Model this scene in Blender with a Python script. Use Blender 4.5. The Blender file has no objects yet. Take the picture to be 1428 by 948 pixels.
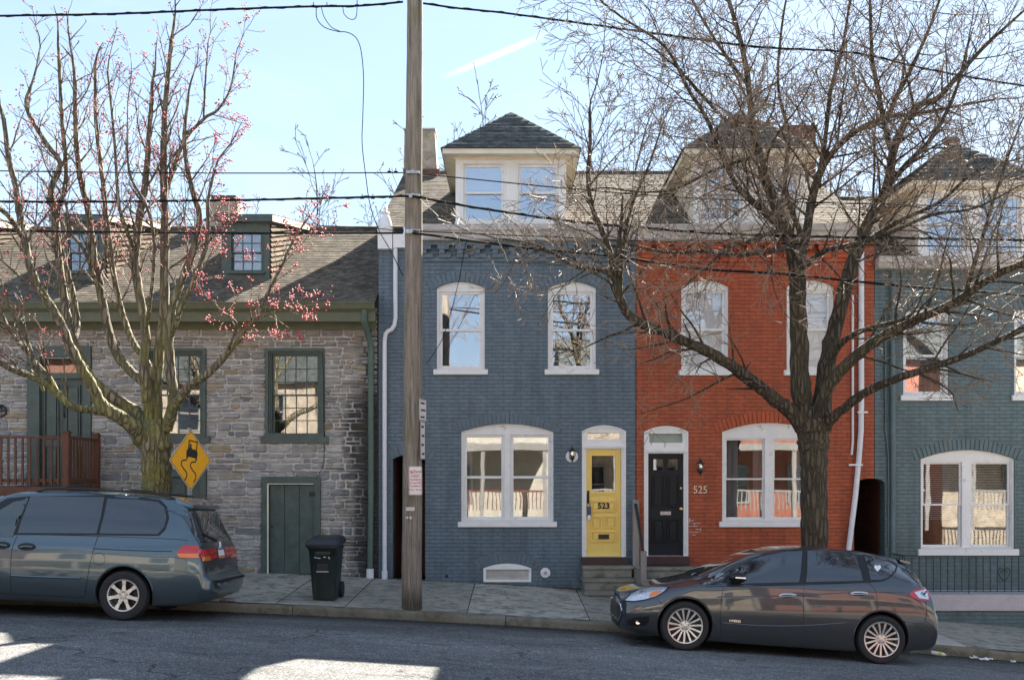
import bpy, bmesh, math, random
from math import sin, cos, pi, atan2, sqrt, radians
from mathutils import Vector, Matrix, Euler
from mathutils.geometry import tessellate_polygon
from mathutils.bvhtree import BVHTree

F = 1450.0      # focal length in photo pixels
CX, YH = 714.0, 657.0
CZ = 2.35       # camera height
FAC = 19.6      # distance of the house fronts
S = F / FAC
COL = bpy.context.scene.collection
SUN, SKY, EXPO = 3.5, 0.082, 3.0

def X(px, y=FAC): return (px - CX) * y / F
def Z(py, y=FAC): return CZ + (YH - py) * y / F
def P(px, py, y): return Vector((X(px, y), y, Z(py, y)))
def g(x):
    xx = max(-9.0, min(10.0, x))
    v = -0.013 - 0.0565 * xx - 0.0018 * xx * xx
    if x < -9: v += -0.024 * (x + 9)
    if x > 10: v += -0.0925 * (x - 10)
    return v
KY = 15.93
def road(x, y):
    d = KY - y
    return g(x) + (0.05 * min(d, 2.3) + 0.022 * max(0, min(d - 2.3, 3)) - 0.02*max(0, d-8))
def walk(x, y): return g(x) + 0.14 + 0.023 * (y - KY)

# ---------------------------------------------------------------- objects
ORG = {}
def org(o):
    while o is not None and o.name not in ORG: o = o.parent
    return ORG[o.name] if o is not None else Vector((0, 0, 0))
def tag(o, label=None, cat=None, group=None, kind=None):
    if label: o['label'] = label
    if cat: o['category'] = cat
    if group: o['group'] = group
    if kind: o['kind'] = kind
    return o
def thing(name, label, cat, loc=(0, 0, 0), group=None, rot=None):
    o = bpy.data.objects.new(name, None); COL.objects.link(o)
    o.location = loc; o.empty_display_size = 0.2
    if rot: o.rotation_euler = rot; ORG[o.name] = Vector((0, 0, 0))
    else: ORG[o.name] = Vector(loc)
    return tag(o, label, cat, group)

class MB:
    def __init__(s): s.v = []; s.f = []; s.m = []; s.cm = 0
    def add(s, vs, fs):
        n = len(s.v); s.v += [tuple(v) for v in vs]
        s.f += [tuple(i + n for i in f) for f in fs]; s.m += [s.cm] * len(fs)
        return s
    def box(s, x0, x1, y0, y1, z0, z1):
        vs = [(x0,y0,z0),(x1,y0,z0),(x1,y1,z0),(x0,y1,z0),(x0,y0,z1),(x1,y0,z1),(x1,y1,z1),(x0,y1,z1)]
        return s.add(vs, [(0,3,2,1),(4,5,6,7),(0,1,5,4),(1,2,6,5),(2,3,7,6),(3,0,4,7)])
    def hexa(s, vs):
        return s.add(vs, [(0,3,2,1),(4,5,6,7),(0,1,5,4),(1,2,6,5),(2,3,7,6),(3,0,4,7)])
    def plate(s, outer, holes, y0, y1):
        loops = [outer] + list(holes); pts = [p for l in loops for p in l]
        tri = tessellate_polygon([[Vector((p[0], p[1], 0)) for p in l] for l in loops])
        n = len(pts)
        vs = [(p[0], y0, p[1]) for p in pts] + [(p[0], y1, p[1]) for p in pts]
        fs = [tuple(t) for t in tri] + [tuple(i + n for i in reversed(t)) for t in tri]
        k = 0
        for l in loops:
            m = len(l)
            for i in range(m):
                a = k + i; b = k + (i + 1) % m
                fs.append((a, b, b + n, a + n))
            k += m
        return s.add(vs, fs)
    def tube(s, pts, rad, n=8, cap=True):
        pts = [Vector(p) for p in pts]
        if not hasattr(rad, '__len__'): rad = [rad] * len(pts)
        base = len(s.v); ref = None; vs = []
        for i, p in enumerate(pts):
            t = (pts[min(i + 1, len(pts) - 1)] - pts[max(i - 1, 0)])
            if t.length < 1e-9: t = Vector((0, 0, 1))
            t.normalize()
            if ref is None:
                ref = t.orthogonal().normalized()
            else:
                ref = ref - t * ref.dot(t)
                ref = ref.normalized() if ref.length > 1e-6 else t.orthogonal().normalized()
            b = t.cross(ref); r = rad[i]
            for k in range(n):
                a = 2 * pi * k / n
                vs.append(p + ref * (cos(a) * r) + b * (sin(a) * r))
        fs = []
        for i in range(len(pts) - 1):
            for k in range(n):
                k2 = (k + 1) % n
                fs.append((i*n+k, i*n+k2, (i+1)*n+k2, (i+1)*n+k))
        if cap:
            fs.append(tuple(range(n - 1, -1, -1))); fs.append(tuple((len(pts)-1)*n + k for k in range(n)))
        return s.add(vs, fs)
    def lathe(s, prof, n=32, M=None, close=False, cap=True):
        # profile (r, h) about local z
        vs = []; fs = []; m = len(prof)
        for k in range(n):
            a = 2 * pi * k / n
            for r, h in prof:
                v = Vector((r * cos(a), r * sin(a), h)); vs.append(M @ v if M else v)
        for k in range(n):
            k2 = (k + 1) % n
            for i in range(m - 1):
                fs.append((k*m+i, k2*m+i, k2*m+i+1, k*m+i+1))
            if close: fs.append((k*m+m-1, k2*m+m-1, k2*m, k*m))
        if not close and cap:
            fs.append(tuple(k*m for k in range(n-1, -1, -1))); fs.append(tuple(k*m+m-1 for k in range(n)))
        return s.add(vs, fs)
    def build(s, name, mats, parent=None, smooth=None, recalc=True, bevel=0, local=False, kind=None):
        o_ = Vector((0,0,0)) if (local or parent is None) else org(parent)
        me = bpy.data.meshes.new(name)
        me.from_pydata([(v[0]-o_.x, v[1]-o_.y, v[2]-o_.z) for v in s.v], [], s.f)
        if not isinstance(mats, (list, tuple)): mats = [mats]
        for m in mats: me.materials.append(m)
        if len(mats) > 1: me.polygons.foreach_set('material_index', s.m)
        if recalc or smooth is not None or bevel:
            bm = bmesh.new(); bm.from_mesh(me)
            if recalc: bmesh.ops.recalc_face_normals(bm, faces=bm.faces)
            if bevel:
                bmesh.ops.bevel(bm, geom=[e for e in bm.edges if len(e.link_faces) == 2 and e.calc_face_angle(0) > 0.5], offset=bevel, segments=2, affect='EDGES', clamp_overlap=True)
            if smooth is not None:
                lim = radians(smooth)
                for f in bm.faces: f.smooth = True
                for e in bm.edges:
                    if len(e.link_faces) == 2 and e.calc_face_angle(0) > lim: e.smooth = False
            bm.to_mesh(me); bm.free()
        o = bpy.data.objects.new(name, me); COL.objects.link(o)
        if parent: o.parent = parent
        if kind: o['kind'] = kind
        return o
def rect(x0, x1, z0, z1): return [(x0, z0), (x1, z0), (x1, z1), (x0, z1)]
def arch(x0, x1, z0, zs, rise, n=14):
    if rise <= 0.001: return rect(x0, x1, z0, zs)
    w = (x1 - x0) / 2; R = (w*w + rise*rise) / (2*rise); cx = (x0 + x1)/2; cz = zs + rise - R
    a0 = math.asin(w / R); pts = [(x0, z0), (x1, z0)]
    for i in range(n + 1):
        a = a0 - 2*a0*i/n
        pts.append((cx + R*sin(a), cz + R*cos(a)))
    return pts
def box(name, m, parent, *a, bevel=0): return MB().box(*a).build(name, m, parent, bevel=bevel)
def text(name, txt, size, m, parent, loc, rot=(pi/2, 0, 0), ext=0.003, align='CENTER', sx=1.0, bold=0.0, local=False):
    c = bpy.data.curves.new(name, 'FONT'); c.body = txt; c.size = size; c.extrude = ext; c.offset = bold
    c.align_x = align; c.align_y = 'CENTER'; c.resolution_u = 3
    t = bpy.data.objects.new('tmp', c); COL.objects.link(t)
    dg = bpy.context.evaluated_depsgraph_get(); me = bpy.data.meshes.new_from_object(t.evaluated_get(dg))
    bpy.data.objects.remove(t)
    me.transform(Matrix.Diagonal((sx, 1, 1, 1)))
    me.transform(Euler(rot).to_matrix().to_4x4())
    l = Vector(loc) - (Vector((0,0,0)) if local else org(parent)); me.transform(Matrix.Translation(l))
    me.materials.clear(); me.materials.append(m)
    o = bpy.data.objects.new(name, me); COL.objects.link(o)
    if parent: o.parent = parent
    return o

# ---------------------------------------------------------------- materials
def newmat(name):
    m = bpy.data.materials.new(name); m.use_nodes = True
    nt = m.node_tree; b = nt.nodes['Principled BSDF']
    return m, nt, b
def N(nt, t, **k):
    n = nt.nodes.new(t)
    for a, v in k.items():
        if a in n.inputs: n.inputs[a].default_value = v
        else: setattr(n, a, v)
    return n
def ramp(nt, fac, stops):
    r = nt.nodes.new('ShaderNodeValToRGB'); e = r.color_ramp.elements
    while len(e) < len(stops): e.new(0.5)
    for i, (p, c) in enumerate(stops):
        e[i].position = p; e[i].color = (c[0], c[1], c[2], 1) if hasattr(c, '__len__') else (c, c, c, 1)
    nt.links.new(fac, r.inputs['Fac']); return r.outputs['Color']
def mixc(nt, fac, a, b, mode='MIX'):
    n = nt.nodes.new('ShaderNodeMix'); n.data_type = 'RGBA'; n.blend_type = mode
    for sock, v in ((n.inputs[0], fac), (n.inputs[6], a), (n.inputs[7], b)):
        if hasattr(v, 'is_linked') or isinstance(v, bpy.types.NodeSocket): nt.links.new(v, sock)
        elif hasattr(v, '__len__'): sock.default_value = (v[0], v[1], v[2], 1)
        else: sock.default_value = v
    return n.outputs[2]
def coords(nt): return nt.nodes.new('ShaderNodeTexCoord').outputs['Object']
def mapping(nt, vec, scale=(1,1,1), loc=(0,0,0), rot=(0,0,0)):
    n = nt.nodes.new('ShaderNodeMapping'); n.inputs['Scale'].default_value = scale
    n.inputs['Location'].default_value = loc; n.inputs['Rotation'].default_value = rot
    nt.links.new(vec, n.inputs['Vector']); return n.outputs['Vector']
def noise(nt, vec, scale, detail=4, rough=0.55, dist=0):
    n = N(nt, 'ShaderNodeTexNoise', Scale=scale, Detail=detail, Roughness=rough, Distortion=dist)
    nt.links.new(vec, n.inputs['Vector']); return n.outputs['Fac']
def bump(nt, b, h, strength, dist=0.01, prev=None):
    n = N(nt, 'ShaderNodeBump', Strength=strength, Distance=dist)
    nt.links.new(h, n.inputs['Height'])
    if prev: nt.links.new(prev, n.inputs['Normal'])
    if b is not None: nt.links.new(n.outputs['Normal'], b.inputs['Normal'])
    return n.outputs['Normal']
def shade(c, k): return tuple(max(0, min(1, x * k)) for x in c)
def gen(name, col, rough=0.6, var=0.25, scale=3.0, bs=0.3, bscale=40, metal=0, coat=0, stretch=(1,1,1), spec=0.5, dirt=None):
    m, nt, b = newmat(name)
    v = mapping(nt, coords(nt), stretch)
    n1 = noise(nt, v, scale, 5, 0.6); n2 = noise(nt, v, bscale, 3, 0.6)
    c = ramp(nt, n1, [(0.3, shade(col, 1 - var)), (0.7, shade(col, 1 + var))])
    c = mixc(nt, 0.12, c, ramp(nt, n2, [(0.35, 0.0), (0.65, 1.0)]), 'OVERLAY') if var > 0.05 else c
    if dirt:
        n3 = noise(nt, v, dirt[1], 6, 0.7, 0.3)
        c = mixc(nt, ramp(nt, n3, [(dirt[2], 0.0), (dirt[2] + 0.12, dirt[3])]), c, dirt[0])
    nt.links.new(c, b.inputs['Base Color'])
    r = ramp(nt, n1, [(0.2, rough * 0.85), (0.8, min(1, rough * 1.15))]); nt.links.new(r, b.inputs['Roughness'])
    b.inputs['Metallic'].default_value = metal; b.inputs['Coat Weight'].default_value = coat
    b.inputs['Coat Roughness'].default_value = 0.04; b.inputs['Specular IOR Level'].default_value = spec
    if bs > 0: bump(nt, b, n2, bs, 0.004)
    return m
def brickmat(name, col, mort, dirtc, peel=None, gloss=0.55, var=0.09):
    m, nt, b = newmat(name)
    co = coords(nt)
    sep = N(nt, 'ShaderNodeSeparateXYZ'); nt.links.new(co, sep.inputs[0])
    ad = N(nt, 'ShaderNodeMath', operation='ADD'); nt.links.new(sep.outputs[0], ad.inputs[0]); nt.links.new(sep.outputs[1], ad.inputs[1])
    cmb = N(nt, 'ShaderNodeCombineXYZ'); nt.links.new(ad.outputs[0], cmb.inputs[0]); nt.links.new(sep.outputs[2], cmb.inputs[1])
    # slight wobble of the courses
    nz = N(nt, 'ShaderNodeTexNoise', Scale=2.2, Detail=2); nt.links.new(cmb.outputs[0], nz.inputs['Vector'])
    va = N(nt, 'ShaderNodeVectorMath', operation='MULTIPLY_ADD'); va.inputs[1].default_value = (0.012, 0.014, 0); nt.links.new(nz.outputs['Color'], va.inputs[0]); nt.links.new(cmb.outputs[0], va.inputs[2])
    def bt(c1, c2, mo, ms, sm):
        t = N(nt, 'ShaderNodeTexBrick', Scale=1.0); t.offset = 0.5
        t.inputs['Color1'].default_value = (*c1, 1); t.inputs['Color2'].default_value = (*c2, 1); t.inputs['Mortar'].default_value = (*mo, 1)
        t.inputs['Mortar Size'].default_value = ms; t.inputs['Mortar Smooth'].default_value = sm
        t.inputs['Brick Width'].default_value = 0.215; t.inputs['Row Height'].default_value = 0.0715
        t.inputs['Bias'].default_value = 0.0
        nt.links.new(va.outputs[0], t.inputs['Vector']); return t
    t = bt(shade(col, 1 - var), shade(col, 1 + var), mort, 0.0055, 0.4)
    th = bt((1,1,1), (1,1,1), (0,0,0), 0.007, 0.6)
    v2 = co
    big = noise(nt, v2, 0.55, 6, 0.6); mid = noise(nt, v2, 5, 6, 0.7); fine = noise(nt, v2, 70, 3)
    streak = noise(nt, mapping(nt, co, (3.0, 3.0, 0.35)), 1.6, 6, 0.65)
    c = mixc(nt, ramp(nt, big, [(0.35, 0.0), (0.75, 0.32)]), t.outputs['Color'], shade(col, 1.35))
    c = mixc(nt, ramp(nt, streak, [(0.46, 0.0), (0.70, 0.6)]), c, dirtc)
    c = mixc(nt, 0.22, c, ramp(nt, mid, [(0.3, 0.15), (0.7, 0.85)]), 'OVERLAY')
    low = N(nt, 'ShaderNodeMapRange'); low.inputs[1].default_value = 1.3; low.inputs[2].default_value = .1; nt.links.new(sep.outputs[2], low.inputs[0])
    lm = N(nt, 'ShaderNodeMath', operation='MULTIPLY'); nt.links.new(low.outputs[0], lm.inputs[0]); nt.links.new(ramp(nt, noise(nt, co, 2.6, 6, .7), [(.42, 0), (.62, .65)]), lm.inputs[1])
    c = mixc(nt, lm.outputs[0], c, dirtc)
    c = mixc(nt, ramp(nt, noise(nt, mapping(nt, co, (1, 1, .6)), 1.3, 7, .75, .5), [(.60, 0), (.68, .22)]), c, shade(col, 1.9))
    if peel:
        pn = noise(nt, va.outputs[0], 9, 8, 0.8)
        p2 = N(nt, 'ShaderNodeMath', operation='MULTIPLY'); nt.links.new(ramp(nt, pn, [(0.66, 0.0), (0.70, 1.0)]), p2.inputs[0]); nt.links.new(ramp(nt, noise(nt, co, 1.1, 3), [(0.5, 0.0), (0.62, 0.8)]), p2.inputs[1])
        c = mixc(nt, p2.outputs[0], c, peel)
    nt.links.new(c, b.inputs['Base Color'])
    b.inputs['Roughness'].default_value = gloss
    n1 = bump(nt, None, th.outputs['Color'], 0.9, 0.007)
    n2 = bump(nt, None, mid, 0.35, 0.006, n1)
    bump(nt, b, fine, 0.35, 0.003, n2)
    return m
def shinglemat(name, c1, c2, c3):
    m, nt, b = newmat(name)
    co = coords(nt)
    sep = N(nt, 'ShaderNodeSeparateXYZ'); nt.links.new(co, sep.inputs[0])
    ad = N(nt, 'ShaderNodeMath', operation='ADD'); nt.links.new(sep.outputs[0], ad.inputs[0])
    my = N(nt, 'ShaderNodeMath', operation='MULTIPLY'); my.inputs[1].default_value = 0.02; nt.links.new(sep.outputs[1], my.inputs[0]); nt.links.new(my.outputs[0], ad.inputs[1])
    cmb = N(nt, 'ShaderNodeCombineXYZ'); nt.links.new(ad.outputs[0], cmb.inputs[0]); nt.links.new(sep.outputs[2], cmb.inputs[1])
    t = N(nt, 'ShaderNodeTexBrick', Scale=1.0); t.offset = 0.37; t.offset_frequency = 2; t.squash = 0.8; t.squash_frequency = 3
    t.inputs['Color1'].default_value = (*c1, 1); t.inputs['Color2'].default_value = (*c2, 1); t.inputs['Mortar'].default_value = (*shade(c1, 0.35), 1)
    t.inputs['Mortar Size'].default_value = 0.004; t.inputs['Brick Width'].default_value = 0.16; t.inputs['Row Height'].default_value = 0.062
    nt.links.new(cmb.outputs[0], t.inputs['Vector'])
    big = noise(nt, co, 1.1, 6, 0.65); fine = noise(nt, co, 55, 3)
    wh = noise(nt, mapping(nt, co, (6, 1, 16)), 1, 1)
    c = mixc(nt, ramp(nt, big, [(0.35, 0), (0.7, 0.7)]), t.outputs['Color'], c3)
    c = mixc(nt, 0.5, c, ramp(nt, wh, [(0.35, 0.2), (0.65, 0.8)]), 'OVERLAY')
    c = mixc(nt, 0.3, c, ramp(nt, fine, [(0.3, 0.1), (0.7, 0.9)]), 'OVERLAY')
    nt.links.new(c, b.inputs['Base Color']); b.inputs['Roughness'].default_value = 0.95; b.inputs['Specular IOR Level'].default_value = .04
    bump(nt, b, fine, 0.6, 0.006); return m
def glassmat(name, refl=0.5, tint=0.75, wav=0.25, wsc=1.6):
    m, nt, b = newmat(name); nt.nodes.remove(b); out = nt.nodes['Material Output']
    gl = N(nt, 'ShaderNodeBsdfGlossy', Roughness=0.015); gl.inputs['Color'].default_value = (0.92, 0.95, 1, 1)
    tr = N(nt, 'ShaderNodeBsdfTransparent'); tr.inputs['Color'].default_value = (tint, tint, tint, 1)
    mx = N(nt, 'ShaderNodeMixShader'); mx.inputs[0].default_value = refl
    nt.links.new(tr.outputs[0], mx.inputs[1]); nt.links.new(gl.outputs[0], mx.inputs[2]); nt.links.new(mx.outputs[0], out.inputs['Surface'])
    n = N(nt, 'ShaderNodeBump', Strength=wav, Distance=0.02); nt.links.new(noise(nt, coords(nt), wsc, 2), n.inputs['Height']); nt.links.new(n.outputs[0], gl.inputs['Normal'])
    return m
def simple(name, col, rough=0.4, metal=0.0, coat=0.0, spec=0.5, emit=None):
    m, nt, b = newmat(name); b.inputs['Base Color'].default_value = (*col, 1); b.inputs['Roughness'].default_value = rough
    b.inputs['Metallic'].default_value = metal; b.inputs['Coat Weight'].default_value = coat; b.inputs['Coat Roughness'].default_value = 0.03
    b.inputs['Specular IOR Level'].default_value = spec
    return m
M = {}
M['blue'] = brickmat('blue_painted_brick', (0.118, 0.165, 0.203), (0.062, 0.088, 0.11), (0.062, 0.092, 0.12))
M['bluep'] = gen('blue_paint', (0.115, 0.160, 0.198), 0.55, 0.2, 4, 0.5, 60)
M['bluem'] = brickmat('blue_brick_dark', (0.06, 0.10, 0.14), (0.03, 0.05, 0.07), (0.04, 0.06, 0.08))
M['red'] = brickmat('red_painted_brick', (0.38, 0.080, 0.028), (0.17, 0.033, 0.014), (0.20, 0.04, 0.018), peel=(0.62, 0.46, 0.38), var=0.12)
M['redp'] = gen('red_paint', (0.42, 0.08, 0.026), 0.55, 0.25, 4, 0.5, 60)
M['green'] = brickmat('green_painted_brick', (0.108, 0.165, 0.178), (0.055, 0.08, 0.088), (0.06, 0.095, 0.10))
M['greenp'] = gen('green_wall_paint', (0.105, 0.160, 0.172), 0.55, 0.2, 4, 0.5, 60)
M['oldbrick'] = brickmat('old_brick', (0.15, 0.05, 0.03), (0.12, 0.10, 0.085), (0.03, 0.02, 0.02))
M['white'] = gen('white_paint', (0.83, 0.83, 0.82), 0.45, 0.06, 5, 0.2, 50, dirt=((0.42, 0.40, 0.36), 5, 0.58, 0.6))
M['cream'] = gen('cream_paint', (0.74, 0.68, 0.55), 0.6, 0.1, 3, 0.2, 50)
M['trim'] = gen('green_trim_paint', (0.075, 0.105, 0.092), 0.5, 0.25, 5, 0.25, 60, dirt=((0.13, 0.13, 0.11), 9, 0.64, 0.6))
M['gutter'] = gen('olive_trim_paint', (0.115, 0.125, 0.075), 0.5, 0.15, 4, 0.2, 60)
M['trimlt'] = gen('downpipe_green_paint', (0.09, 0.14, 0.11), 0.5, 0.15, 4, 0.2, 60)
M['shingle'] = shinglemat('brown_shingle', (0.125, 0.105, 0.082), (0.19, 0.163, 0.128), (0.11, 0.097, 0.08))
M['shingle3'] = shinglemat('cheek_shingle', (0.13, 0.105, 0.075), (0.18, 0.15, 0.11), (0.11, 0.09, 0.07))
M['shingle2'] = shinglemat('slate_shingle', (0.075, 0.085, 0.085), (0.13, 0.14, 0.135), (0.10, 0.10, 0.09))
M['fascia'] = gen('weathered_white_fascia', (0.50, 0.47, 0.44), 0.7, 0.2, 3, 0.3, 60, stretch=(1, 1, 4))
M['glass'] = glassmat('old_window_glass', 0.18, 0.8, 0.07, 1.0)
M['glassc'] = glassmat('clear_window_glass', 0.36, 0.8, 0.06, 1.0)
M['glass3'] = glassmat('window_glass_low_reflection', 0.10, 0.97, 0.05, 1.0)
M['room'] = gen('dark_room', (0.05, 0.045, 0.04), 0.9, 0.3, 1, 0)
M['curtain'] = gen('white_curtain', (0.62, 0.60, 0.57), 0.9, 0.12, 8, 0.3, 30, stretch=(5, 1, 0.6))
M['blind'] = gen('white_blind', (0.75, 0.75, 0.76), 0.5, 0.05, 4, 0)
M['brownc'] = gen('tan_curtain', (0.30, 0.16, 0.07), 0.9, 0.25, 8, 0.3, 30, stretch=(5, 1, 0.6))
M['yellow'] = gen('yellow_door_paint', (0.92, 0.66, 0.17), 0.42, 0.06, 3, 0.12, 50)
M['black'] = gen('black_door_paint', (0.012, 0.016, 0.022), 0.45, 0.15, 3, 0.12, 50, spec=.25)
M['brass'] = simple('brass', (0.75, 0.55, 0.22), 0.3, 1.0)
M['iron'] = gen('black_iron', (0.012, 0.016, 0.017), 0.45, 0.2, 9, 0.3, 80)
M['darkgreeniron'] = gen('dark_green_iron', (0.018, 0.035, 0.035), 0.5, 0.2, 9, 0.3, 80)
M['chrome'] = simple('chrome', (0.8, 0.8, 0.8), 0.15, 1.0)
M['steel'] = gen('galvanised_steel', (0.45, 0.45, 0.46), 0.45, 0.15, 9, 0.1, 60, metal=0.8)
M['conc'] = gen('old_concrete', (0.25, 0.235, 0.195), 0.85, 0.25, 2.2, 0.5, 45, dirt=((0.085, 0.095, 0.055), 3.2, 0.52, 0.75))
M['brownsill'] = gen('brown_sill_paint', (0.055, 0.028, 0.024), 0.6, 0.2, 5, 0.3, 50)
M['wood'] = gen('grey_weathered_wood', (0.30, 0.27, 0.24), 0.85, 0.25, 2.5, 0.6, 30, stretch=(6, 6, 0.5))
M['deck'] = gen('brown_deck_stain', (0.13, 0.045, 0.022), 0.6, 0.3, 3, 0.4, 30, stretch=(5, 5, 0.8))
M['pvc'] = gen('white_pvc', (0.74, 0.76, 0.80), 0.35, 0.05, 5, 0.05, 50)
M['rubber'] = gen('tyre_rubber', (0.018, 0.018, 0.019), 0.75, 0.2, 12, 0.3, 90)
M['blackpl'] = simple('black_plastic', (0.012, 0.012, 0.013), 0.5)
M['cable'] = simple('black_cable', (0.015, 0.016, 0.018), 0.95, spec=.1)
M['tan'] = gen('tan_stucco', (0.40, 0.33, 0.25), 0.9, 0.3, 3, 0.6, 30, dirt=((0.16, 0.13, 0.10), 4, 0.55, 0.7))
M['ledge'] = gen('pale_ledge_concrete', (0.50, 0.45, 0.47), 0.8, 0.12, 3, 0.3, 40)
# ---------------------------------------------------------------- setting materials
def asphalt():
    m, nt, b = newmat('asphalt'); co = coords(nt)
    agg = N(nt, 'ShaderNodeTexVoronoi', Scale=75.0); nt.links.new(co, agg.inputs['Vector'])
    big = noise(nt, mapping(nt, co, (0.35, 1.2, 1)), 1.0, 6, 0.6); mid = noise(nt, co, 5, 6, 0.7)
    c = ramp(nt, agg.outputs['Color'], [(0.0, (0.070, 0.071, 0.072)), (0.7, (0.175, 0.174, 0.171)), (1.0, (0.45, 0.43, 0.40))])
    c = mixc(nt, 0.55, c, ramp(nt, big, [(0.3, 0.25), (0.7, 0.75)]), 'OVERLAY')
    c = mixc(nt, 0.25, c, ramp(nt, mid, [(0.3, 0.1), (0.7, 0.9)]), 'OVERLAY')
    oil = noise(nt, mapping(nt, co, (.5, 1.4, 1)), 1.7, 5, .7, .8); c = mixc(nt, ramp(nt, oil, [(.60, 0), (.68, .55)]), c, (.035, .034, .034))
    pat = N(nt, 'ShaderNodeTexVoronoi', Scale=.35, distance='CHEBYCHEV'); nt.links.new(mapping(nt, co, (.5, 1.2, 1)), pat.inputs['Vector']); c = mixc(nt, .35, c, ramp(nt, pat.outputs['Color'], [(.3, .28), (.7, .66)]), 'OVERLAY')
    # worn pale wheel track and darker gutter strip
    sp = N(nt, 'ShaderNodeSeparateXYZ'); nt.links.new(co, sp.inputs[0])
    wob = N(nt, 'ShaderNodeMath', operation='MULTIPLY_ADD'); nt.links.new(big, wob.inputs[0]); wob.inputs[1].default_value = 0.9; nt.links.new(sp.outputs[1], wob.inputs[2])
    mr = N(nt, 'ShaderNodeMapRange'); mr.inputs[1].default_value = 15.4; mr.inputs[2].default_value = 16.4; nt.links.new(wob.outputs[0], mr.inputs[0])
    c = mixc(nt, mr.outputs[0], c, (0.030, 0.030, 0.027))
    # cracks
    cr = N(nt, 'ShaderNodeTexVoronoi', Scale=0.42, feature='DISTANCE_TO_EDGE'); nz = N(nt, 'ShaderNodeTexNoise', Scale=1.6, Detail=6)
    nt.links.new(co, nz.inputs['Vector']); va = N(nt, 'ShaderNodeVectorMath', operation='ADD'); nt.links.new(co, va.inputs[0]); nt.links.new(nz.outputs['Color'], va.inputs[1])
    nt.links.new(va.outputs[0], cr.inputs['Vector'])
    cm = ramp(nt, cr.outputs['Distance'], [(0.0, 1.0), (0.010, 0.0)])
    cf = N(nt, 'ShaderNodeMath', operation='MULTIPLY'); nt.links.new(cm, cf.inputs[0]); nt.links.new(ramp(nt, noise(nt, co, 0.6, 2), [(0.45, 0), (0.55, 0.8)]), cf.inputs[1])
    c = mixc(nt, cf.outputs[0], c, (0.02, 0.02, 0.02))
    nt.links.new(c, b.inputs['Base Color']); b.inputs['Roughness'].default_value = 0.92; b.inputs['Specular IOR Level'].default_value = .10
    n1 = bump(nt, None, agg.outputs['Distance'], 0.7, 0.006); n2 = bump(nt, None, cm, -0.5, 0.01, n1); bump(nt, b, mid, 0.3, 0.008, n2)
    return m
def slabmat(name, base, moss=0.5):
    m, nt, b = newmat(name); co = coords(nt)
    gi = N(nt, 'ShaderNodeNewGeometry')
    c = mixc(nt, gi.outputs['Random Per Island'], shade(base, 0.78), shade(base, 1.25))
    big = noise(nt, co, 1.0, 7, 0.65); mid = noise(nt, co, 4.5, 7, 0.7, 0.4); fine = noise(nt, co, 80, 3)
    c = mixc(nt, ramp(nt, mid, [(0.46, 0.0), (0.62, moss)]), c, (0.075, 0.078, 0.052))
    c = mixc(nt, ramp(nt, big, [(0.45, 0.0), (0.65, 0.5)]), c, (0.27, 0.26, 0.23))
    c = mixc(nt, 0.3, c, ramp(nt, fine, [(0.3, 0.1), (0.7, 0.9)]), 'OVERLAY')
    nt.links.new(c, b.inputs['Base Color']); b.inputs['Roughness'].default_value = 0.85
    n1 = bump(nt, None, fine, 0.4, 0.004); bump(nt, b, mid, 0.3, 0.01, n1); return m
M['asphalt'] = asphalt()
M['slab'] = slabmat('sidewalk_concrete', (0.36, 0.335, 0.28), 0.75)
M['slabn'] = slabmat('new_sidewalk_concrete', (0.50, 0.46, 0.41), 0.15)
M['kerb'] = slabmat('kerb_concrete', (0.17, 0.145, 0.10), 0.9)
M['earth'] = gen('earth', (0.09, 0.08, 0.05), 0.95, 0.4, 0.3, 0.5, 12)
M['gravel'] = gen('joint_dirt', (0.05, 0.05, 0.035), 0.95, 0.3, 5, 0.5, 30)

def sheet(name, x0, x1, y0, y1, nx, ny, fn, m, kind='structure'):
    b = MB(); vs = []; fs = []
    for j in range(ny + 1):
        for i in range(nx + 1):
            x = x0 + (x1 - x0) * i / nx; y = y0 + (y1 - y0) * j / ny; vs.append((x, y, fn(x, y)))
    for j in range(ny):
        for i in range(nx):
            a = j * (nx + 1) + i; fs.append((a, a + 1, a + nx + 2, a + nx + 1))
    return b.add(vs, fs).build(name, m, None, smooth=60, kind=kind)
def tw(x): return max(-40, min(40, x))
sheet('ground', -900, 900, -900, 900, 180, 180, lambda x, y: g(max(-60,min(60,x))) - 0.45 if abs(x) < 80 else g(max(-60,min(60,x)))-0.45, M['earth'])
sheet('road', -60, 60, 3.2, KY + 0.02, 240, 40, road, M['asphalt'])
sheet('opposite_sidewalk', -60, 60, -2.5, 3.05, 120, 4, lambda x, y: road(x, 3.2) + 0.15, M['slab'])
b = MB()
for i in range(120):
    xa, xb = -60 + i, -59 + i
    za, zb = road(xa, 3.2) + 0.15, road(xb, 3.2) + 0.15
    b.hexa([(xa,3.05,za-.4),(xb,3.05,zb-.4),(xb,3.2,zb-.4),(xa,3.2,za-.4),(xa,3.05,za),(xb,3.05,zb),(xb,3.2,zb),(xa,3.2,za)])
b.build('opposite_kerb', M['kerb'], None, kind='structure')
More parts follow.
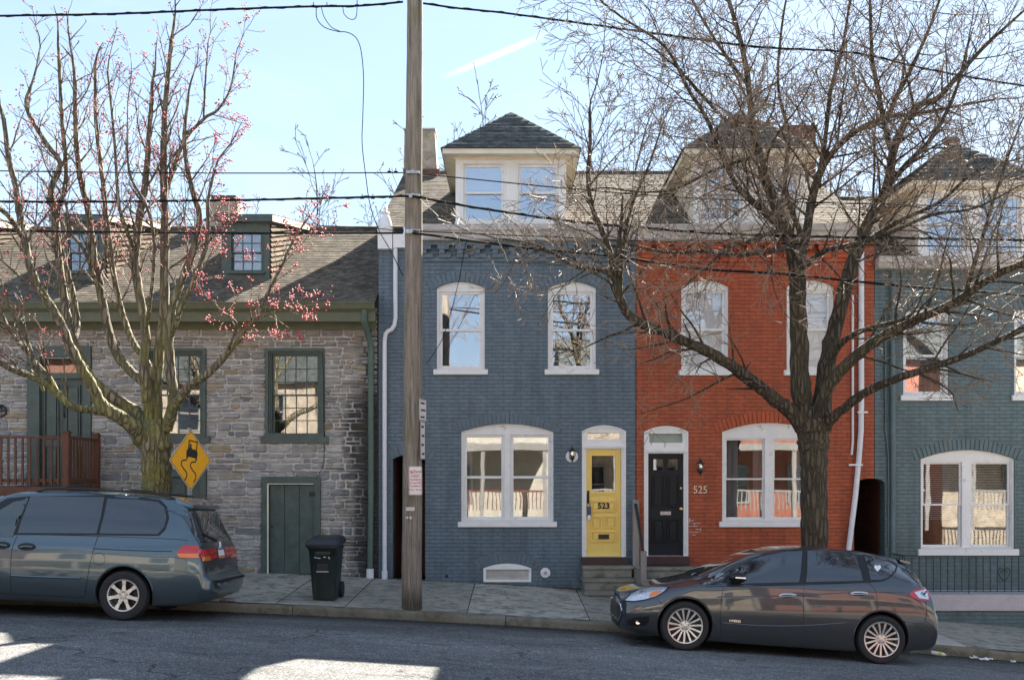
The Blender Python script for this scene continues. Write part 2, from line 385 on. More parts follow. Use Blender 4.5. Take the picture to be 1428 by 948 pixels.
# kerb with worn arris, split in stones
rng = random.Random(5)
b = MB(); x = -40.0
while x < 40:
    L = 2.6 + rng.random() * 0.9; xe = x + L - 0.012; n = 10
    jz = rng.uniform(-0.006, 0.006); jy = rng.uniform(-0.008, 0.008)
    vs = []; fs = []
    for i in range(n + 1):
        xx = x + (xe - x) * i / n; wv = rng.uniform(-0.012, 0.010); wz = rng.uniform(-0.014, 0.003)
        t = walk(xx, KY) + jz + wz
        for (yy, zz) in ((KY - 0.012 + wv + jy, g(xx) - 0.3), (KY + wv + jy, t - 0.055), (KY + 0.012 + wv + jy, t - 0.022), (KY + 0.04 + wv, t - 0.003), (KY + 0.17, t + 0.003), (KY + 0.17, g(xx) - 0.3)):
            vs.append((xx, yy, zz))
    for i in range(n):
        for k in range(5): fs.append((i*6+k, (i+1)*6+k, (i+1)*6+k+1, i*6+k+1))
    fs.append(tuple(range(6))); fs.append(tuple(n*6 + k for k in range(6)))
    b.add(vs, fs); x += L
b.build('kerb', M['kerb'], None, smooth=50, kind='structure')
# sidewalk slabs
joints = [-40]; 
while joints[-1] < -9: joints.append(joints[-1] + 1.7)
joints += [-7.9, -6.3, -5.0, -3.66, -2.59, -0.70, 1.21, 2.9, 4.4, 5.7, 7.05, 8.6, 10.3]
while joints[-1] < 40: joints.append(joints[-1] + 1.7)
sheet('joint_dirt_bed', -40, 40, KY + 0.1, FAC + 0.25, 120, 4, lambda x, y: walk(x, y) - 0.012, M['gravel'])
def slabs(rows, name, mm, xs):
    b = MB()
    for (xa, xb) in xs:
        for (ya, yb) in rows:
            xa2, xb2, ya2, yb2 = xa + 0.009, xb - 0.009, ya + 0.008, yb - 0.004
            tl = rng.uniform(-0.006, 0.006); n = 4; vs = []; fs = []
            dz = rng.uniform(-0.003, 0.004)
            top = lambda x, y: walk(x, y) + dz + tl * (x - xa) / (xb - xa)
            for j in range(n + 1):
                for i in range(n + 1):
                    xx = xa2 + (xb2 - xa2) * i / n; yy = ya2 + (yb2 - ya2) * j / n
                    e = -0.006 if i in (0, n) or j in (0, n) else 0
                    # pull the first ring in
                    if i == 1: xx = xa2 + 0.012
                    if i == n - 1: xx = xb2 - 0.012
                    if j == 1: yy = ya2 + 0.012
                    if j == n - 1: yy = yb2 - 0.012
                    vs.append((xx, yy, top(xx, yy) + e))
            for j in range(n):
                for i in range(n):
                    a = j*(n+1)+i; fs.append((a, a+1, a+n+2, a+n+1))
            ring = [i for i in range(n+1)] + [j*(n+1)+n for j in range(1, n+1)] + [n*(n+1)+i for i in range(n-1, -1, -1)] + [j*(n+1) for j in range(n-1, 0, -1)]
            m0 = len(vs)
            for r in ring: v = vs[r]; vs.append((v[0], v[1], v[2] - 0.1))
            for k in range(len(ring)):
                k2 = (k+1) % len(ring); fs.append((ring[k], ring[k2], m0+k2, m0+k))
            b.add(vs, fs)
    return b.build(name, mm, None, smooth=25, kind='structure')
xsA = [(a, c) for a, c in zip(joints[:-1], joints[1:]) if c <= -2.0]
xsB = [(a, c) for a, c in zip(joints[:-1], joints[1:]) if -2.6 < a < 5.5]
xsC = [(a, c) for a, c in zip(joints[:-1], joints[1:]) if 5.5 < a < 8.0]
xsD = [(a, c) for a, c in zip(joints[:-1], joints[1:]) if a > 8.0]
slabs([(KY + 0.18, 17.75), (17.75, FAC)], 'sidewalk', M['slab'], xsA)
slabs([(KY + 0.18, FAC)], 'sidewalk', M['slab'], xsB + xsD)
slabs([(KY + 0.18, FAC)], 'sidewalk', M['slabn'], xsC[:1])
slabs([(KY + 0.18, FAC)], 'sidewalk', M['slab'], xsC[1:])

# ---------------------------------------------------------------- building helpers
def roof_slope(mb, bl, br, tr, tl, course=0.145, lip=0.008, under=True):
    bl, br, tr, tl = map(Vector, (bl, br, tr, tl))
    L = ((tl + tr) / 2 - (bl + br) / 2).length; n = max(2, int(L / course))
    nrm = (br - bl).cross(tl - bl if (tl - bl).length > .01 else tr - bl).normalized()
    if nrm.z < 0: nrm = -nrm
    for i in range(n):
        a, c = i / n, (i + 1.0) / n
        p0 = bl.lerp(tl, a); p1 = br.lerp(tr, a); p2 = br.lerp(tr, c); p3 = bl.lerp(tl, c)
        k = max(1, int((p1 - p0).length / 0.8))
        vs = []; fs = []
        for j in range(k + 1):
            t = j / k; w = random.uniform(-0.002, 0.003)
            lo = p0.lerp(p1, t); hi = p2 if k == 0 else p3.lerp(p2, t)
            vs += [lo, lo + nrm * (lip + w), hi + nrm * 0.001]
        for j in range(k):
            q = j * 3
            fs += [(q, q+3, q+4, q+1), (q+1, q+4, q+5, q+2)]
        mb.add(vs, fs)
    if under: mb.add([bl, br, tr, tl], [(0, 1, 2, 3)])

def brick_arch(x0, x1, zs, rise, parent, m, y=FAC, h=0.21, ext=0.10, name='brick_arch'):
    w = (x1 - x0) / 2; rise = max(rise, 0.05); R = (w*w + rise*rise)/(2*rise); cx = (x0+x1)/2; cz = zs + rise - R
    a0 = math.asin(min(1, w / R)) + ext / R; n = max(5, int(2 * a0 * R / 0.078)); b = MB()
    for i in range(n):
        a = -a0 + 2*a0*i/n + 0.008/R; c = -a0 + 2*a0*(i+1)/n - 0.008/R
        r0 = R + 0.012; r1 = R + h + random.uniform(-0.006, 0.006); pr = random.uniform(0.010, 0.018)
        pts = [(cx + r*sin(t), y_, cz + r*cos(t)) for y_ in (y + 0.01, y - pr) for (r, t) in ((r0, a), (r0, c), (r1, c), (r1, a))]
        b.hexa(pts)
    return b.build(name, m, parent)

def ring_plate(mb, x0, x1, z0, z1, bw, y0, y1): mb.plate(rect(x0, x1, z0, z1), [rect(x0+bw, x1-bw, z0+bw, z1-bw)], y0, y1)

def window(h, x0, x1, z0, zs, rise, n=1, y=FAC, fm='white', gm='glass', cas=0.05, mull=0.10, sash_b=0.05, grid=None, back=None, sill=True, sillh=0.10, zmf=0.5, name='window', label=None, head=0.05, archp=True, wallm=None, gmats=None, sillm=None, rec=0.06, sillx=0.06):
    """double hung window: frame > sash, pane, sill, curtain"""
    fmx = M[fm]
    fr = MB(); gz0 = z0 + cas * 0.6; gz1 = zs - head; W = x1 - x0
    lw = (W - 2*cas - (n-1)*mull) / n
    holes = []; cells = []
    for i in range(n):
        a = x0 + cas + i*(lw + mull); holes.append(rect(a, a + lw, gz0, gz1)); cells.append((a, a + lw))
    fr.plate(arch(x0 + .002, x1 - .002, z0, zs, rise), holes, y + rec, y + rec + 0.14)
    # inner stop moulding round the opening
    o2 = arch(x0 + .002, x1 - .002, z0, zs, rise); cx = (x0+x1)/2; 
    i2 = arch(x0 + 0.032, x1 - 0.032, z0 + 0.03, zs - 0.005, max(rise - 0.02, 0.0)) if rise > .001 else rect(x0+0.032, x1-0.032, z0+0.03, zs-0.03)
    fr.plate(o2, [i2], y + rec - 0.03, y + rec)
    f = fr.build(name, fmx, h)
    if label: f['label'] = label
    zm = gz0 + (gz1 - gz0) * zmf
    for ci, (a, c) in enumerate(cells):
        for k, (za, zb, yo) in enumerate(((zm - 0.02, gz1, 0.055), (gz0, zm + 0.02, 0.09))):
            bb = sash_b; s_ = MB(); hx0, hx1, hz0, hz1 = a + bb, c - bb, za + (bb if k else bb*.8), zb - (bb if not k else bb*.8)
            if grid:
                gx, gz = grid; t = 0.016; hs = []
                for p in range(gx):
                    for q in range(gz):
                        u0 = hx0 + (hx1-hx0)*p/gx + (t/2 if p else 0); u1 = hx0 + (hx1-hx0)*(p+1)/gx - (t/2 if p < gx-1 else 0)
                        w0 = hz0 + (hz1-hz0)*q/gz + (t/2 if q else 0); w1 = hz0 + (hz1-hz0)*(q+1)/gz - (t/2 if q < gz-1 else 0)
                        hs.append(rect(u0, u1, w0, w1))
            else: hs = [rect(hx0, hx1, hz0, hz1)]
            s_.plate(rect(a + .002, c - .002, za, zb), hs, y + rec + yo - 0.015, y + rec + yo + 0.02)
            s_.build('sash', fmx, f)
            gmm = (gmats[ci][k] if gmats else gm)
            MB().box(hx0 - .004, hx1 + .004, y + rec + yo, y + rec + yo + 0.005, hz0 - .004, hz1 + .004).build('pane', M[gmm], f)
    if sill:
        MB().box(x0 - sillx, x1 + sillx, y - 0.055, y + rec - 0.032, z0 - sillh, z0).build('sill', M[sillm] if sillm else fmx, f, bevel=0.006)
    if archp and rise > 0 and wallm: brick_arch(x0, x1, zs, rise, h, M[wallm], y)
    for bk in (back or []):
        kind, ia, ib, za, zb, mm = bk     # fractions of the window
        xa, xb = x0 + W*ia, x0 + W*ib; z_a, z_b = gz0 + (gz1-gz0)*za, gz0 + (gz1-gz0)*zb
        if kind == 'curtain':
            nn = max(8, int((xb-xa)/0.02)); cb = MB(); vs = []
            for i in range(nn + 1):
                xx = xa + (xb-xa)*i/nn; dy = 0.018*sin(i*1.15) + 0.008*sin(i*0.37)
                vs += [(xx, y+rec+0.24+dy, z_a), (xx + 0.01*sin(i*.5), y+rec+0.24+dy*0.8, z_b)]
            cb.add(vs, [(2*i, 2*i+2, 2*i+3, 2*i+1) for i in range(nn)])
            cb.build('curtain', M[mm], f, smooth=80)
        elif kind == 'blind':
            cb = MB(); zz = z_a
            while zz < z_b:
                cb.hexa([(xa, y+rec+.20, zz), (xb, y+rec+.20, zz), (xb, y+rec+.222, zz+.012), (xa, y+rec+.222, zz+.012), (xa, y+rec+.20, zz+.002), (xb, y+rec+.20, zz+.002), (xb, y+rec+.222, zz+.014), (xa, y+rec+.222, zz+.014)]); zz += 0.036 if mm == 'blind' else 0.05
            cb.build('blind', M['blind'], f)
        elif kind == 'shade':
            MB().box(xa, xb, y+rec+.125, y+rec+.133, z_a, z_b).build('blind', M[mm], f)
    return f
def wall(h, name, m, outer, holes, y=FAC, th=0.28):
    return MB().plate(outer, holes, y, y + th).build(name, m, h)
def shell(h, x0, x1, zt, zb, y0, y1, m, mroom):
    """side and rear walls of a house, and the dark room behind the front windows"""
    MB().box(x0 + .005, x0 + 0.22, y0, y1, zb, zt).build('side_wall', m, h); MB().box(x1 - 0.22, x1 - .005, y0, y1, zb, zt).build('side_wall', m, h)
    MB().box(x0 + .22, x1 - .22, y1 - 0.2, y1, zb, zt).build('rear_wall', m, h)
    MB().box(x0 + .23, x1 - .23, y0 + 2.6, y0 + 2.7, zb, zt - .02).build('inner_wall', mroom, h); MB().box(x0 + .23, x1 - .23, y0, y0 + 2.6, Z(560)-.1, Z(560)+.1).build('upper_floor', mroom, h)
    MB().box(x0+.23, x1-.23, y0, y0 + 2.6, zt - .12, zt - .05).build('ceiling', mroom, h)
# ---------------------------------------------------------------- the blue, red and green brick houses
EAVE = 6.92; RY, RZ = 24.2, 9.28
def dormer(h, px0, px1, pwin, eavey=208, yE=19.3, dz=0.0, back=None):
    """hipped dormer given by the eave ends on the photo"""
    ex0, ex1 = X(px0, yE), X(px1, yE); ze = Z(eavey, yE); cx = (ex0 + ex1)/2
    yw = 19.62; wx0, wx1 = cx - 1.045, cx + 1.045; zb = EAVE + 0.02 + dz
    d = MB()
    wins = [(cx - 0.93, cx - 0.10), (cx + 0.10, cx + 0.93)]
    holes = [rect(a, c, zb + 0.13, ze - 0.15) for a, c in wins]
    d.plate(rect(wx0, wx1, zb, ze - 0.02), holes, yw, yw + 0.14)
    dd = d.build('dormer', M['white'], h)
    # cheeks and soffit
    b = MB(); b.box(wx0 + .003, wx0 + 0.12, yw + .145, 24.0, zb - .05, ze - 0.03); b.box(wx1 - 0.12, wx1 - .003, yw + .145, 24.0, zb-.05, ze - 0.03)
    b.box(ex0 + .02, ex1 - .02, yE + .02, 22.75, ze - 0.06, ze - 0.022)
    b.box(wx0 - .02, wx1 + .02, yw - 0.03, yw - .002, ze - 0.10, ze - 0.061)
    b.build('soffit', M['cream'], dd)
    b = MB(); b.box(ex0, ex1, yE - .003, yE + 0.017, ze - 0.085, ze + 0.01); b.box(ex0, ex0 + .018, yE + .019, 22.6, ze - 0.085, ze + 0.01); b.box(ex1 - .018, ex1, yE + .019, 22.6, ze - 0.085, ze + 0.01)
    b.build('fascia', M['cream'], dd)
    r = MB(); hw = (ex1 - ex0)/2; py = yE + hw; pz = ze + 1.12
    e0, e1 = (ex0 - .03, yE - .03, ze + .012), (ex1 + .03, yE - .03, ze + .012); pk = (cx, py, pz)
    roof_slope(r, e0, e1, (cx + .01, py, pz), (cx - .01, py, pz), lip=.012)
    bk = 24.9
    roof_slope(r, (ex0 - .03, bk, ze + .012), (ex0 - .03, yE - .03, ze + .012), pk, (cx, bk, pz), lip=.012); roof_slope(r, (ex1 + .03, yE - .03, ze + .012), (ex1 + .03, bk, ze + .012), (cx, bk, pz), pk, lip=.012)
    r.add([(ex0, bk, ze), (ex1, bk, ze), (cx, bk, pz)], [(0, 1, 2)])
    r.build('dormer_roof', M['shingle2'], dd, recalc=False)
    for a, c in wins:
        window(h, a, c, zb + 0.13, ze - 0.15, 0, y=yw - 0.05, gm='glassc', cas=0.035, sash_b=0.045, sill=False, head=0.035, grid=None, rec=0.07, name='dormer_window', back=[('shade', 0.05, 0.95, 0.5, 1.0, 'blind')] + (back or []))
    b = MB(); b.box(wx0 - .01, wx1 + .01, yw - 0.055, yw - .003, zb - .02, zb + 0.10); b.build('dormer_sill', M['white'], dd)
    return cx
def main_roof(h, x0, x1, eave, cuts, m, ry=RY, rz=RZ, fy=None):
    """front slope with openings left for the dormers, plus the plain rear slope"""
    fy = fy or FAC - 0.12; r = MB()
    roof_slope(r, (x0, fy, eave), (x1, fy, eave), (x1, ry, rz), (x0, ry, rz))
    roof_slope(r, (x1, ry + 5.4, eave), (x0, ry + 5.4, eave), (x0, ry, rz), (x1, ry, rz), course=0.4)
    r.build('roof', m, h, recalc=False)
    b = MB(); b.tube([(x0, ry, rz + .01), (x1, ry, rz + .01)], 0.05, 8); b.build('ridge_cap', m, h)
def dentils(h, x0, x1, z, m, y=FAC):
    b = MB(); x = x0 + 0.05
    b.box(x0 + .003, x1 - .003, y - 0.12, y - .002, z - 0.07, z)
    b.box(x0 + .003, x1 - .003, y - 0.03, y - .002, z - 0.36, z - 0.30)
    k = 0
    while x < x1 - 0.12:
        b.box(x, x + 0.215, y - 0.115, y - .002, z - 0.148, z - 0.072); 
        b.box(x + 0.03, x + 0.13, y - 0.10, y - .002, z - 0.225, z - 0.15); 
        b.box(x + 0.03, x + 0.245, y - 0.075, y - .002, z - 0.298, z - 0.228)
        x += 0.335
    b.build('brick_cornice', m, h)
def fascia(h, x0, x1, z0, z1, m='fascia'):
    b = MB(); b.box(x0 + .002, x1 - .002, FAC - 0.2, FAC - .001, z0, z1); b.box(x0 + .002, x1 - .002, FAC - 0.25, FAC - .201, z1 - 0.10, z1 + .01); b.box(x0+.002, x1-.002, FAC-.215, FAC-.201, z0+.02, z0+.05)
    b.build('cornice_board', M[m], h)

# ---- blue house
bx0, bx1 = X(528), X(886.5)
blue = thing('blue_brick_house', 'slate blue painted brick row house with a yellow front door', 'house', (bx0, FAC, 0), 'row houses along the street')
zt = EAVE - 0.26
up = [(X(609), X(676)), (X(764), X(831))]; uz0, uzs = Z(515), Z(402)
lw = (X(643), X(772)); lz0, lzs = Z(727), Z(602)
door = (X(811.5), X(873)); dz0, dzs = Z(776), Z(601)
bw = (X(674), X(741)); pas = (X(547.5), X(593))
outer = [(bx0, walk(bx0, FAC) - .4), (bx1, walk(bx1, FAC) - .4), (bx1, zt + .2), (bx0, zt + .2)]
pz_b = walk(X(570), FAC) - .05
wall(blue, 'wall', M['blue'], outer, [arch(*up[0], uz0, uzs, .12), arch(*up[1], uz0, uzs, .12), arch(*lw, lz0, lzs, .15), arch(*door, dz0, dzs, .11), arch(*bw, Z(811), Z(792), .09), arch(*pas, pz_b, Z(640), .08)])
shell(blue, bx0, bx1, zt, -1, FAC + .285, RY + 5.3, M['bluem'], M['room'])
dentils(blue, X(582), bx1, zt - 0.0, M['bluep'])
fascia(blue, X(580), bx1, zt + .005, EAVE + .02)
# passage walls
b = MB(); b.box(pas[0] - .03, pas[0], FAC + .285, FAC + 2.2, pz_b - .1, Z(635)); b.box(pas[1], pas[1] + .05, FAC + .285, FAC + 2.2, pz_b - .1, Z(635))
b.box(pas[0], pas[1], FAC + 2.2, FAC + 2.3, pz_b - .1, Z(635)); b.build('passage_wall', M['oldbrick'], blue)
brick_arch(*pas, Z(640), .08, blue, M['bluep'])
window(blue, *up[0], uz0, uzs, .12, gm='glassc', wallm='bluep', back=[('curtain', .08, .36, 0, 1, 'brownc')])
window(blue, *up[1], uz0, uzs, .12, gm='glassc', wallm='bluep')
window(blue, *lw, lz0, lzs, .15, n=2, gm='glass', wallm='bluep', sash_b=0.055, mull=0.12, back=[('curtain', .05, .12, 0, 1, 'curtain')])
# basement light
f = MB(); ba, bb_, bz0, bzs = *bw, Z(811), Z(792)
f.plate(arch(ba + .002, bb_ - .002, bz0, bzs, .09), [rect(ba + .05, bb_ - .05, bz0 + .045, bzs - .02)], FAC - 0.02, FAC + 0.1)
f = f.build('basement_window', M['white'], blue)
MB().box(ba + .045, bb_ - .045, FAC + 0.045, FAC + .06, bz0 + .04, bzs - .01).build('panel', M['fascia'], f); brick_arch(*bw, bzs, .09, blue, M['bluep'])
dormer(blue, 617, 808, None)
main_roof(blue, bx0, bx1, EAVE, [], M['shingle'])
# party end block with finial
b = MB(); xa, xb = X(528), X(579)
b.box(xa, X(548), FAC - 0.14, FAC - .002, Z(349), Z(324)); b.box(X(549), xb, FAC - 0.12, FAC - .002, Z(347), Z(326))
b.box(xa - .01, X(549), FAC - 0.16, FAC + .1, Z(324) + .002, Z(321))
b.build('end_cornice', M['white'], blue)
b = MB(); cx = X(538); z0 = Z(321)
prof = [(0.13, 0), (0.135, 0.03), (0.12, 0.10), (0.095, 0.20), (0.06, 0.27), (0.05, 0.29), (0.075, 0.30), (0.07, 0.32), (0.035, 0.345), (0.03, .36), (0.045, 0.385), (0.03, 0.41), (0.01, 0.45)]
b.lathe(prof, 16, Matrix.Translation((cx, FAC - .05, z0))); b.build('finial', M['white'], blue, smooth=45)
# white downspout
def pipe(h, name, pts, r, m, sq=False, n=12):
    return MB().tube(pts, r, 4 if sq else n).build(name, m, h, smooth=None if sq else 60)
dsx0, dsx1 = X(552), X(537)
def bez(p, q, n=5): return [Vector(p).lerp(Vector(q), i/n) for i in range(n+1)]
pipe(blue, 'downspout', [(dsx0, FAC - .07, Z(342)), (dsx0, FAC - .07, Z(444)), (dsx0 - .02, FAC - .07, Z(454)), (dsx0 - .07, FAC - .07, Z(460)), (dsx1 + .07, FAC - .07, Z(462)), (dsx1 + .02, FAC - .07, Z(466)), (dsx1, FAC - .07, Z(475)), (dsx1, FAC - .07, Z(808))], 0.042, M['pvc'])
pipe(blue, 'downspout', [(dsx1, FAC - .07, Z(795)), (dsx1, FAC - .07, Z(809))], 0.056, M['pvc'])
pipe(blue, 'conduit', [(X(582.5), FAC - .02, Z(380)), (X(582.5), FAC - .02, Z(812))], 0.014, M['bluep'], n=6)
# chimney
b = MB(); y0 = 23.9
xa, xb, xc, xd = X(562, y0), X(612, y0), X(564, y0), X(606, y0); z0, z1 = Z(242, y0) - .6, Z(181, y0)
b.hexa([(xa, y0, z0), (xb, y0, z0), (xb, y0+.7, z0), (xa, y0+.7, z0), (xc, y0, z1), (xd, y0, z1), (xd, y0+.7, z1), (xc, y0+.7, z1)])
ch = b.build('chimney', M['tan'], blue, bevel=0.01)
MB().box(xc - .02, xd + .02, y0 - .02, y0 + .72, z1 + .002, z1 + .035).build('cap', M['fascia'], ch)
MB().box(xa + .005, xb + .02, y0 - .03, y0 - .004, z0 + .58, z0 + .70).build('flashing', M['oldbrick'], ch)
# yellow door
def doorcase(h, x0, x1, z0, zs, rise, leafz1, transz0, y=FAC, m='white', gm='glass'):
    f = MB(); cw = 0.085
    f.plate(arch(x0 + .002, x1 - .002, z0, zs, rise), [rect(x0 + cw, x1 - cw, z0 + .001 + .0, leafz1), rect(x0 + cw + .02, x1 - cw - .02, transz0, zs - 0.03)], y + .03, y + .2)
    o2 = arch(x0 + .002, x1 - .002, z0, zs, rise); i2 = arch(x0 + .03, x1 - .03, z0 + .001, zs - .005, rise - .02)
    f.plate(o2, [i2], y - .002, y + .03)
    f.box(x0 + .03, x1 - .03, y - .015, y + .03, leafz1 + .03, leafz1 + .07)
    fo = f.build('door_frame', M[m], h)
    MB().box(x0 + cw, x1 - cw, y + .1, y + .106, transz0 - .005, zs - 0.025).build('transom_pane', M[gm], fo)
    return fo, (x0 + cw + .004, x1 - cw - .004)
dl1, dt0 = Z(626), Z(612)
fr, (ya, yb) = doorcase(blue, *door, dz0, dzs, .11, dl1, dt0)
leaf = MB(); gz0, gz1 = Z(685.5), Z(635); ga, gb = ya + .10, yb - .10; yl = FAC + .09
leaf.plate(rect(ya, yb, dz0 + .004, dl1 - .004), [rect(ga, gb, gz0, gz1)], yl, yl + .045)
ring_plate(leaf, ga - .022, gb + .022, gz0 - .022, gz1 + .022, .024, yl - .014, yl)
leaf.box(ga - .03, gb + .03, yl - .03, yl, gz0 - .05, gz0 - .024)
def panel(mb, x0, x1, z0, z1, y, bw=.022):
    ring_plate(mb, x0, x1, z0, z1, bw*.8, y - .034, y); mb.plate(rect(x0 + .048, x1 - .048, z0 + .048, z1 - .048), [], y - .026, y - .0005)
mid = (ya + yb)/2
panel(leaf, ga - .01, gb + .01, Z(713), Z(698), yl); panel(leaf, ga - .01, mid - .035, Z(736.5), Z(719.5), yl); panel(leaf, mid + .035, gb + .01, Z(736.5), Z(719.5), yl); panel(leaf, ga - .01, gb + .01, Z(755.5), Z(741), yl)
yd = leaf.build('front_door', M['yellow'], blue); yd['label'] = 'yellow panelled front door numbered 523'
MB().box(ga - .005, gb + .005, yl + .018, yl + .024, gz0 - .005, gz1 + .005).build('pane', M['glass'], yd)
text('house_number', '523', 0.155, M['black'], yd, (mid, yl - .032, Z(705.5)), ext=.005, bold=.005)
ms = MB(); ring_plate(ms, mid - .10, mid + .10, Z(751.5), Z(745), .012, yl - .038, yl - .027); ms.box(mid - .09, mid + .09, yl - .031, yl - .027, Z(751), Z(745.5)); ms.build('mail_slot', M['iron'], yd)
pipe(yd, 'handle', [(ya + .035, yl - .01, Z(702)), (ya + .035, yl - .05, Z(701)), (ya + .035, yl - .055, Z(696)), (ya + .035, yl - .05, Z(690)), (ya + .035, yl - .01, Z(689))], .011, M['iron'], n=8)
MB().box(ya + .012, ya + .058, yl - .01, yl - .0005, Z(706), Z(684)).build('lock_plate', M['iron'], yd)
MB().box(door[0] - .02, door[1] + .02, FAC - .13, FAC + .03, Z(787), Z(776.5)).build('door_sill', M['brownsill'], blue, bevel=.006)
# lock box hanging from the handle
lb = thing('lock_box', 'small blue and white lock box hanging on the yellow door', 'lock box', (ya + .045, yl - .08, Z(712)))
MB().box(ya + .01, ya + .085, yl - .085, yl - .035, Z(721), Z(706)).build('case', simple('lockbox_blue', (.03, .06, .12), .4), lb, bevel=.008)
MB().box(ya + .018, ya + .077, yl - .092, yl - .087, Z(724), Z(718)).build('tag', M['white'], lb)
pipe(lb, 'shackle', [(ya + .03, yl - .06, Z(706)), (ya + .03, yl - .06, Z(702)), (ya + .045, yl - .06, Z(700.5)), (ya + .06, yl - .06, Z(702)), (ya + .06, yl - .06, Z(706))], .006, M['chrome'], n=6)
# wall lantern
def lantern(px, pyt, pyb, label, plate_white, cat='lamp'):
    cx = X(px); z0, z1 = Z(pyb), Z(pyt); H = z1 - z0; yy = FAC - .13
    t = thing('wall_lantern', label, 'wall lamp', (cx, FAC, z0))
    if plate_white: MB().lathe([(0.001, 0), (.115, 0), (.115, .012), (.10, .02), (0.001, .02)], 28, Matrix.Translation((cx, FAC - .002, z0 + H*.38)) @ Matrix.Rotation(pi/2, 4, 'X')).build('mounting_ring', M['white'], t, smooth=40)
    MB().lathe([(0.001, 0), (.05, 0), (.05, .02), (.03, .03), (0.001, .03)], 20, Matrix.Translation((cx, FAC - .022, z0 + H*.35)) @ Matrix.Rotation(pi/2, 4, 'X')).build('back_plate', M['iron'], t, smooth=40)
    pipe(t, 'arm', [(cx, FAC - .04, z0 + H*.35), (cx, FAC - .08, z0 + H*.22), (cx, yy, z0 + H*.18), (cx, yy, z0 + H*.32)], .011, M['iron'], n=8)
    T = Matrix.Translation((cx, yy, z0))
    MB().lathe([(0.003, 0), (.018, .02), (.008, .05), (.02, .07), (.045, .12), (.05, .13), (.05, .135), (.001, .135)], 16, T @ Matrix.Diagonal((1, 1, H/.42, 1))).build('base', M['iron'], t, smooth=40)
    MB().lathe([(.042, .135), (.058, .19), (.062, .28), (.001, .281)], 6, T @ Matrix.Diagonal((1, 1, H/.42, 1))).build('lantern_glass', M['lampglass'], t)
    b = MB()
    for k in range(6):
        a = 2*pi*k/6; b.tube([(cx + .044*cos(a), yy + .044*sin(a), z0 + .135*H/.42), (cx + .060*cos(a), yy + .060*sin(a), z0 + .19*H/.42), (cx + .064*cos(a), yy + .064*sin(a), z0 + .28*H/.42)], .004, 4)
    b.build('cage', M['iron'], t)
    MB().lathe([(.07, .28), (.072, .288), (.055, .315), (.03, .34), (.022, .36), (.025, .37), (.008, .39), (.004, .42), (.001, .42)], 16, T @ Matrix.Diagonal((1, 1, H/.42, 1))).build('cap', M['iron'], t, smooth=40)
M['lampglass'] = glassmat('lantern_glass', .35, .95, .1, 6)
lantern(797.5, 622, 645, 'black wall lantern on a round white plate beside the yellow door', True)
# vent cover, hose tap hole
t = MB(); cx, cz = X(760.5), Z(798); oc = [(cx + .098*cos(pi/8 + k*pi/4), cz + .098*sin(pi/8 + k*pi/4)) for k in range(8)]
t.plate(oc, [], FAC - .03, FAC - .002); vt = t.build('vent_cover', M['white'], blue, bevel=.004)
MB().lathe([(.001, 0), (.028, 0), (.03, .03), (.018, .05), (.001, .05)], 14, Matrix.Translation((cx, FAC - .031, cz - .0)) @ Matrix.Rotation(pi/2, 4, 'X')).build('vent_knob', M['steel'], vt)
MB().lathe([(.001, 0), (.032, 0), (.032, .02), (.001, .02)], 14, Matrix.Translation((X(623), FAC - .002, Z(803))) @ Matrix.Rotation(pi/2, 4, 'X')).build('pipe_cap', M['iron'], blue)

# ---- red house
rx0, rx1 = X(887.5), X(1219)
red = thing('red_brick_house', 'orange red painted brick row house with a black front door', 'house', (rx0, FAC, 0), 'row houses along the street')
rup = [(X(950), X(1016)), (X(1097), X(1163))]; ruz0, ruzs = Z(516), Z(400)
rlw = (X(1007), X(1140)); rlz0, rlzs = Z(727), Z(602)
rdoor = (X(898), X(960)); rdz0, rdzs = Z(775), Z(602)
rpas = (X(1192), X(1219.0)); zrb = walk(rx1, FAC) - .4
wall(red, 'wall', M['red'], [(rx0, zrb), (X(1191), zrb), (X(1191), Z(682)), (X(1194), Z(674)), (X(1200), Z(669)), (X(1210), Z(667)), (rx1, Z(667)), (rx1, zt + .2), (rx0, zt + .2)],
     [arch(*rup[0], ruz0, ruzs, .12), arch(*rup[1], ruz0, ruzs, .12), arch(*rlw, rlz0, rlzs, .17), arch(*rdoor, rdz0, rdzs, .11)])
shell(red, rx0, X(1191), zt, -1.5, FAC + .285, RY + 5.3, M['oldbrick'], M['room'])
b = MB(); b.box(X(1191), rx1, FAC + .285, RY + 5.3, Z(665), zt); b.build('upper_side_wall', M['oldbrick'], red)
dentils(red, rx0, X(1190), zt, M['redp'])
fascia(red, rx0, rx1, zt + .005, EAVE + .02)
window(red, *rup[0], ruz0, ruzs, .12, gm='glass3', wallm='redp', back=[('shade', 0.03, .97, .0, 1, 'blind')])
window(red, *rup[1], ruz0, ruzs, .12, gm='glass3', wallm='redp', back=[('shade', 0.03, .97, .0, 1, 'blind')])
window(red, *rlw, rlz0, rlzs, .17, n=2, gm='glass', wallm='redp', sash_b=0.035, mull=0.16, cas=.07, head=.12, back=[('curtain', .05, .20, 0, 1, 'curtain'), ('curtain', .36, .46, 0, 1, 'curtain'), ('curtain', .80, .95, 0, 1, 'curtain')])
dormer(red, 955, 1147, None)
main_roof(red, rx0, rx1, EAVE, [], M['shingle'])
b = MB(); b.box(X(1091, 25), X(1136, 25), 24.9, 25.6, 8.2, Z(182, 25)); b.box(X(1089, 25), X(1138, 25), 24.86, 25.64, Z(182, 25) + .002, Z(177, 25)); b.build('chimney', M['oldbrick'], red)
M['transom'] = gen('grey_green_transom', (.30, .34, .30), .4, .1, 4, .1, 40)
rdl, rdt = Z(632), Z(612)
fr, (ra, rb) = doorcase(red, *rdoor, rdz0, rdzs, .11, rdl, Z(617), gm='transom')
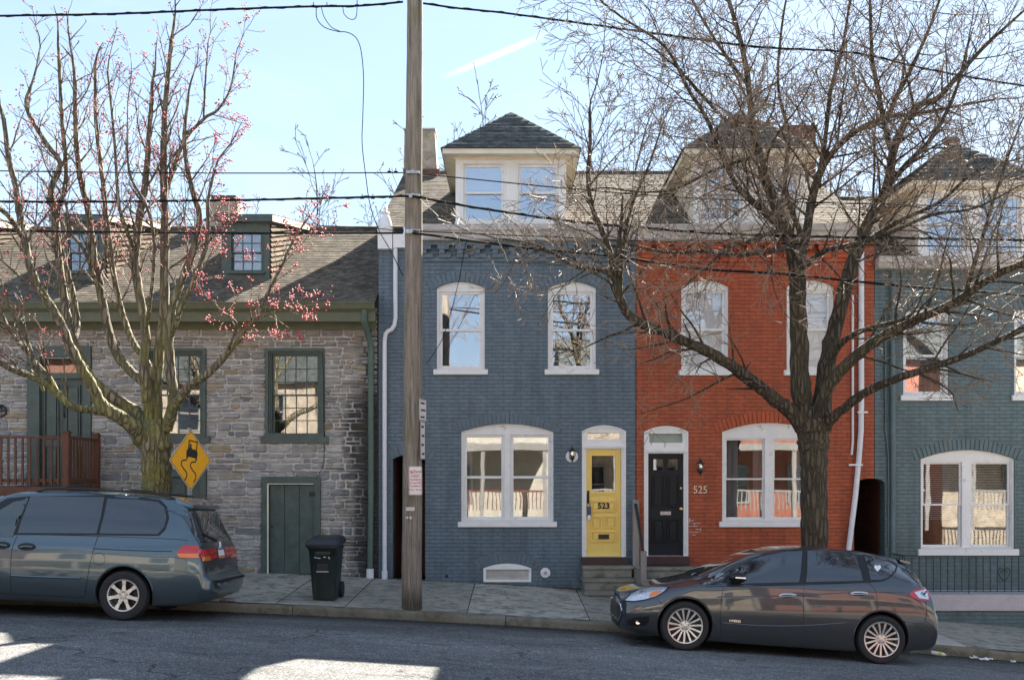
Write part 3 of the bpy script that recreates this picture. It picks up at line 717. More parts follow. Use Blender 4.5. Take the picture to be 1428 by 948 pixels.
leaf = MB(); ym = FAC + .09; rm = (ra + rb)/2
lites = [rect(ra + .10, rm - .045, Z(655), Z(640)), rect(rm + .045, rb - .10, Z(655), Z(640))]
leaf.plate(rect(ra, rb, rdz0 + .004, rdl - .004), lites, ym, ym + .045)
for L in lites: ring_plate(leaf, L[0][0] - .018, L[1][0] + .018, L[0][1] - .018, L[2][1] + .018, .018, ym - .010, ym)
for (za, zb_) in ((707, 663), (756, 723)):
    panel(leaf, ra + .08, rm - .03, Z(za), Z(zb_), ym); panel(leaf, rm + .03, rb - .08, Z(za), Z(zb_), ym)
rd = leaf.build('front_door', M['black'], red); rd['label'] = 'black six panel front door with two small top panes'
for L in lites: MB().box(L[0][0] - .003, L[1][0] + .003, ym + .018, ym + .024, L[0][1] - .003, L[2][1] + .003).build('pane', M['glass'], rd)
T = Matrix.Translation((rb - .035, ym - .0, Z(709.5))) @ Matrix.Rotation(pi/2, 4, 'X')
MB().lathe([(.001, 0), (.03, 0), (.03, .008), (.012, .012), (.012, .03), (.028, .045), (.028, .06), (.015, .07), (.001, .07)], 18, T).build('door_knob', M['brass'], rd, smooth=50)
T = Matrix.Translation((rb - .035, ym - .0, Z(680.5))) @ Matrix.Rotation(pi/2, 4, 'X')
MB().lathe([(.001, 0), (.024, 0), (.024, .015), (.001, .018)], 18, T).build('deadbolt', M['steel'], rd, smooth=50)
ms = MB(); ring_plate(ms, rm - .10, rm + .10, Z(718), Z(713), .01, ym - .016, ym - .001); ms.box(rm - .09, rm + .09, ym - .008, ym - .001, Z(717.6), Z(713.4)); ms.build('mail_slot', M['steel'], rd)
MB().box(rdoor[0] - .01, rdoor[1] + .01, FAC - .12, FAC + .03, Z(787), Z(775.5)).build('door_sill', M['brownsill'], red, bevel=.006)
text('house_number', '525', 0.20, simple('number_cream', (.75, .66, .50), .5), red, (X(976.5), FAC - .012, Z(683)), ext=.005, sx=.92)
lantern(975, 638, 664, 'black glass wall lantern beside the black door above the number 525', False)
pipe(red, 'downspout', [(X(1199.5), FAC - .07, Z(345)), (X(1199.5), FAC - .07, Z(560)), (X(1199), FAC - .07, Z(600)), (X(1196), FAC - .07, Z(640)), (X(1191), FAC - .08, Z(690)), (X(1181), FAC - .09, Z(768)), (X(1180), FAC - .09, Z(812))], .05, M['pvc'])
pipe(red, 'conduit', [(X(1188.5), FAC - .03, Z(412)), (X(1188.5), FAC - .03, Z(615)), (X(1187), FAC - .03, Z(634))], .022, M['pvc'])
for zz in (575, 648): MB().box(X(1181) if zz > 600 else X(1193), X(1200) if zz > 600 else X(1207), FAC - .13, FAC - .118, Z(zz + 1.3), Z(zz - 1.3)).build('pipe_strap', M['pvc'], red)
# passage between red and green house
gx0 = X(1219.8)
b = MB(); b.box(X(1234.5), X(1239), FAC + .285, FAC + 3, -1.3, Z(664)); b.box(X(1191) - .12, X(1191), FAC + .285 + .0, FAC + 3, -1.3, Z(664)); b.box(X(1191), X(1234), FAC + 3, FAC + 3.1, -1.3, Z(664)); b.build('passage_wall', M['oldbrick'], red)
# worn patch of bare mortar by the door
b = MB()
for (a, c, z) in ((960.5, 968, 725), (965, 977, 729), (960.5, 974, 733), (970, 978, 737), (961, 975, 741), (965, 970, 745)): b.box(X(a), X(c), FAC - .004, FAC - .0005, Z(z + 1.0), Z(z))
b.box(X(968), X(969), FAC - .0042, FAC - .0005, Z(734), Z(729)); b.box(X(976), X(977.3), FAC - .0042, FAC - .0005, Z(741), Z(736)); b.box(X(961), X(962.2), FAC - .0042, FAC - .0005, Z(729), Z(722))
b.build('bare_mortar', gen('bare_mortar', (.5, .42, .37), .9, .3, 12, .4, 60), red)

# ---- green house
gxe = X(1700)
grn = thing('green_brick_house', 'grey green painted brick row house with a white arched double window', 'house', (gx0, FAC, 0), 'row houses along the street')
GE = Z(363); gzt = Z(377)
gup = [(X(1259.5), X(1323)), (X(1414.5), X(1478))]; guz0, guzs = Z(551), Z(438)
glw = (X(1284), X(1415)); glz0, glzs = Z(765), Z(640)
zgb = walk(9, FAC) - 1.2
holes = [arch(*w, guz0, guzs, .12) for w in gup] + [arch(*glw, glz0, glzs, .17), arch(X(1560), X(1640), Z(640)-2.4, Z(640), .12)]
wall(grn, 'wall', M['green'], [(X(1234), zgb), (gxe, zgb), (gxe, gzt + .25), (gx0, gzt + .25), (gx0, Z(667)), (X(1226), Z(668)), (X(1231), Z(670)), (X(1234), Z(674))], holes)
shell(grn, X(1239), gxe, gzt, -2.5, FAC + .285, RY + 5.3, M['green'], M['room'])
b = MB(); b.box(X(1560)+.002, X(1640)-.002, FAC + .12, FAC + .2, Z(640)-2.39, Z(640)+.1); b.build('front_door', M['white'], grn)
fascia(grn, gx0, gxe, gzt + .005, GE + .02, 'fascia')
window(grn, *gup[0], guz0, guzs, .12, gm='glassc', wallm='greenp', sillm='white', back=[('curtain', .05, .5, 0, 1, 'curtain'), ('curtain', .5, .95, .0, 1, 'curtain')])
window(grn, *gup[1], guz0, guzs, .12, gm='glassc', wallm='greenp', back=[('shade', .05, .95, .5, 1, 'curtain')])
window(grn, *glw, glz0, glzs, .17, n=2, gm='glass', wallm='greenp', sillm='white', sash_b=.04, mull=.16, cas=.05, sillh=.13, back=[('blind', .04, .46, .32, 1, 'blind'), ('blind', .54, .96, .02, 1, 'blind2')])
dz_ = GE - EAVE
EV = EAVE; EAVE = GE; dormer(grn, 1272, 1465, None, eavey=252); EAVE = EV
main_roof(grn, gx0, gxe, GE, [], M['shingle'], rz=RZ + dz_)
b = MB(); b.lathe([(.001, 0), (.16, 0), (.15, .3), (.19, .32), (.19, .40), (.12, .42), (.001, .42)], 14, Matrix.Translation((X(1326, 24.8), 24.8, Z(218, 24.8)))); b.build('chimney', M['oldbrick'], grn)
pipe(grn, 'downspout', [(X(1243.5), FAC - .06, Z(375)), (X(1243.5), FAC - .06, Z(772) - .6)], .045, M['greenp'])
pipe(grn, 'conduit', [(X(1234), FAC - .03, Z(430)), (X(1234), FAC - .03, Z(600)), (X(1237), FAC - .03, Z(622)), (X(1238.5), FAC - .03, Z(640)), (X(1238.5), FAC - .03, Z(760))], .018, M['greenp'], n=8)
# ledge (areaway) and iron railing
ly = 18.85
b = MB(); x0, x1 = X(1262, ly), X(1560, ly)
lg = thing('brick_ledge', 'raised green brick planter ledge with pale coping under the railing', 'ledge', ((x0 + x1)/2, ly, -.4))
b.box(x0, x1, ly, FAC - .003, -2.0, Z(851, ly)); b.build('base_wall', M['green'], lg)
b = MB(); b.box(x0 - .04, x1 + .04, ly - .05, FAC - .003, Z(851, ly) + .002, Z(828.5, ly)); b.build('coping', M['ledge'], lg, bevel=.01)
rl = thing('iron_railing', 'dark iron railing with a scrolled heart in front of the green house', 'railing', (x0, ly + .05, Z(828, ly)))
yy = ly + .06; zt_, zb_ = Z(774.5, ly), Z(828.5, ly)
b = MB(); b.box(x0, x1, yy - .012, yy + .012, zt_ - .02, zt_); b.box(x0, x1, yy - .008, yy + .008, zb_ + .04, zb_ + .055); b.box(x0 - .0, x0 + .02, yy + .013, FAC - .01, zt_ - .02, zt_); b.box(x0, x0 + .02, yy + .013, FAC - .01, zb_ + .04, zb_ + .055)
b.build('rail', M['darkgreeniron'], rl)
b = MB(); x = x0 + .02
while x < x1:
    r = .007; b.box(x - r, x + r, yy - r, yy + r, zb_ + (.0 if int((x-x0)/.1295) % 9 == 0 else .056), zt_ - .021); 
    if int(round((x - x0)/.1295)) % 2 == 0: b.lathe([(.001, -.02), (.014, -.01), (.014, .01), (.001, .02)], 8, Matrix.Translation((x, yy, zb_ + .42)))
    x += 0.1295
for k in range(5): b.box(x0 + .003, x0 + .017, yy + .13*k + .09, yy + .13*k + .104, zb_ + .056, zt_ - .021)
b.build('baluster', M['darkgreeniron'], rl)
# heart scroll
hx, hz = X(1402, ly), Z(799, ly); b = MB()
for s_ in (-1, 1):
    pts = [(hx, hz - .16), (hx + s_*.05, hz - .10), (hx + s_*.10, hz - .02), (hx + s_*.11, hz + .05), (hx + s_*.07, hz + .10), (hx + s_*.02, hz + .07), (hx + s_*.025, hz + .02), (hx + s_*.06, hz + .015), (hx + s_*.065, hz + .045)]
    b.tube([(a, yy - .012, c) for a, c in pts], .008, 6)
b.build('heart_scroll', M['darkgreeniron'], rl, smooth=60)
# ---------------------------------------------------------------- stone house
def stonemat():
    m, nt, b = newmat('rubble_stone'); co = coords(nt); gi = N(nt, 'ShaderNodeNewGeometry')
    rnd = gi.outputs['Random Per Island']
    c = ramp(nt, rnd, [(0.0, (.20, .205, .215)), (0.2, (.32, .315, .31)), (0.4, (.40, .39, .37)), (0.55, (.25, .25, .255)), (0.72, (.44, .425, .40)), (0.88, (.33, .315, .29)), (0.96, (.38, .31, .22)), (1.0, (.30, .235, .16))])
    big = noise(nt, co, 3.5, 6, .65); st = noise(nt, mapping(nt, co, (2, 2, 16)), 3, 6, .7); fine = noise(nt, co, 60, 4, .7)
    c = mixc(nt, .55, c, ramp(nt, st, [(.3, .1), (.7, .9)]), 'OVERLAY'); c = mixc(nt, .4, c, ramp(nt, big, [(.3, .15), (.7, .85)]), 'OVERLAY')
    # black run-off stain beside the downspout and painted warm light under the eave
    sp = N(nt, 'ShaderNodeSeparateXYZ'); nt.links.new(co, sp.inputs[0])
    def mr(s_, a, c_):
        n = N(nt, 'ShaderNodeMapRange'); n.inputs[1].default_value = a; n.inputs[2].default_value = c_; nt.links.new(s_, n.inputs[0]); return n.outputs[0]
    sn = noise(nt, mapping(nt, co, (1, 1, .5)), 2.6, 6, .7)
    wob = N(nt, 'ShaderNodeMath', operation='MULTIPLY_ADD'); nt.links.new(sn, wob.inputs[0]); wob.inputs[1].default_value = 1.3; nt.links.new(sp.outputs[0], wob.inputs[2])
    s1 = mr(wob.outputs[0], -.10, .25)
    zz = mr(sp.outputs[2], 4.15, 3.6)
    mu = N(nt, 'ShaderNodeMath', operation='MULTIPLY'); nt.links.new(s1, mu.inputs[0]); nt.links.new(zz, mu.inputs[1])
    mu2 = N(nt, 'ShaderNodeMath', operation='MULTIPLY'); nt.links.new(mu.outputs[0], mu2.inputs[0]); mu2.inputs[1].default_value = .9
    warm = mr(sp.outputs[2], 3.9, 5.1)
    w2 = N(nt, 'ShaderNodeMath', operation='MULTIPLY'); nt.links.new(warm, w2.inputs[0]); w2.inputs[1].default_value = .38
    c = mixc(nt, w2.outputs[0], c, (.25, .17, .085))
    c = mixc(nt, mu2.outputs[0], c, (.018, .018, .02))
    nt.links.new(c, b.inputs['Base Color']); b.inputs['Roughness'].default_value = .85
    n1 = bump(nt, None, st, .7, .015); bump(nt, b, fine, .5, .006, n1); return m
def mortarmat():
    m, nt, b = newmat('lime_mortar'); co = coords(nt)
    sp = N(nt, 'ShaderNodeSeparateXYZ'); nt.links.new(co, sp.inputs[0])
    n = N(nt, 'ShaderNodeMapRange'); n.inputs[1].default_value = -.55; n.inputs[2].default_value = -.2; nt.links.new(sp.outputs[0], n.inputs[0])
    c = ramp(nt, noise(nt, co, 6, 6, .7), [(.3, (.5, .48, .45)), (.7, (.78, .76, .72))])
    c = mixc(nt, n.outputs[0], c, (.05, .05, .05)); nt.links.new(c, b.inputs['Base Color']); b.inputs['Roughness'].default_value = .95
    bump(nt, b, noise(nt, co, 60, 4), .5, .006); return m
M['stone'] = stonemat(); M['mortar'] = mortarmat()
SH = Z(438)       # eave height of the stone house
sx0, sx1 = X(-330), X(527.6)
st = thing('stone_house', 'grey rubble stone cottage with green trim and a shingled roof', 'house', (sx1, FAC, 0), 'row houses along the street')
ORG[st.name] = Vector((sx1, FAC, 0))
ops = {'w1': rect(X(371), X(452), Z(613), Z(486)), 'w2': rect(X(206), X(287), Z(613), Z(486)), 'd': rect(X(40), X(127), Z(681), Z(484)),
       'c1': rect(X(366), X(446.5), walk(X(405), FAC) - .06, Z(665)), 'c2': rect(X(206), X(287.5), walk(X(246), FAC) - .06, Z(655)), 'w0': rect(X(-160), X(-79), Z(613), Z(486))}
zbs = lambda x: walk(x, FAC) - .3
wall(st, 'wall', M['mortar'], [(sx0, zbs(sx0)), (sx1, zbs(sx1)), (sx1, SH + .3), (sx0, SH + .3)], list(ops.values()), y=FAC + .012, th=.3)
shell(st, sx0, sx1 - .01, SH, 0.0, FAC + .32, 28.0, M['mortar'], M['room'])
rng = random.Random(11)
brk = sorted(set([round(p, 3) for o in ops.values() for p in (o[0][1], o[2][1])])); zlo, zhi = walk(sx1, FAC) - .1, SH + .05
def stone(mb, x0, x1, z0, z1):
    if x1 - x0 < .05 or z1 - z0 < .03: return
    gp = rng.uniform(.005, .013); x0 += gp; x1 -= gp; z0 += gp*.9; z1 -= gp*.9
    w, h = x1 - x0, z1 - z0; n = max(2, int(w/.09)); j = min(.012, h*.12, w*.12); r = min(.022, h*.25, w*.2)
    pts = []
    sk = rng.uniform(-.012, .012)
    for i in range(n + 1):
        t = i / n; xx = x0 + r + (w - 2*r)*t; pts.append((xx + (rng.uniform(-j, j) if 0 < i < n else 0), z0 + rng.uniform(-j*.3, j) + sk*t))
    pts += [(x1 - rng.uniform(0, j), z0 + h*.33 + rng.uniform(-j, j)), (x1 - rng.uniform(0, j), z0 + h*.67 + rng.uniform(-j, j))]
    for i in range(n, -1, -1):
        t = i / n; xx = x0 + r + (w - 2*r)*t; pts.append((xx + (rng.uniform(-j, j) if 0 < i < n else 0), z1 - rng.uniform(-j*.3, j) + sk*t))
    pts += [(x0 + rng.uniform(0, j), z0 + h*.67 + rng.uniform(-j, j)), (x0 + rng.uniform(0, j), z0 + h*.33 + rng.uniform(-j, j))]
    pr = rng.uniform(.010, .038); cx, cz = (x0 + x1)/2, (z0 + z1)/2; m = len(pts); k1 = max(.6, 1 - .030/h); kx = max(.7, 1 - .03/w)
    tx, tz = rng.uniform(-.012, .012), rng.uniform(-.012, .012)
    vs = [(p[0], FAC + .02, p[1]) for p in pts]
    vs += [(p[0], FAC - pr*.55, p[1]) for p in pts]
    vs += [(cx + (p[0] - cx)*kx, FAC - pr + tx*(p[0]-cx)/w + tz*(p[1]-cz)/h + rng.uniform(-.003, .003), cz + (p[1] - cz)*k1) for p in pts]
    fs = []
    for a in (0, m):
        for i in range(m): i2 = (i + 1) % m; fs.append((a + i, a + i2, a + m + i2, a + m + i))
    fs.append(tuple(2*m + i for i in range(m)))
    mb.add(vs, fs)
sb = MB(); z = zlo - rng.random()*.05
levels = [z]
while z < zhi:
    h = rng.choice([.062, .075, .09, .10, .12, .15]); nz = z + h
    for q in brk:
        if abs(nz - q) < .045: nz = q
    if nz - levels[-1] < .04: nz += .06
    levels.append(nz); z = nz
vx0 = X(-60)
for a, c in zip(levels[:-1], levels[1:]):
    mid = (a + c)/2
    if c - a > .24:
        pass
    spans = [(vx0 - 2.2, sx1 - .01)]
    for o in ops.values():
        o0, o1 = o[0][0] - .005, o[1][0] + .005
        if o[0][1] - .001 < mid < o[2][1] + .001:
            ns = []
            for (u, v) in spans:
                if o1 <= u or o0 >= v: ns.append((u, v)); continue
                if o0 > u: ns.append((u, o0))
                if o1 < v: ns.append((o1, v))
            spans = ns
    for (u, v) in spans:
        x = u
        while x < v - .02:
            w = rng.uniform(.12, .44) * (1.15 if c - a > .10 else .85); e = min(v, x + w)
            if v - e < .1: e = v
            if a > walk(x, FAC) - .25:
                if c - a > .115 and rng.random() < .3:
                    zm = a + (c-a)*rng.uniform(.4, .6); stone(sb, x, e, a, zm); xm = x + (e-x)*rng.uniform(.35, .65); stone(sb, x, xm, zm, c); stone(sb, xm, e, zm, c)
                else: stone(sb, x, e, a, c)
            x = e
so = sb.build('stonework', M['stone'], st)
# openings
def green_window(k):
    o = ops[k]; f = window(st, o[0][0] + .05, o[1][0] - .05, o[0][1] + .06, o[2][1] - .05, 0, y=FAC - .02, fm='trim', gm='glass', cas=.055, head=.055, sash_b=.035, grid=(4, 3), sillh=.12, sillx=.14, rec=.05)
    b = MB(); ring_plate(b, o[0][0] - .01, o[1][0] + .01, o[0][1] + .06, o[2][1] + .01, .062, FAC - .045, FAC + .02); b.build('casing', M['trim'], f, bevel=.006)
green_window('w1'); green_window('w2'); green_window('w0')
def cellar_door(k, white=True):
    o = ops[k]; x0, x1, z1 = o[0][0], o[1][0], o[2][1]; z0 = o[0][1]
    f = MB(); f.plate([(x0 - .01, z0), (x1 + .01, z0), (x1 + .01, z1 + .01), (x0 - .01, z1 + .01)], [rect(x0 + .13, x1 - .11, z0 + .001, z1 - .13)], FAC - .05, FAC + .12); f = f.build('cellar_door_frame', M['trim'], st, bevel=.004)
    b = MB(); n = 3; a, c = x0 + .135, x1 - .115
    for i in range(n): b.box(a + (c-a)*i/n + .004, a + (c-a)*(i+1)/n - .004, FAC + .01, FAC + .05, z0 + .06, z1 - .145)
    b.box(a, c, FAC + .045, FAC + .06, z0 + .05, z1 - .14)
    d = b.build('cellar_door', M['trim'], st, bevel=.003)
    if white:
        b = MB(); b.box(x0 + .10, x0 + .128, FAC - .058, FAC - .051, z0 + .02, z1 - .12); b.box(x0 + .129, x1 - .12, FAC - .058, FAC - .051, z1 - .135, z1 - .12); b.build('weather_strip', M['cream'], f)
        b = MB(); b.box(c - .09, c - .005, FAC - .02, FAC + .008, z1 - .36, z1 - .28); b.box(c - .0, c + .03, FAC - .055, FAC - .051, z1 - .36, z1 - .28); b.build('hinge', M['iron'], d)
        MB().lathe([(.001, 0), (.02, 0), (.02, .04), (.001, .05)], 12, Matrix.Translation((a + .05, FAC + .01, (z0 + z1)/2 + .02)) @ Matrix.Rotation(pi/2, 4, 'X')).build('knob', M['iron'], d)
cellar_door('c1'); cellar_door('c2', False)
# front door with transom behind the porch
o = ops['d']; x0, x1, z0, z1 = o[0][0], o[1][0], o[0][1], o[2][1]
f = MB(); ty0, ty1 = Z(520), Z(497); dxa, dxb = x0 + .22, x1 - .14
f.plate(rect(x0 - .01, x1 + .01, z0, z1 + .01), [rect(dxa, dxb, z0 + .001, Z(528)), rect(dxa + .02, dxb - .02, ty0, ty1)], FAC - .05, FAC + .1); f = f.build('door_frame', M['trim'], st, bevel=.005)
MB().box(dxa, dxb, FAC + .03, FAC + .035, ty0 - .01, ty1 + .01).build('transom_pane', M['glass'], f)
b = MB(); dm = (dxa + dxb)/2; b.box(dxa, dm - .003, FAC + .04, FAC + .085, z0, Z(528) - .002); b.box(dm + .003, dxb, FAC + .04, FAC + .085, z0, Z(528) - .002)
for (u, v) in ((dxa, dm), (dm, dxb)):
    for (w0, w1) in ((z0 + .12, z0 + .8), (z0 + .95, Z(528) - .12)): panel(b, u + .07, v - .07, w0, w1, FAC + .039)
dd = b.build('front_door', M['trim'], st)
pipe(dd, 'handle', [(dm + .04, FAC + .035, Z(582)), (dm + .04, FAC - .0, Z(580)), (dm + .04, FAC - .01, Z(574)), (dm + .04, FAC + .0, Z(568)), (dm + .04, FAC + .035, Z(566))], .013, M['iron'], n=8)
# iron ring on the wall
b = MB(); cx, cz = X(3), Z(573); b.tube([(cx + .10*cos(a*pi/10), FAC - .05, cz + .10*sin(a*pi/10)) for a in range(21)], .018, 6); b.tube([(cx - .09, FAC - .05, cz), (cx + .09, FAC - .05, cz)], .014, 6); b.tube([(cx, FAC - .05, cz + .09), (cx, FAC + .01, cz)], .014, 6); b.build('wall_ring', M['iron'], st, smooth=60)
# eave: soffit board, frieze and gutter
ey = FAC - .45
b = MB(); b.box(sx0, sx1 + .0, ey, FAC + .011, SH - .02, SH + .02); b.box(sx0, sx1 - .03, FAC - .06, FAC - .04, SH - .30, SH - .021); b.box(sx0, sx1, ey + .02, ey + .05, SH - .2, SH - .021); b.build('soffit', M['gutter'], st)
b = MB(); prof = [(ey + .02, SH - .005), (ey - .02, SH - .01), (ey - .06, SH + .03), (ey - .085, SH + .10), (ey - .10, SH + .13), (ey - .10, SH + .145), (ey - .075, SH + .145), (ey - .06, SH + .10), (ey - .03, SH + .04), (ey + .02, SH + .03)]
vs = [(xx, p[0], p[1]) for xx in (sx0, sx1 - .005) for p in prof]; m = len(prof)
b.add(vs, [(i, (i+1) % m, m + (i+1) % m, m + i) for i in range(m)] + [tuple(range(m)), tuple(m + i for i in range(m))]); b.build('gutter', M['gutter'], st)
sry, srz = 24.2, 7.97
r = MB(); roof_slope(r, (sx0, ey - .04, SH + .13), (sx1 - .01, ey - .04, SH + .13), (sx1 - .01, sry, srz), (sx0, sry, srz), course=.145, lip=.009)
roof_slope(r, (sx1 - .01, sry + 4.5, SH + .1), (sx0, sry + 4.5, SH + .1), (sx0, sry, srz), (sx1 - .01, sry, srz), course=.4); r.build('roof', M['shingle'], st, recalc=False)
MB().tube([(sx0, sry, srz + .02), (sx1 - .02, sry, srz + .02)], .06, 8).build('ridge_cap', M['shingle'], st)
gd = X(517)
pipe(st, 'downspout', [(X(513), ey - .02, SH + .0), (X(513), ey - .02, Z(452)), (X(514), FAC - .30, Z(462)), (X(517.5), FAC - .12, Z(478)), (gd + .015, FAC - .09, Z(486)), (gd + .015, FAC - .09, Z(690))], .058, M['trimlt'])
pipe(st, 'downspout', [(gd + .015, FAC - .09, Z(688)), (gd, FAC - .09, Z(794))], .052, M['trimlt'])
pipe(st, 'downspout', [(gd, FAC - .09, Z(792)), (gd, FAC - .09, Z(809))], .07, M['pvc'])
# shed dormers
def shed_dormer(pa, pb, pt, pbm, yd):
    x0, x1, z0, z1 = X(pa, yd), X(pb, yd), Z(pbm, yd) - .1, Z(pt, yd)
    wx0, wx1, wz0, wz1 = x0 + .16, x1 - .13, z0 + .2, z1 - .18
    b = MB(); b.plate(rect(x0, x1, z0, z1), [rect(wx0, wx1, wz0, wz1)], yd, yd + .1); d = b.build('dormer', M['trim'], st)
    b = MB(); b.hexa([(x0 + .02, yd + .101, z0), (x1 - .002, yd + .101, z0), (x1 - .002, sry - .1, z0), (x0 + .02, sry - .1, z0), (x0 + .02, yd + .101, z1), (x1 - .002, yd + .101, z1), (x1 - .002, sry - .1, srz + .02), (x0 + .02, sry - .1, srz + .02)]); b2 = b
    # shingled cheek with raking courses
    ck = MB(); k = 12
    for i in range(k):
        za = z0 + (z1 - z0)*i/k; zb_ = z0 + (z1 - z0)*(i + 1)/k; dzk = (srz - z1)
        ck.add([(x1 + .045, yd, za), (x1 + .045, sry - .1, za + .9), (x1 + .002, sry - .1, zb_ + .9), (x1 + .002, yd, zb_)], [(0, 1, 2, 3)])
    ck.build('cheek', M['shingle3'], d, recalc=False)
    hol = MB(); 
    for xx in (x0 + .02, x1 - .06):
        hol.hexa([(xx, yd + .101, z0), (xx + .05, yd + .101, z0), (xx + .05, sry - .1, z0 + .8), (xx, sry - .1, z0 + .8), (xx, yd + .101, z1), (xx + .05, yd + .101, z1), (xx + .05, sry - .1, srz), (xx, sry - .1, srz)])
    hol.build('dormer_side', M['shingle'], d)
    rf = MB(); ov = .09
    rf.hexa([(x0 - ov, yd - .12, z1 - .02), (x1 + ov, yd - .12, z1 - .02), (x1 + ov, sry + .1, srz + .0), (x0 - ov, sry + .1, srz + .0), (x0 - ov, yd - .12, z1 + .10), (x1 + ov, yd - .12, z1 + .10), (x1 + ov, sry + .1, srz + .12), (x0 - ov, sry + .1, srz + .12)])
    rf.build('dormer_roof', M['cream'], d)
    rr = MB(); roof_slope(rr, (x0 - ov, yd - .14, z1 + .105), (x1 + ov, yd - .14, z1 + .105), (x1 + ov, sry + .1, srz + .125), (x0 - ov, sry + .1, srz + .125), under=False); rr.build('dormer_shingles', M['shingle'], d, recalc=False)
    MB().box(x0 - ov - .01, x1 + ov - .0, yd - .15, yd - .122, z1 - .03, z1 + .10).build('dormer_fascia', M['trim'], d)
    window(st, wx0, wx1, wz0, wz1, 0, y=yd - .03, fm='trim', gm='glass', cas=.03, head=.03, sash_b=.03, grid=(3, 2), sillh=.05, sillx=.05, rec=.05, name='dormer_window', back=[('shade', .05, .95, 0, 1, 'curtain')] if pa > 200 else None)
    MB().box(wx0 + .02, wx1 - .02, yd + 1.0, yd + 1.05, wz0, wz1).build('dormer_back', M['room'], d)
shed_dormer(309, 376, 309, 386, 20.5); shed_dormer(80, 147, 309, 386, 20.5); shed_dormer(-150, -83, 309, 386, 20.5)
b = MB(); yc = 24.5; b.box(X(292, yc), X(331, yc), yc, yc + .6, srz - .6, Z(280, yc)); ch = b.build('chimney', M['tan'], st, bevel=.01)
b = MB(); b.box(X(294, yc), X(329, yc), yc + .02, yc + .58, Z(280, yc) + .002, Z(272, yc)); b.build('cap', M['oldbrick'], ch)

# ---------------------------------------------------------------- porch, steps, railings
pf = 18.15; px_r = X(92, pf); fz = Z(681, pf) + .03; pl = X(-140, pf)
pc = thing('wooden_porch', 'brown stained wooden porch with a picket railing at the stone house', 'porch', (px_r, pf, walk(px_r, pf)))
b = MB(); x = pl
while x < px_r: b.box(x + .003, x + .137, pf, FAC - .06, fz - .03, fz); x += .14
b.box(pl, px_r, pf - .03, pf - .002, fz - .24, fz + .0); b.box(px_r + .002, px_r + .03, pf - .03, FAC - .06, fz - .24, fz); b.build('deck', M['deck'], pc)
ztp = Z(608, pf); b = MB()
b.box(pl, px_r - .05, pf - .0, pf + .09, ztp - .035, ztp); b.box(pl, px_r - .05, pf + .03, pf + .065, fz + .08, fz + .14)
b.box(px_r - .045, px_r + .045, pf + .06, FAC - .12, ztp - .035, ztp); b.box(px_r - .02, px_r + .02, pf + .06, FAC - .12, fz + .08, fz + .14); b.build('handrail', M['deck'], pc)
b = MB(); x = px_r - .14
while x > pl: b.box(x - .018, x + .018, pf + .005, pf + .029, fz + .03, ztp - .036); x -= .125
y = pf + .16
while y < FAC - .16: b.box(px_r - .045, px_r - .021, y - .018, y + .018, fz + .03, ztp - .036); y += .125
b.build('picket', M['deck'], pc)
for (xx, yy) in ((px_r, pf + .03), (px_r, FAC - .12), (X(-60, pf), pf + .03)):
    b = MB(); b.box(xx - .055, xx + .055, yy - .055, yy + .055, walk(xx, yy) - .1, ztp + .05); b.box(xx - .07, xx + .07, yy - .07, yy + .07, ztp + .052, ztp + .075); b.box(xx - .05, xx + .05, yy - .05, yy + .05, ztp + .077, ztp + .10); b.build('post', M['deck'], pc, bevel=.004)
def steps(name, xa, xb, label, zs, ys):
    t = thing(name, label, 'steps', ((xa + xb)/2, ys[-1], walk((xa+xb)/2, ys[-1]) - .02), 'concrete door steps')
    for i, (z_, y_) in enumerate(zip(zs, ys)):
        zb_ = (zs[i + 1] + .003) if i < len(zs) - 1 else walk((xa+xb)/2, y_) - .2
        b = MB(); o_ = .0 + (.012 if i % 2 else 0)
        b.box(xa - .01 - o_, xb + .01 + o_, y_ - .02, FAC - .003, z_ - .055, z_); b.box(xa + .01, xb - .01, y_ + .01, FAC - .003, zb_ , z_ - .057); b.build('step', M['conc'], t, bevel=.012)
steps('door_steps', X(811), X(879), 'weathered mossy concrete steps up to the yellow door', [Z(787) , Z(787) - .21, Z(787) - .42], [19.22, 18.96, 18.68])
steps('door_steps', X(897), X(972), 'grey concrete steps below the black door, half hidden by the car', [Z(788.5), Z(788.5) - .2, Z(788.5) - .4, Z(788.5) - .58], [19.2, 18.94, 18.66, 18.4])
hr = thing('stoop_handrail', 'grey wooden posts with a sloping black handrail between the two stoops', 'handrail', (X(887), 19.3, walk(X(887), 19.3)))
MB().box(X(881.5), X(890.5), FAC - .12, FAC - .01, Z(835), Z(697)).build('post', M['wood'], hr, bevel=.006)
y2 = 18.75; b = MB(); xa = X(893, y2); b.box(xa, xa + .11, y2 - .05, y2 + .06, walk(1.9, y2) - .2, Z(768, y2)); b.build('post', M['wood'], hr, bevel=.006)
b = MB(); p0 = P(886.5, 703, FAC - .12); p1 = Vector((xa + .05, y2, Z(770, y2))); d = Vector((.024, 0, 0)); u = Vector((0, .015, .036))
b.hexa([p0 - d - u, p0 + d - u, p1 + d - u, p1 - d - u, p0 - d + u, p0 + d + u, p1 + d + u, p1 - d + u]); b.build('rail', M['iron'], hr)
b = MB(); b.box(X(881), X(895), 18.9, FAC - .02, -.3, Z(789)); b.build('stub_wall', M['conc'], hr, bevel=.02)
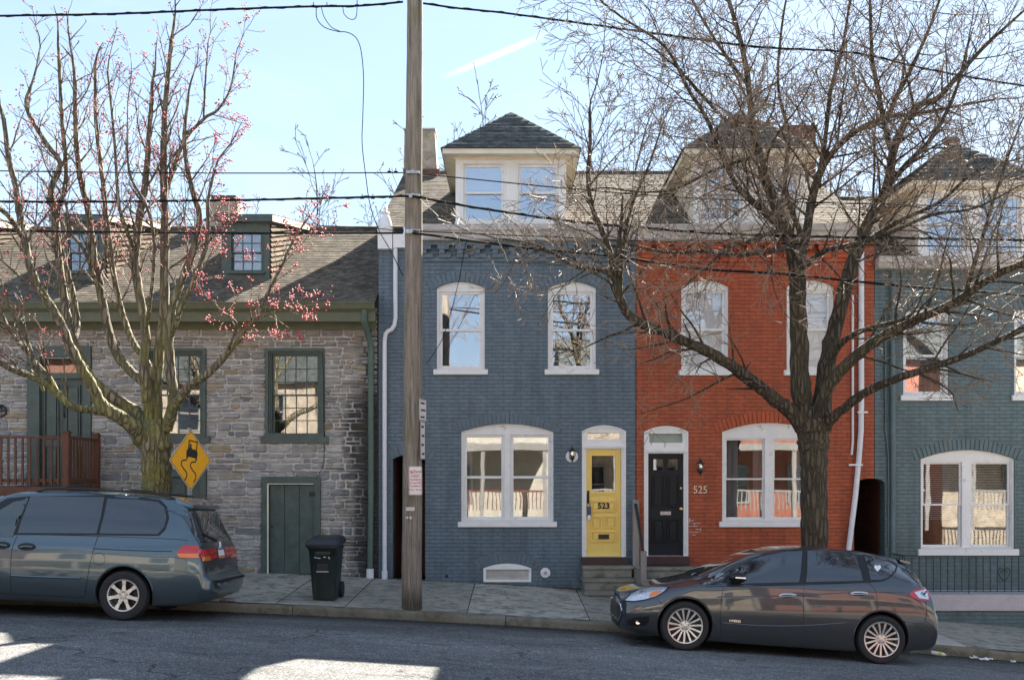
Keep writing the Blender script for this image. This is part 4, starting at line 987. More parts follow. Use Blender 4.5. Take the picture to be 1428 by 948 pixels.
# ---------------------------------------------------------------- vehicles
CAM = Vector((0, 0, CZ))
def carpaint(name, c, metal=.6, rough=.3):
    m, nt, b = newmat(name); fl = N(nt, 'ShaderNodeTexVoronoi', Scale=900.0); nt.links.new(coords(nt), fl.inputs['Vector'])
    cc = mixc(nt, .12, c, fl.outputs['Color'], 'OVERLAY')
    dn = noise(nt, coords(nt), 2.2, 6, .7)
    sp = N(nt, 'ShaderNodeSeparateXYZ'); nt.links.new(coords(nt), sp.inputs[0])
    mr = N(nt, 'ShaderNodeMapRange'); mr.inputs[1].default_value = .7; mr.inputs[2].default_value = .15; mr.inputs[4].default_value = .5; nt.links.new(sp.outputs[2], mr.inputs[0])
    dm = N(nt, 'ShaderNodeMath', operation='MULTIPLY'); nt.links.new(mr.outputs[0], dm.inputs[0]); nt.links.new(dn, dm.inputs[1])
    cc = mixc(nt, dm.outputs[0], cc, (.12, .11, .095))
    nt.links.new(cc, b.inputs['Base Color'])
    b.inputs['Metallic'].default_value = metal; b.inputs['Roughness'].default_value = rough
    b.inputs['Coat Weight'].default_value = 1.0; b.inputs['Coat Roughness'].default_value = .03; b.inputs['Coat IOR'].default_value = 1.6
    return m
M['greycar'] = carpaint('grey_metallic_paint', (.052, .062, .074), .6)
M['vanpaint'] = carpaint('blue_grey_metallic_paint', (.075, .115, .14), .6)
M['carglass'] = simple('tinted_car_glass', (.012, .016, .022), .03, 0, 1.0, .9)
M['wind'] = simple('windscreen_glass', (.03, .045, .045), .03, 0, 1.0, .8)
M['seal'] = simple('rubber_seal', (.008, .008, .009), .55)
M['alloy'] = gen('silver_alloy', (.60, .63, .67), .32, .08, 8, .05, 60, metal=.85)
M['lred'] = simple('red_lens', (.55, .012, .015), .12, 0, 1.0)
M['lamb'] = simple('amber_lens', (.85, .20, .02), .15, 0, 1.0)
M['lclr'] = simple('clear_lens', (.62, .66, .72), .12, .35, 1.0)
M['darkgrille'] = simple('dark_grille', (.01, .01, .011), .35)
M['under'] = simple('underbody', (.006, .006, .006), .9)

def pchip(xs, ys, x):
    n = len(xs)
    if x <= xs[0]: return ys[0]
    if x >= xs[-1]: return ys[-1]
    h = [xs[i+1]-xs[i] for i in range(n-1)]; d = [(ys[i+1]-ys[i])/h[i] for i in range(n-1)]
    m = [0]*n; m[0] = d[0]; m[-1] = d[-1]
    for i in range(1, n-1):
        m[i] = 0 if d[i-1]*d[i] <= 0 else (3*(h[i-1]+h[i])/((2*h[i]+h[i-1])/d[i-1] + (h[i]+2*h[i-1])/d[i]))
    for i in range(n-1):
        if x <= xs[i+1]:
            t = (x-xs[i])/h[i]; t2, t3 = t*t, t*t*t
            return (2*t3-3*t2+1)*ys[i] + (t3-2*t2+t)*h[i]*m[i] + (-2*t3+3*t2)*ys[i+1] + (t3-t2)*h[i]*m[i+1]
def catmull(pts, k=5):
    out = []; n = len(pts)
    for i in range(n-1):
        p0, p1, p2, p3 = pts[max(i-1,0)], pts[i], pts[i+1], pts[min(i+2,n-1)]
        for j in range(k):
            t = j/k
            out.append(tuple(.5*((2*p1[c]) + (-p0[c]+p2[c])*t + (2*p0[c]-5*p1[c]+4*p2[c]-p3[c])*t*t + (-p0[c]+3*p1[c]-3*p2[c]+p3[c])*t**3) for c in range(len(p1))))
    out.append(tuple(pts[-1])); return out
class Car:
    def __init__(s, name, label, cat, loc, rot, keys, paint, axles, wr, archr, track, L):
        s.t = thing(name, label, cat, loc, None, rot); s.paint = paint
        s.Mw = Matrix.Translation(loc) @ Euler(rot).to_matrix().to_4x4(); s.Mi = s.Mw.inverted()
        xs = [k[0] for k in keys]; col = lambda j: [k[j] for k in keys]
        cols = [col(j) for j in range(1, 8)]
        st = sorted(set([L * i / 90 for i in range(91)] + xs + [xs[0] + (xs[1]-xs[0])*.4, xs[-1] - (xs[-1]-xs[-2])*.4, .02, .04, .09, .12, L-.02, L-.035, L-.07]))
        secs = []
        for u in st:
            zb, zt, ze, wl, wm, wb, wt = [pchip(xs, c, u) for c in cols]
            ze = min(ze, zt - .015); dr = min(.11, (zt - ze)*.4); hh = ze - zb
            pts = [(0, zb), (wl*.5, zb), (wl - .10, zb), (wl - .015, zb + .035), (wl + (wm-wl)*.55, zb + hh*.22), (wm, zb + hh*.48), (wm - .002, zb + hh*.70), (wb + (wm-wb)*.55, ze - hh*.10), (wb, ze), ((wb*.62 + wt*.38) + .012, ze + (zt - dr - ze)*.45), (wt + .01, zt - dr), (wt - .05, zt - dr*.42), (wt*.72, zt - dr*.16), (wt*.36, zt - dr*.03), (0, zt)]
            secs.append(catmull(pts, 4))
        n = len(secs[0]); b = MB(); vs = []; fs = []
        ring = n + n - 2
        for u, sc in zip(st, secs):
            for (y, z) in sc: vs.append((u, -y, z))
            for (y, z) in sc[-2:0:-1]: vs.append((u, y, z))
        for i in range(len(st)-1):
            for k in range(ring):
                k2 = (k+1) % ring; fs.append((i*ring+k, (i+1)*ring+k, (i+1)*ring+k2, i*ring+k2))
        fs.append(tuple(range(ring))); fs.append(tuple((len(st)-1)*ring + k for k in range(ring)))
        b.add(vs, fs)
        body = b.build('body', [paint, M['under']], s.t, smooth=40, local=True)
        # wheel housings
        cut = MB()
        for ax in axles:
            for sg in (-1, 1):
                T = Matrix.Translation((ax, sg*(track + .22), wr + .01)) @ Matrix.Rotation(pi/2*sg, 4, 'X')
                cut.lathe([(archr, 0), (archr, .52)], 40, T)
        co = cut.build('cut', [M['under']], s.t, local=True)
        md = body.modifiers.new('b', 'BOOLEAN'); md.object = co; md.operation = 'DIFFERENCE'; md.solver = 'EXACT'
        if hasattr(md, 'material_mode'): md.material_mode = 'TRANSFER'
        bpy.context.view_layer.update()
        dg = bpy.context.evaluated_depsgraph_get(); me = bpy.data.meshes.new_from_object(body.evaluated_get(dg)); body.modifiers.clear()
        body.data = me; bpy.data.objects.remove(co)
        bm = bmesh.new(); bm.from_mesh(me)
        for f in bm.faces: f.smooth = True
        for e in bm.edges: e.smooth = not (len(e.link_faces) == 2 and e.calc_face_angle(0) > radians(38))
        bm.to_mesh(me); s.bvh = BVHTree.FromBMesh(bm); bm.free(); s.body = body
        s.wr = wr; s.axles = axles; s.track = track
    def loc(s, px, py, plane=None):
        """photo point -> point and normal on the body, in the car's frame"""
        o = s.Mi @ CAM; d = (s.Mi @ P(px, py, 14.0) - o).normalized()
        h, n, i, dist = s.bvh.ray_cast(o, d)
        if h is None:
            t = (-.88 - o.y)/d.y; h, n = o + d*t, Vector((0, -1, 0)); print('MISS', s.t.name, px, py)
        return h, n
    def hit(s, x, z, side=-1):
        h, n, i, dist = s.bvh.ray_cast(Vector((x, side*3, z)), Vector((0, -side, 0)))
        return h, n
    def patch(s, name, poly, m, off=.004, parent=None, both=True, res=.045, smooth=True, curve=0, rear=False):
        """polygon given in photo pixels pressed on to the body side (and mirrored)"""
        if curve: poly = catmull(list(poly) + [poly[0]], curve)[:-1]
        pl = []
        for p in poly:
            h, n = s.loc(*p)
            if h is None: continue
            pl.append((h.x, h.z))
        return s.patchl(name, pl, m, off, parent, both, res)
    def patchl(s, name, pl, m, off=.004, parent=None, both=True, res=.045):
        bm = bmesh.new(); vs = [bm.verts.new((a, 0, c)) for a, c in pl]
        f = bm.faces.new(vs); bmesh.ops.triangulate(bm, faces=[f])
        x0, x1 = min(p[0] for p in pl), max(p[0] for p in pl); z0, z1 = min(p[1] for p in pl), max(p[1] for p in pl)
        x = x0 + res
        while x < x1: bmesh.ops.bisect_plane(bm, geom=bm.verts[:] + bm.edges[:] + bm.faces[:], plane_co=(x, 0, 0), plane_no=(1, 0, 0)); x += res
        z = z0 + res
        while z < z1: bmesh.ops.bisect_plane(bm, geom=bm.verts[:] + bm.edges[:] + bm.faces[:], plane_co=(0, 0, z), plane_no=(0, 0, 1)); z += res
        bmesh.ops.remove_doubles(bm, verts=bm.verts[:], dist=.0005)
        bm.verts.ensure_lookup_table(); base = [(v.co.x, v.co.z) for v in bm.verts]; fs = [tuple(v.index for v in f.verts) for f in bm.faces]
        bm.verts.index_update(); fs = [tuple(v.index for v in f.verts) for f in bm.faces]; bm.free()
        res_ = []
        for side in ((-1, 1) if both else (-1,)):
            b = MB(); out = []
            for (x, z) in base:
                h, n = s.hit(x, z, side)
                if h is None: h, n = Vector((x, side*.7, z)), Vector((0, side, 0))
                if n.y*side < 0: n = -n
                out.append(h + n*off)
            b.add(out, fs)
            pr = parent[0 if side < 0 else 1] if isinstance(parent, (list, tuple)) else parent
            res_.append(b.build(name, m, pr or s.t, smooth=60, local=True, recalc=False))
        return res_
    def line(s, name, pts, m, r=.004, off=.001, both=True, parent=None, curve=4, n=5):
        if curve: pts = catmull(pts, curve)
        pl = []
        for p in pts:
            h, nn = s.loc(*p)
            if h is not None: pl.append((h.x, h.z))
        for side in ((-1, 1) if both else (-1,)):
            b = MB(); q = []
            for (x, z) in pl:
                h, nn = s.hit(x, z, side)
                if h is not None: q.append(h + nn*off)
            if len(q) > 1: b.tube(q, r, n); b.build(name, m, parent or s.t, smooth=60, local=True)
    def wheels(s, spokes, rimr, style):
        wr = s.wr; w = .205
        for ax in s.axles:
            for sg in (-1, 1):
                T = Matrix.Translation((ax, sg*(s.track + .0), wr)) @ Matrix.Rotation(pi/2*(-sg) * -1, 4, 'X')
                # local +z of the lathe points to the outside
                T = Matrix.Translation((ax, sg*(s.track + .10), wr)) @ Matrix.Rotation(-pi/2*sg, 4, 'X')
                o = .0; b = MB()
                b.lathe([(rimr + .005, -.19), (wr*.90, -.205), (wr - .012, -.195), (wr, -.17), (wr, -.035), (wr - .012, -.01), (wr*.955, .004), (wr*.88, .012), (rimr + .03, .006), (rimr + .004, -.006), (rimr + .004, -.19)], 56, T, cap=False)
                tyre = b.build('wheel', M['rubber'], s.t, smooth=35, local=True)
                r = MB(); r.lathe([(rimr + .006, -.004), (rimr, .004), (rimr - .012, .002), (rimr - .020, -.02), (rimr - .022, -.17), (rimr + .003, -.17)], 56, T, cap=False)
                def seg(a, r0, r1, w0, w1, z0, z1, th=.018):
                    ca, sa = cos(a), sin(a); pts = []
                    for zz in (-th, 0):
                        for (rr, ww, z_) in ((r0, -w0, z0), (r1, -w1, z1), (r1, w1, z1), (r0, w0, z0)):
                            pts.append(T @ Vector((rr*ca - ww*sa, rr*sa + ww*ca, z_ + zz)))
                    r.hexa(pts)
                if style == 'twin':
                    for k in range(spokes):
                        a = 2*pi*k/spokes + .1; seg(a, .045, rimr - .010, .010, .0135, -.022, -.004)
                        seg(a, .055, rimr*.45, .016, .006, -.026, -.016)
                else:
                    for k in range(spokes):
                        a = 2*pi*k/spokes + pi/2; seg(a, .03, rimr*.62, .034, .020, -.012, -.012); seg(a, rimr*.60, rimr - .008, .018, .030, -.012, -.006)
                r.lathe([(.001, -.012), (.062, -.016), (.066, -.03), (.066, -.05), (.001, -.05)], 24, T)
                r.lathe([(.001, -.004), (.028, -.006), (.030, -.016), (.001, -.016)], 20, T)
                r.build('rim', M['alloy'], tyre, smooth=30, local=True)
                r = MB(); r.lathe([(.001, -.10), (rimr - .025, -.10), (rimr - .025, -.115), (.001, -.115)], 32, T)
                for k in range(5):
                    a = 2*pi*k/5 + .3; c = Vector((.050*cos(a), .050*sin(a), 0)) ; r.lathe([(.001, .0), (.0085, .0), (.0085, -.02), (.001, -.02)], 8, T @ Matrix.Translation((c.x, c.y, -.008)))
                r.build('brake_disc', M['darkgrille'], tyre, smooth=30, local=True)

def build_cmax():
    xn = 1.43; yc = 14.86; slope = .0690
    nearz = lambda x: road(x, 13.98)
    z0 = nearz(2.305) + slope*.875
    roll = -.045
    loc = Vector((xn, yc, z0 + (-.82)*.045*1.0 - .0)); rot = (roll, math.atan(slope), 0)
    keys = [ # u, zb, zt, zbelt, wl, wm, wb, wt
        (0.0, .27, .60, .50, .30, .44, .40, .24), (.03, .21, .665, .575, .50, .62, .57, .36), (.08, .185, .705, .615, .60, .72, .68, .46), (.18, .17, .745, .665, .69, .80, .75, .54), (.35, .16, .795, .715, .76, .86, .80, .60), (.60, .15, .865, .78, .81, .895, .84, .62),
        (1.0, .14, .97, .87, .84, .905, .865, .64), (1.22, .13, 1.075, .905, .85, .91, .865, .63), (1.5, .13, 1.215, .94, .86, .914, .868, .60), (1.95, .13, 1.395, .975, .86, .914, .868, .575), (2.3, .13, 1.475, 1.0, .86, .914, .866, .575), (2.7, .13, 1.505, 1.03, .86, .914, .86, .58),
        (3.2, .13, 1.50, 1.07, .86, .91, .85, .57), (3.65, .15, 1.455, 1.10, .84, .90, .83, .545), (3.95, .17, 1.395, 1.10, .83, .89, .81, .52), (4.08, .19, 1.31, 1.08, .82, .885, .79, .53), (4.2, .20, 1.17, 1.03, .81, .88, .785, .57), (4.30, .21, 1.03, .96, .80, .87, .78, .64), (4.34, .22, .92, .86, .79, .865, .79, .68), (4.36, .23, .80, .76, .785, .86, .80, .70), (4.39, .24, .71, .68, .77, .85, .82, .72), (4.42, .26, .665, .64, .70, .80, .77, .66), (4.435, .32, .62, .60, .5, .70, .66, .5)]
    keys = [((k[0] if k[0] < 3.7 else 3.7 + (k[0] - 3.7)*.85),) + tuple(k[1:]) for k in keys]
    c = Car('parked_car', 'dark grey compact hatchback with silver many-spoke wheels parked below the red house', 'car', loc, rot, keys, M['greycar'], (.875, 3.523), .328, .368, .80, 4.32)
    c.wheels(15, .235, 'twin')
    # side glass, black surround first
    c.patch('window_surround', [(1004, 812), (1018, 797), (1040, 783), (1062, 773.5), (1090, 767.5), (1120, 765.5), (1160, 766), (1195, 768), (1225, 774), (1246, 783), (1252, 788), (1250, 796), (1240, 806), (1232, 810), (1213, 811.5), (1160, 813), (1122, 814), (1060, 816)], M['seal'], .0035)
    c.patch('side_window', [(1026, 794), (1045, 782.5), (1062, 775.5), (1090, 769.8), (1119, 768), (1114, 811.5), (1020, 814), (1018, 806)], M['carglass'], .007)
    c.patch('side_window', [(979, 815.2), (994, 803), (1011, 795), (1007, 814.5)], M['carglass'], .007)
    c.patch('side_window', [(1126, 768), (1160, 768.5), (1192, 770.5), (1203, 809.5), (1124, 811.5)], M['carglass'], .007)
    c.patch('side_window', [(1204, 772), (1225, 777), (1243, 785.5), (1249, 790), (1246, 797), (1238, 805), (1228, 808.2), (1214, 808.5)], M['carglass'], .007)
    c.line('window_trim', [(985, 817.5), (1040, 816.8), (1120, 815), (1213, 811.5), (1232, 809.5)], M['darkgrille'], .005, curve=5)
    # heart sticker
    hp = []
    for k in range(20):
        t = 2*pi*k/20; hp.append((1223.5 + .30*16*sin(t)**3, 792 - .33*(13*cos(t) - 5*cos(2*t) - 2*cos(3*t) - cos(4*t))))
    c.patch('heart_sticker', hp, M['white'], .009, both=False, res=.02)
    # shut lines
    sl = []
    c.line('door_seam', [(1009, 818), (1006, 835), (1005, 860), (1005, 885), (1003, 893)], M['seal'], .0035)
    c.line('door_seam', [(1121, 815), (1120.5, 850), (1120, 885), (1119.5, 903)], M['seal'], .0035)
    c.line('door_seam', [(1211, 812), (1220, 822), (1223, 838), (1222, 853), (1213, 862), (1201, 871), (1195, 884)], M['seal'], .0035)
    c.line('bumper_seam', [(1293, 880), (1284, 878), (1278, 871)], M['seal'], .003)
    c.line('bumper_seam', [(916, 833), (924, 843), (931, 849)], M['seal'], .003)
    c.line('hatch_seam', [(1262, 792), (1275, 808), (1284, 819)], M['seal'], .004)
    c.line('hatch_seam', [(1291, 838), (1292, 855), (1289, 868)], M['seal'], .004)
    c.line('bumper_crease', [(1262, 866), (1278, 868), (1296, 866)], c.paint, .010, off=-.002)
    c.line('waist_crease', [(1008, 868), (1060, 872), (1120, 872), (1180, 868)], c.paint, .010, off=-.004, curve=6)
    c.line('bonnet_seam', [(934, 817), (950, 812), (968, 808), (979, 815)], M['seal'], .003)
    c.line('shoulder_crease', [(1000, 832), (1060, 831), (1120, 829), (1180, 826), (1222, 825), (1262, 826)], c.paint, .009, off=-.003, curve=6)
    c.patch('sill_trim', [(1001, 886.5), (1010, 880.5), (1120, 880), (1176, 880.5), (1178, 883), (1120, 886.5)], M['greycar'], .010)
    
    # handles
    for (px, py) in ((1097.5, 829.5), (1197, 827)):
        c.patch('handle_recess', [(px - 9 + 9*(1-cos(a)), py + 3.2*sin(a)) if False else (px + 9.5*cos(a), py + 3.4*sin(a)) for a in [2*pi*k/14 for k in range(14)]], M['seal'], .003)
        c.line('door_handle', [(px - 12, py + 1), (px - 6, py - 1.2), (px + 4, py - 1.2), (px + 12, py - .2)], M['alloy'], .015, off=.022, n=8)
        c.line('handle_trim', [(px - 11, py + 1.6), (px + 11, py + 1.0)], M['chrome'], .004, off=.028, curve=3)
    # lamps
    hl = c.patch('headlight', [(872, 836.5), (880, 828), (892, 822), (908, 818.8), (924, 818), (931, 819), (926, 824), (914, 831), (900, 835), (884, 837.5)], M['lclr'], .006, res=.02)
    c.patch('headlight_bezel', [(869.5, 838), (878, 828), (890, 821), (908, 817.4), (925, 816.8), (934, 818.6), (927, 825.5), (914, 832.6), (900, 836.8), (884, 839.6)], M['seal'], .003, res=.02)
    c.patch('indicator', [(905, 829), (909, 826), (918, 823.6), (924, 823.4), (914, 830), (906, 832.5)], M['lamb'], .009, parent=hl, res=.02)
    c.patch('reflector', [(888, 832), (893, 824), (901, 822.6), (899, 832.5)], M['chrome'], .009, parent=hl, res=.02)
    c.patch('fog_lamp_recess', [(874, 865), (886, 860.5), (906, 858), (905, 866), (900, 871.5), (884, 872.5), (875, 870)], M['darkgrille'], .005, res=.02)
    h, n = c.hit(*[(q.x, q.z) for q in [c.loc(889.5, 867)[0]]][0])
    for sg in (-1, 1): MB().lathe([(.001, 0), (.03, .002), (.034, -.01), (.001, -.012)], 16, Matrix.Translation((h.x, sg*abs(h.y) + sg*.008, h.z)) @ Matrix.Rotation(-pi/2*sg, 4, 'X')).build('fog_lamp', M['chrome'], c.t, smooth=40, local=True)
    tl = c.patch('tail_light', [(1267, 828), (1274, 822.5), (1290, 819.5), (1295, 820), (1296, 830), (1295, 837), (1284, 836.5), (1273, 833.5)], M['lred'], .007, res=.02)
    c.patch('lens_stripe', [(1274.5, 825.5), (1290, 821.5), (1283, 826), (1283, 830.5), (1294, 831.5), (1294, 835.5), (1281, 833.5)], M['lclr'], .011, parent=tl, res=.02)
    # windscreen: pressed onto the top of the body
    b = MB(); g1 = MB(); vs = []; fs = []; nx, ny = 14, 20
    for j in range(ny + 1):
        for i in range(nx + 1):
            u = 1.03 + (1.93 - 1.03)*i/nx; hw = .70 - .15*i/nx; y = -hw + 2*hw*j/ny
            u2 = u + .10*(y/hw)**2*(1 - i/nx)
            h, n, _, _ = c.bvh.ray_cast(Vector((u2, y, 3)), Vector((0, 0, -1))); vs.append(h + n*.005)
    for j in range(ny):
        for i in range(nx): a = j*(nx+1)+i; fs.append((a, a+1, a+nx+2, a+nx+1))
    MB().add(vs, fs).build('windscreen', M['wind'], c.t, smooth=60, local=True)
    vs = []
    for j in range(ny + 1):
        for i in range(9):
            u = 3.98 + .235*i/8; hw = .50 + .12*i/8; y = -hw + 2*hw*j/ny
            h, n, _, _ = c.bvh.ray_cast(Vector((u - .03*(y/hw)**2, y, 3)), Vector((0, 0, -1))); vs.append(h + n*.005)
    fs = [(j*9+i, j*9+i+1, (j+1)*9+i+1, (j+1)*9+i) for j in range(ny) for i in range(8)]
    MB().add(vs, fs).build('rear_window', M['carglass'], c.t, smooth=60, local=True)
    b = MB(); b.hexa([(3.86, -.50, 1.385), (4.03, -.47, 1.355), (4.03, .47, 1.355), (3.86, .50, 1.385), (3.86, -.50, 1.41), (4.03, -.47, 1.38), (4.03, .47, 1.38), (3.86, .50, 1.41)]); b.build('spoiler', c.paint, c.t, bevel=.01, local=True)
    # grille with chrome surround, number plate
    def front(y, z, off):
        h, n, _, _ = c.bvh.ray_cast(Vector((-1, y, z)), Vector((1, 0, 0)))
        return h + n*off if h is not None else Vector((.4, y, z))
    def fpatch(name, poly, m, off, res=.04):
        bm = bmesh.new(); bm.faces.new([bm.verts.new((0, y, z)) for y, z in poly])
        for k in range(-20, 21): bmesh.ops.bisect_plane(bm, geom=bm.verts[:]+bm.edges[:]+bm.faces[:], plane_co=(0, k*res, 0), plane_no=(0, 1, 0))
        for k in range(0, 30): bmesh.ops.bisect_plane(bm, geom=bm.verts[:]+bm.edges[:]+bm.faces[:], plane_co=(0, 0, k*res), plane_no=(0, 0, 1))
        bm.verts.index_update(); v = [front(q.co.y, q.co.z, off) for q in bm.verts]; f = [tuple(q.index for q in ff.verts) for ff in bm.faces]; bm.free()
        return MB().add(v, f).build(name, m, c.t, smooth=60, local=True)
    fpatch('grille', [(-.56, .33), (.56, .33), (.64, .46), (.60, .53), (-.60, .53), (-.64, .46)], M['darkgrille'], .006)
    b = MB()
    for sg in (-1, 1): b.tube([front(sg*y, z, .010) for y, z in ((.50, .54), (.60, .535), (.66, .46), (.60, .35), (.50, .31))], .009, 6)
    b.build('grille_trim', M['chrome'], c.t, smooth=60, local=True)
    b = MB()
    for z in (.36, .40, .44, .48): b.tube([front(y*.1, z, .010) for y in range(-6, 7)], .005, 5)
    b.build('grille_bar', M['blackpl'], c.t, smooth=60, local=True)
    fpatch('lower_grille', [(-.5, .22), (.5, .22), (.55, .30), (-.55, .30)], M['darkgrille'], .006)
    MB().lathe([(.001, 0), (.05, 0), (.055, .01), (.001, .016)], 20, Matrix.Translation(front(0, .63, .0)) @ Matrix.Rotation(-pi/2 - .25, 4, 'Y') @ Matrix.Diagonal((.5, 1.3, 1, 1))).build('emblem', M['blackpl'], c.t, smooth=40, local=True)
    # mirrors
    h, n = c.loc(1012, 811); hm = h.copy()
    for sg in (-1, 1):
        yb = sg*abs(hm.y); x0, z0_ = hm.x + .10, hm.z + .03
        b = MB(); prof = []
        for k in range(9):
            t = k/8; a = t*pi; r = sin(a)**.55
            prof.append((t, r))
        vs = []; ns = 14
        for t, r in prof:
            for q in range(ns):
                an = 2*pi*q/ns; vs.append((x0 + .02 + .125*r*cos(an) + .02*t, yb + sg*(.02 + .20*t), z0_ + .045 + .085*r*sin(an)*(1 - .2*t)))
        fs = [(i*ns+q, i*ns+(q+1) % ns, (i+1)*ns+(q+1) % ns, (i+1)*ns+q) for i in range(8) for q in range(ns)]
        b.add(vs, fs); mo = b.build('wing_mirror', M['darkgrille'], c.t, smooth=60, local=True)
        MB().tube([(x0 - .01, yb - sg*.02, z0_ - .005), (x0, yb + sg*.08, z0_ + .01)], .022, 8).build('mirror_arm', M['darkgrille'], mo, local=True)
        MB().box(x0 - .02, x0 + .12, yb + sg*.20, yb + sg*.224, z0_ + .038, z0_ + .058).build('mirror_indicator', M['lclr'], mo, local=True)
    # script badge on the front door
    h, n = c.loc(1025, 865.5)
    text('badge', 'HYBRID', .045, M['chrome'], c.t, (h.x, h.y - .006, h.z), ext=.002, local=True)
    # arch lips
    for ax in (.875, 3.523):
        for sg in (-1, 1):
            q = []; b = MB()
            for k in range(25):
                a = -.15 + (pi + .3)*k/24; x, z = ax + .380*cos(a), .338 + .380*sin(a)
                h, n = c.hit(x, max(z, .2), sg)
                if h is not None: q.append(h + n*.002)
            b.tube(q, .010, 6); b.build('arch_lip', c.paint, c.t, smooth=60, local=True)
    return c
def build_van():
    ye = 15.05; xr = -4.12; L = 5.10; slope = .0455
    xn = xr - L
    z_ax = road(-5.29, 14.1)
    z0 = z_ax + slope*(-5.29 - xn)
    loc = Vector((xn, ye, z0 - .97*.045 + .005)); rot = (-.045, math.atan(slope), 0)
    keys = [(0, .38, .62, .54, .3, .45, .4, .25), (.06, .28, .74, .64, .55, .70, .65, .42), (.18, .22, .84, .75, .74, .84, .78, .55), (.4, .2, .92, .84, .82, .93, .87, .66), (.9, .19, 1.04, .94, .85, .96, .90, .70), (1.15, .19, 1.14, .96, .87, .965, .91, .70), (1.6, .19, 1.42, .99, .88, .97, .92, .68), (2.0, .19, 1.63, 1.01, .88, .97, .92, .675), (2.35, .19, 1.715, 1.02, .88, .97, .92, .68),
            (3.2, .19, 1.745, 1.03, .88, .97, .925, .69), (4.0, .19, 1.735, 1.04, .88, .97, .92, .69), (4.4, .20, 1.71, 1.05, .88, .965, .91, .685), (4.58, .21, 1.675, 1.06, .87, .96, .905, .68), (4.66, .22, 1.60, 1.06, .87, .955, .90, .69), (4.75, .23, 1.42, 1.06, .86, .95, .895, .73), (4.87, .25, 1.17, 1.02, .85, .94, .885, .79), (4.93, .26, 1.02, .94, .84, .935, .88, .82), (4.96, .27, .88, .80, .84, .93, .89, .83), (4.99, .29, .70, .64, .83, .925, .90, .83), (5.05, .31, .63, .59, .80, .90, .88, .80), (5.09, .34, .60, .565, .72, .84, .82, .74), (5.11, .38, .56, .54, .6, .72, .70, .62)]
    c = Car('minivan', 'blue grey minivan with tinted windows parked in front of the stone house', 'minivan', loc, rot, keys, M['vanpaint'], (.93, 3.93), .338, .385, .86, 5.11)
    c.wheels(7, .215, 'fat')
    # the van's side is partly out of the picture: windows in the van's own frame
    def pl(name, pts, m, off, curve=0, **k): return c.patchl(name, catmull(pts + [pts[0]], curve)[:-1] if curve else pts, m, off, **k)
    def px(pts): 
        r = []
        for p in pts: h, n = c.loc(*p); r.append((h.x, h.z))
        return r
    q = px([(25, 743), (34, 717), (43, 692), (146, 693), (141, 720), (135, 743.5)])
    pl('window_surround', [(1.35, 1.02), (1.75, 1.30), (2.15, 1.58), (2.4, 1.615)] + px([(146, 690), (190, 692), (224, 697), (233, 706), (236, 722), (231, 738), (222, 747), (135, 746), (25, 745.5)]), M['seal'], .003)
    pl('side_window', q, M['carglass'], .007)
    pl('side_window', px([(150, 695), (190, 696.5), (220, 699.5), (229, 707), (232.5, 721), (229, 735), (220, 744.5), (139, 743.5), (145, 720)]), M['carglass'], .007)
    xq = q[0][0]; 
    pl('side_window', [(1.62, 1.055), (1.95, 1.30), (2.25, 1.53), (2.45, 1.58), (q[2][0] - .06, 1.60), (q[0][0] - .06, 1.055)], M['wind'], .007)
    c.line('door_seam', [(24, 747), (17, 765), (15, 790), (15, 828)], M['seal'], .004)
    c.line('door_seam', [(137, 746), (128, 775), (122, 805), (118, 832)], M['seal'], .004)
    c.line('door_track', [(130, 764.5), (180, 767), (240, 768.5)], M['seal'], .006)
    c.line('window_line', [(0, 744), (130, 747), (236, 751), (262, 753)], M['seal'], .004)
    c.line('side_moulding', [(16, 802), (60, 804), (112, 805.5)], c.paint, .016, off=.004)
    c.line('sill_line', [(0, 826), (60, 829), (118, 832)], M['seal'], .010)
    c.line('bumper_seam', [(201, 798), (215, 795), (245, 796), (283, 800)], M['seal'], .003)
    for (hx, hy) in ((37.5, 762), (2, 760)):
        c.patch('handle_recess', [(hx + 13*cos(a), hy + 5.4*sin(a)) for a in [2*pi*k/16 for k in range(16)] if hx + 13*cos(a) > -12], M['seal'], .003)
        c.line('door_handle', [(hx - 9, hy + 1), (hx, hy - .2), (hx + 9, hy + 1)], c.paint, .016, off=.02, n=8)
    c.line('fuel_flap', [(138 + 8.5*cos(a), 779 + 8.5*sin(a)) for a in [2*pi*k/20 for k in range(21)]], M['seal'], .0028, curve=0, both=False)
    b = MB()
    for sg in (-1, 1):
        for (xa, xb) in ((2.5, 4.45),):
            qq = []
            for k in range(14):
                x = xa + (xb - xa)*k/13; h, n, _, _ = c.bvh.ray_cast(Vector((x, sg*.60, 3)), Vector((0, 0, -1))); qq.append(Vector((x, sg*.60, h.z + (.045 if 0 < k < 13 else .0))))
            b.tube(qq, .016, 8)
    for x in (2.9, 3.7):
        b.tube([(x, -.60, 1.775), (x, .60, 1.775)], .014, 6)
    b.build('roof_rack', M['darkgrille'], c.t, smooth=50, local=True)
    # rear: window, spoiler, lamps, plate pressed on from behind
    def rear(y, z, off):
        h, n, _, _ = c.bvh.ray_cast(Vector((7, y, z)), Vector((-1, 0, 0)))
        return h + n*off if h is not None else Vector((4.9, y, z))
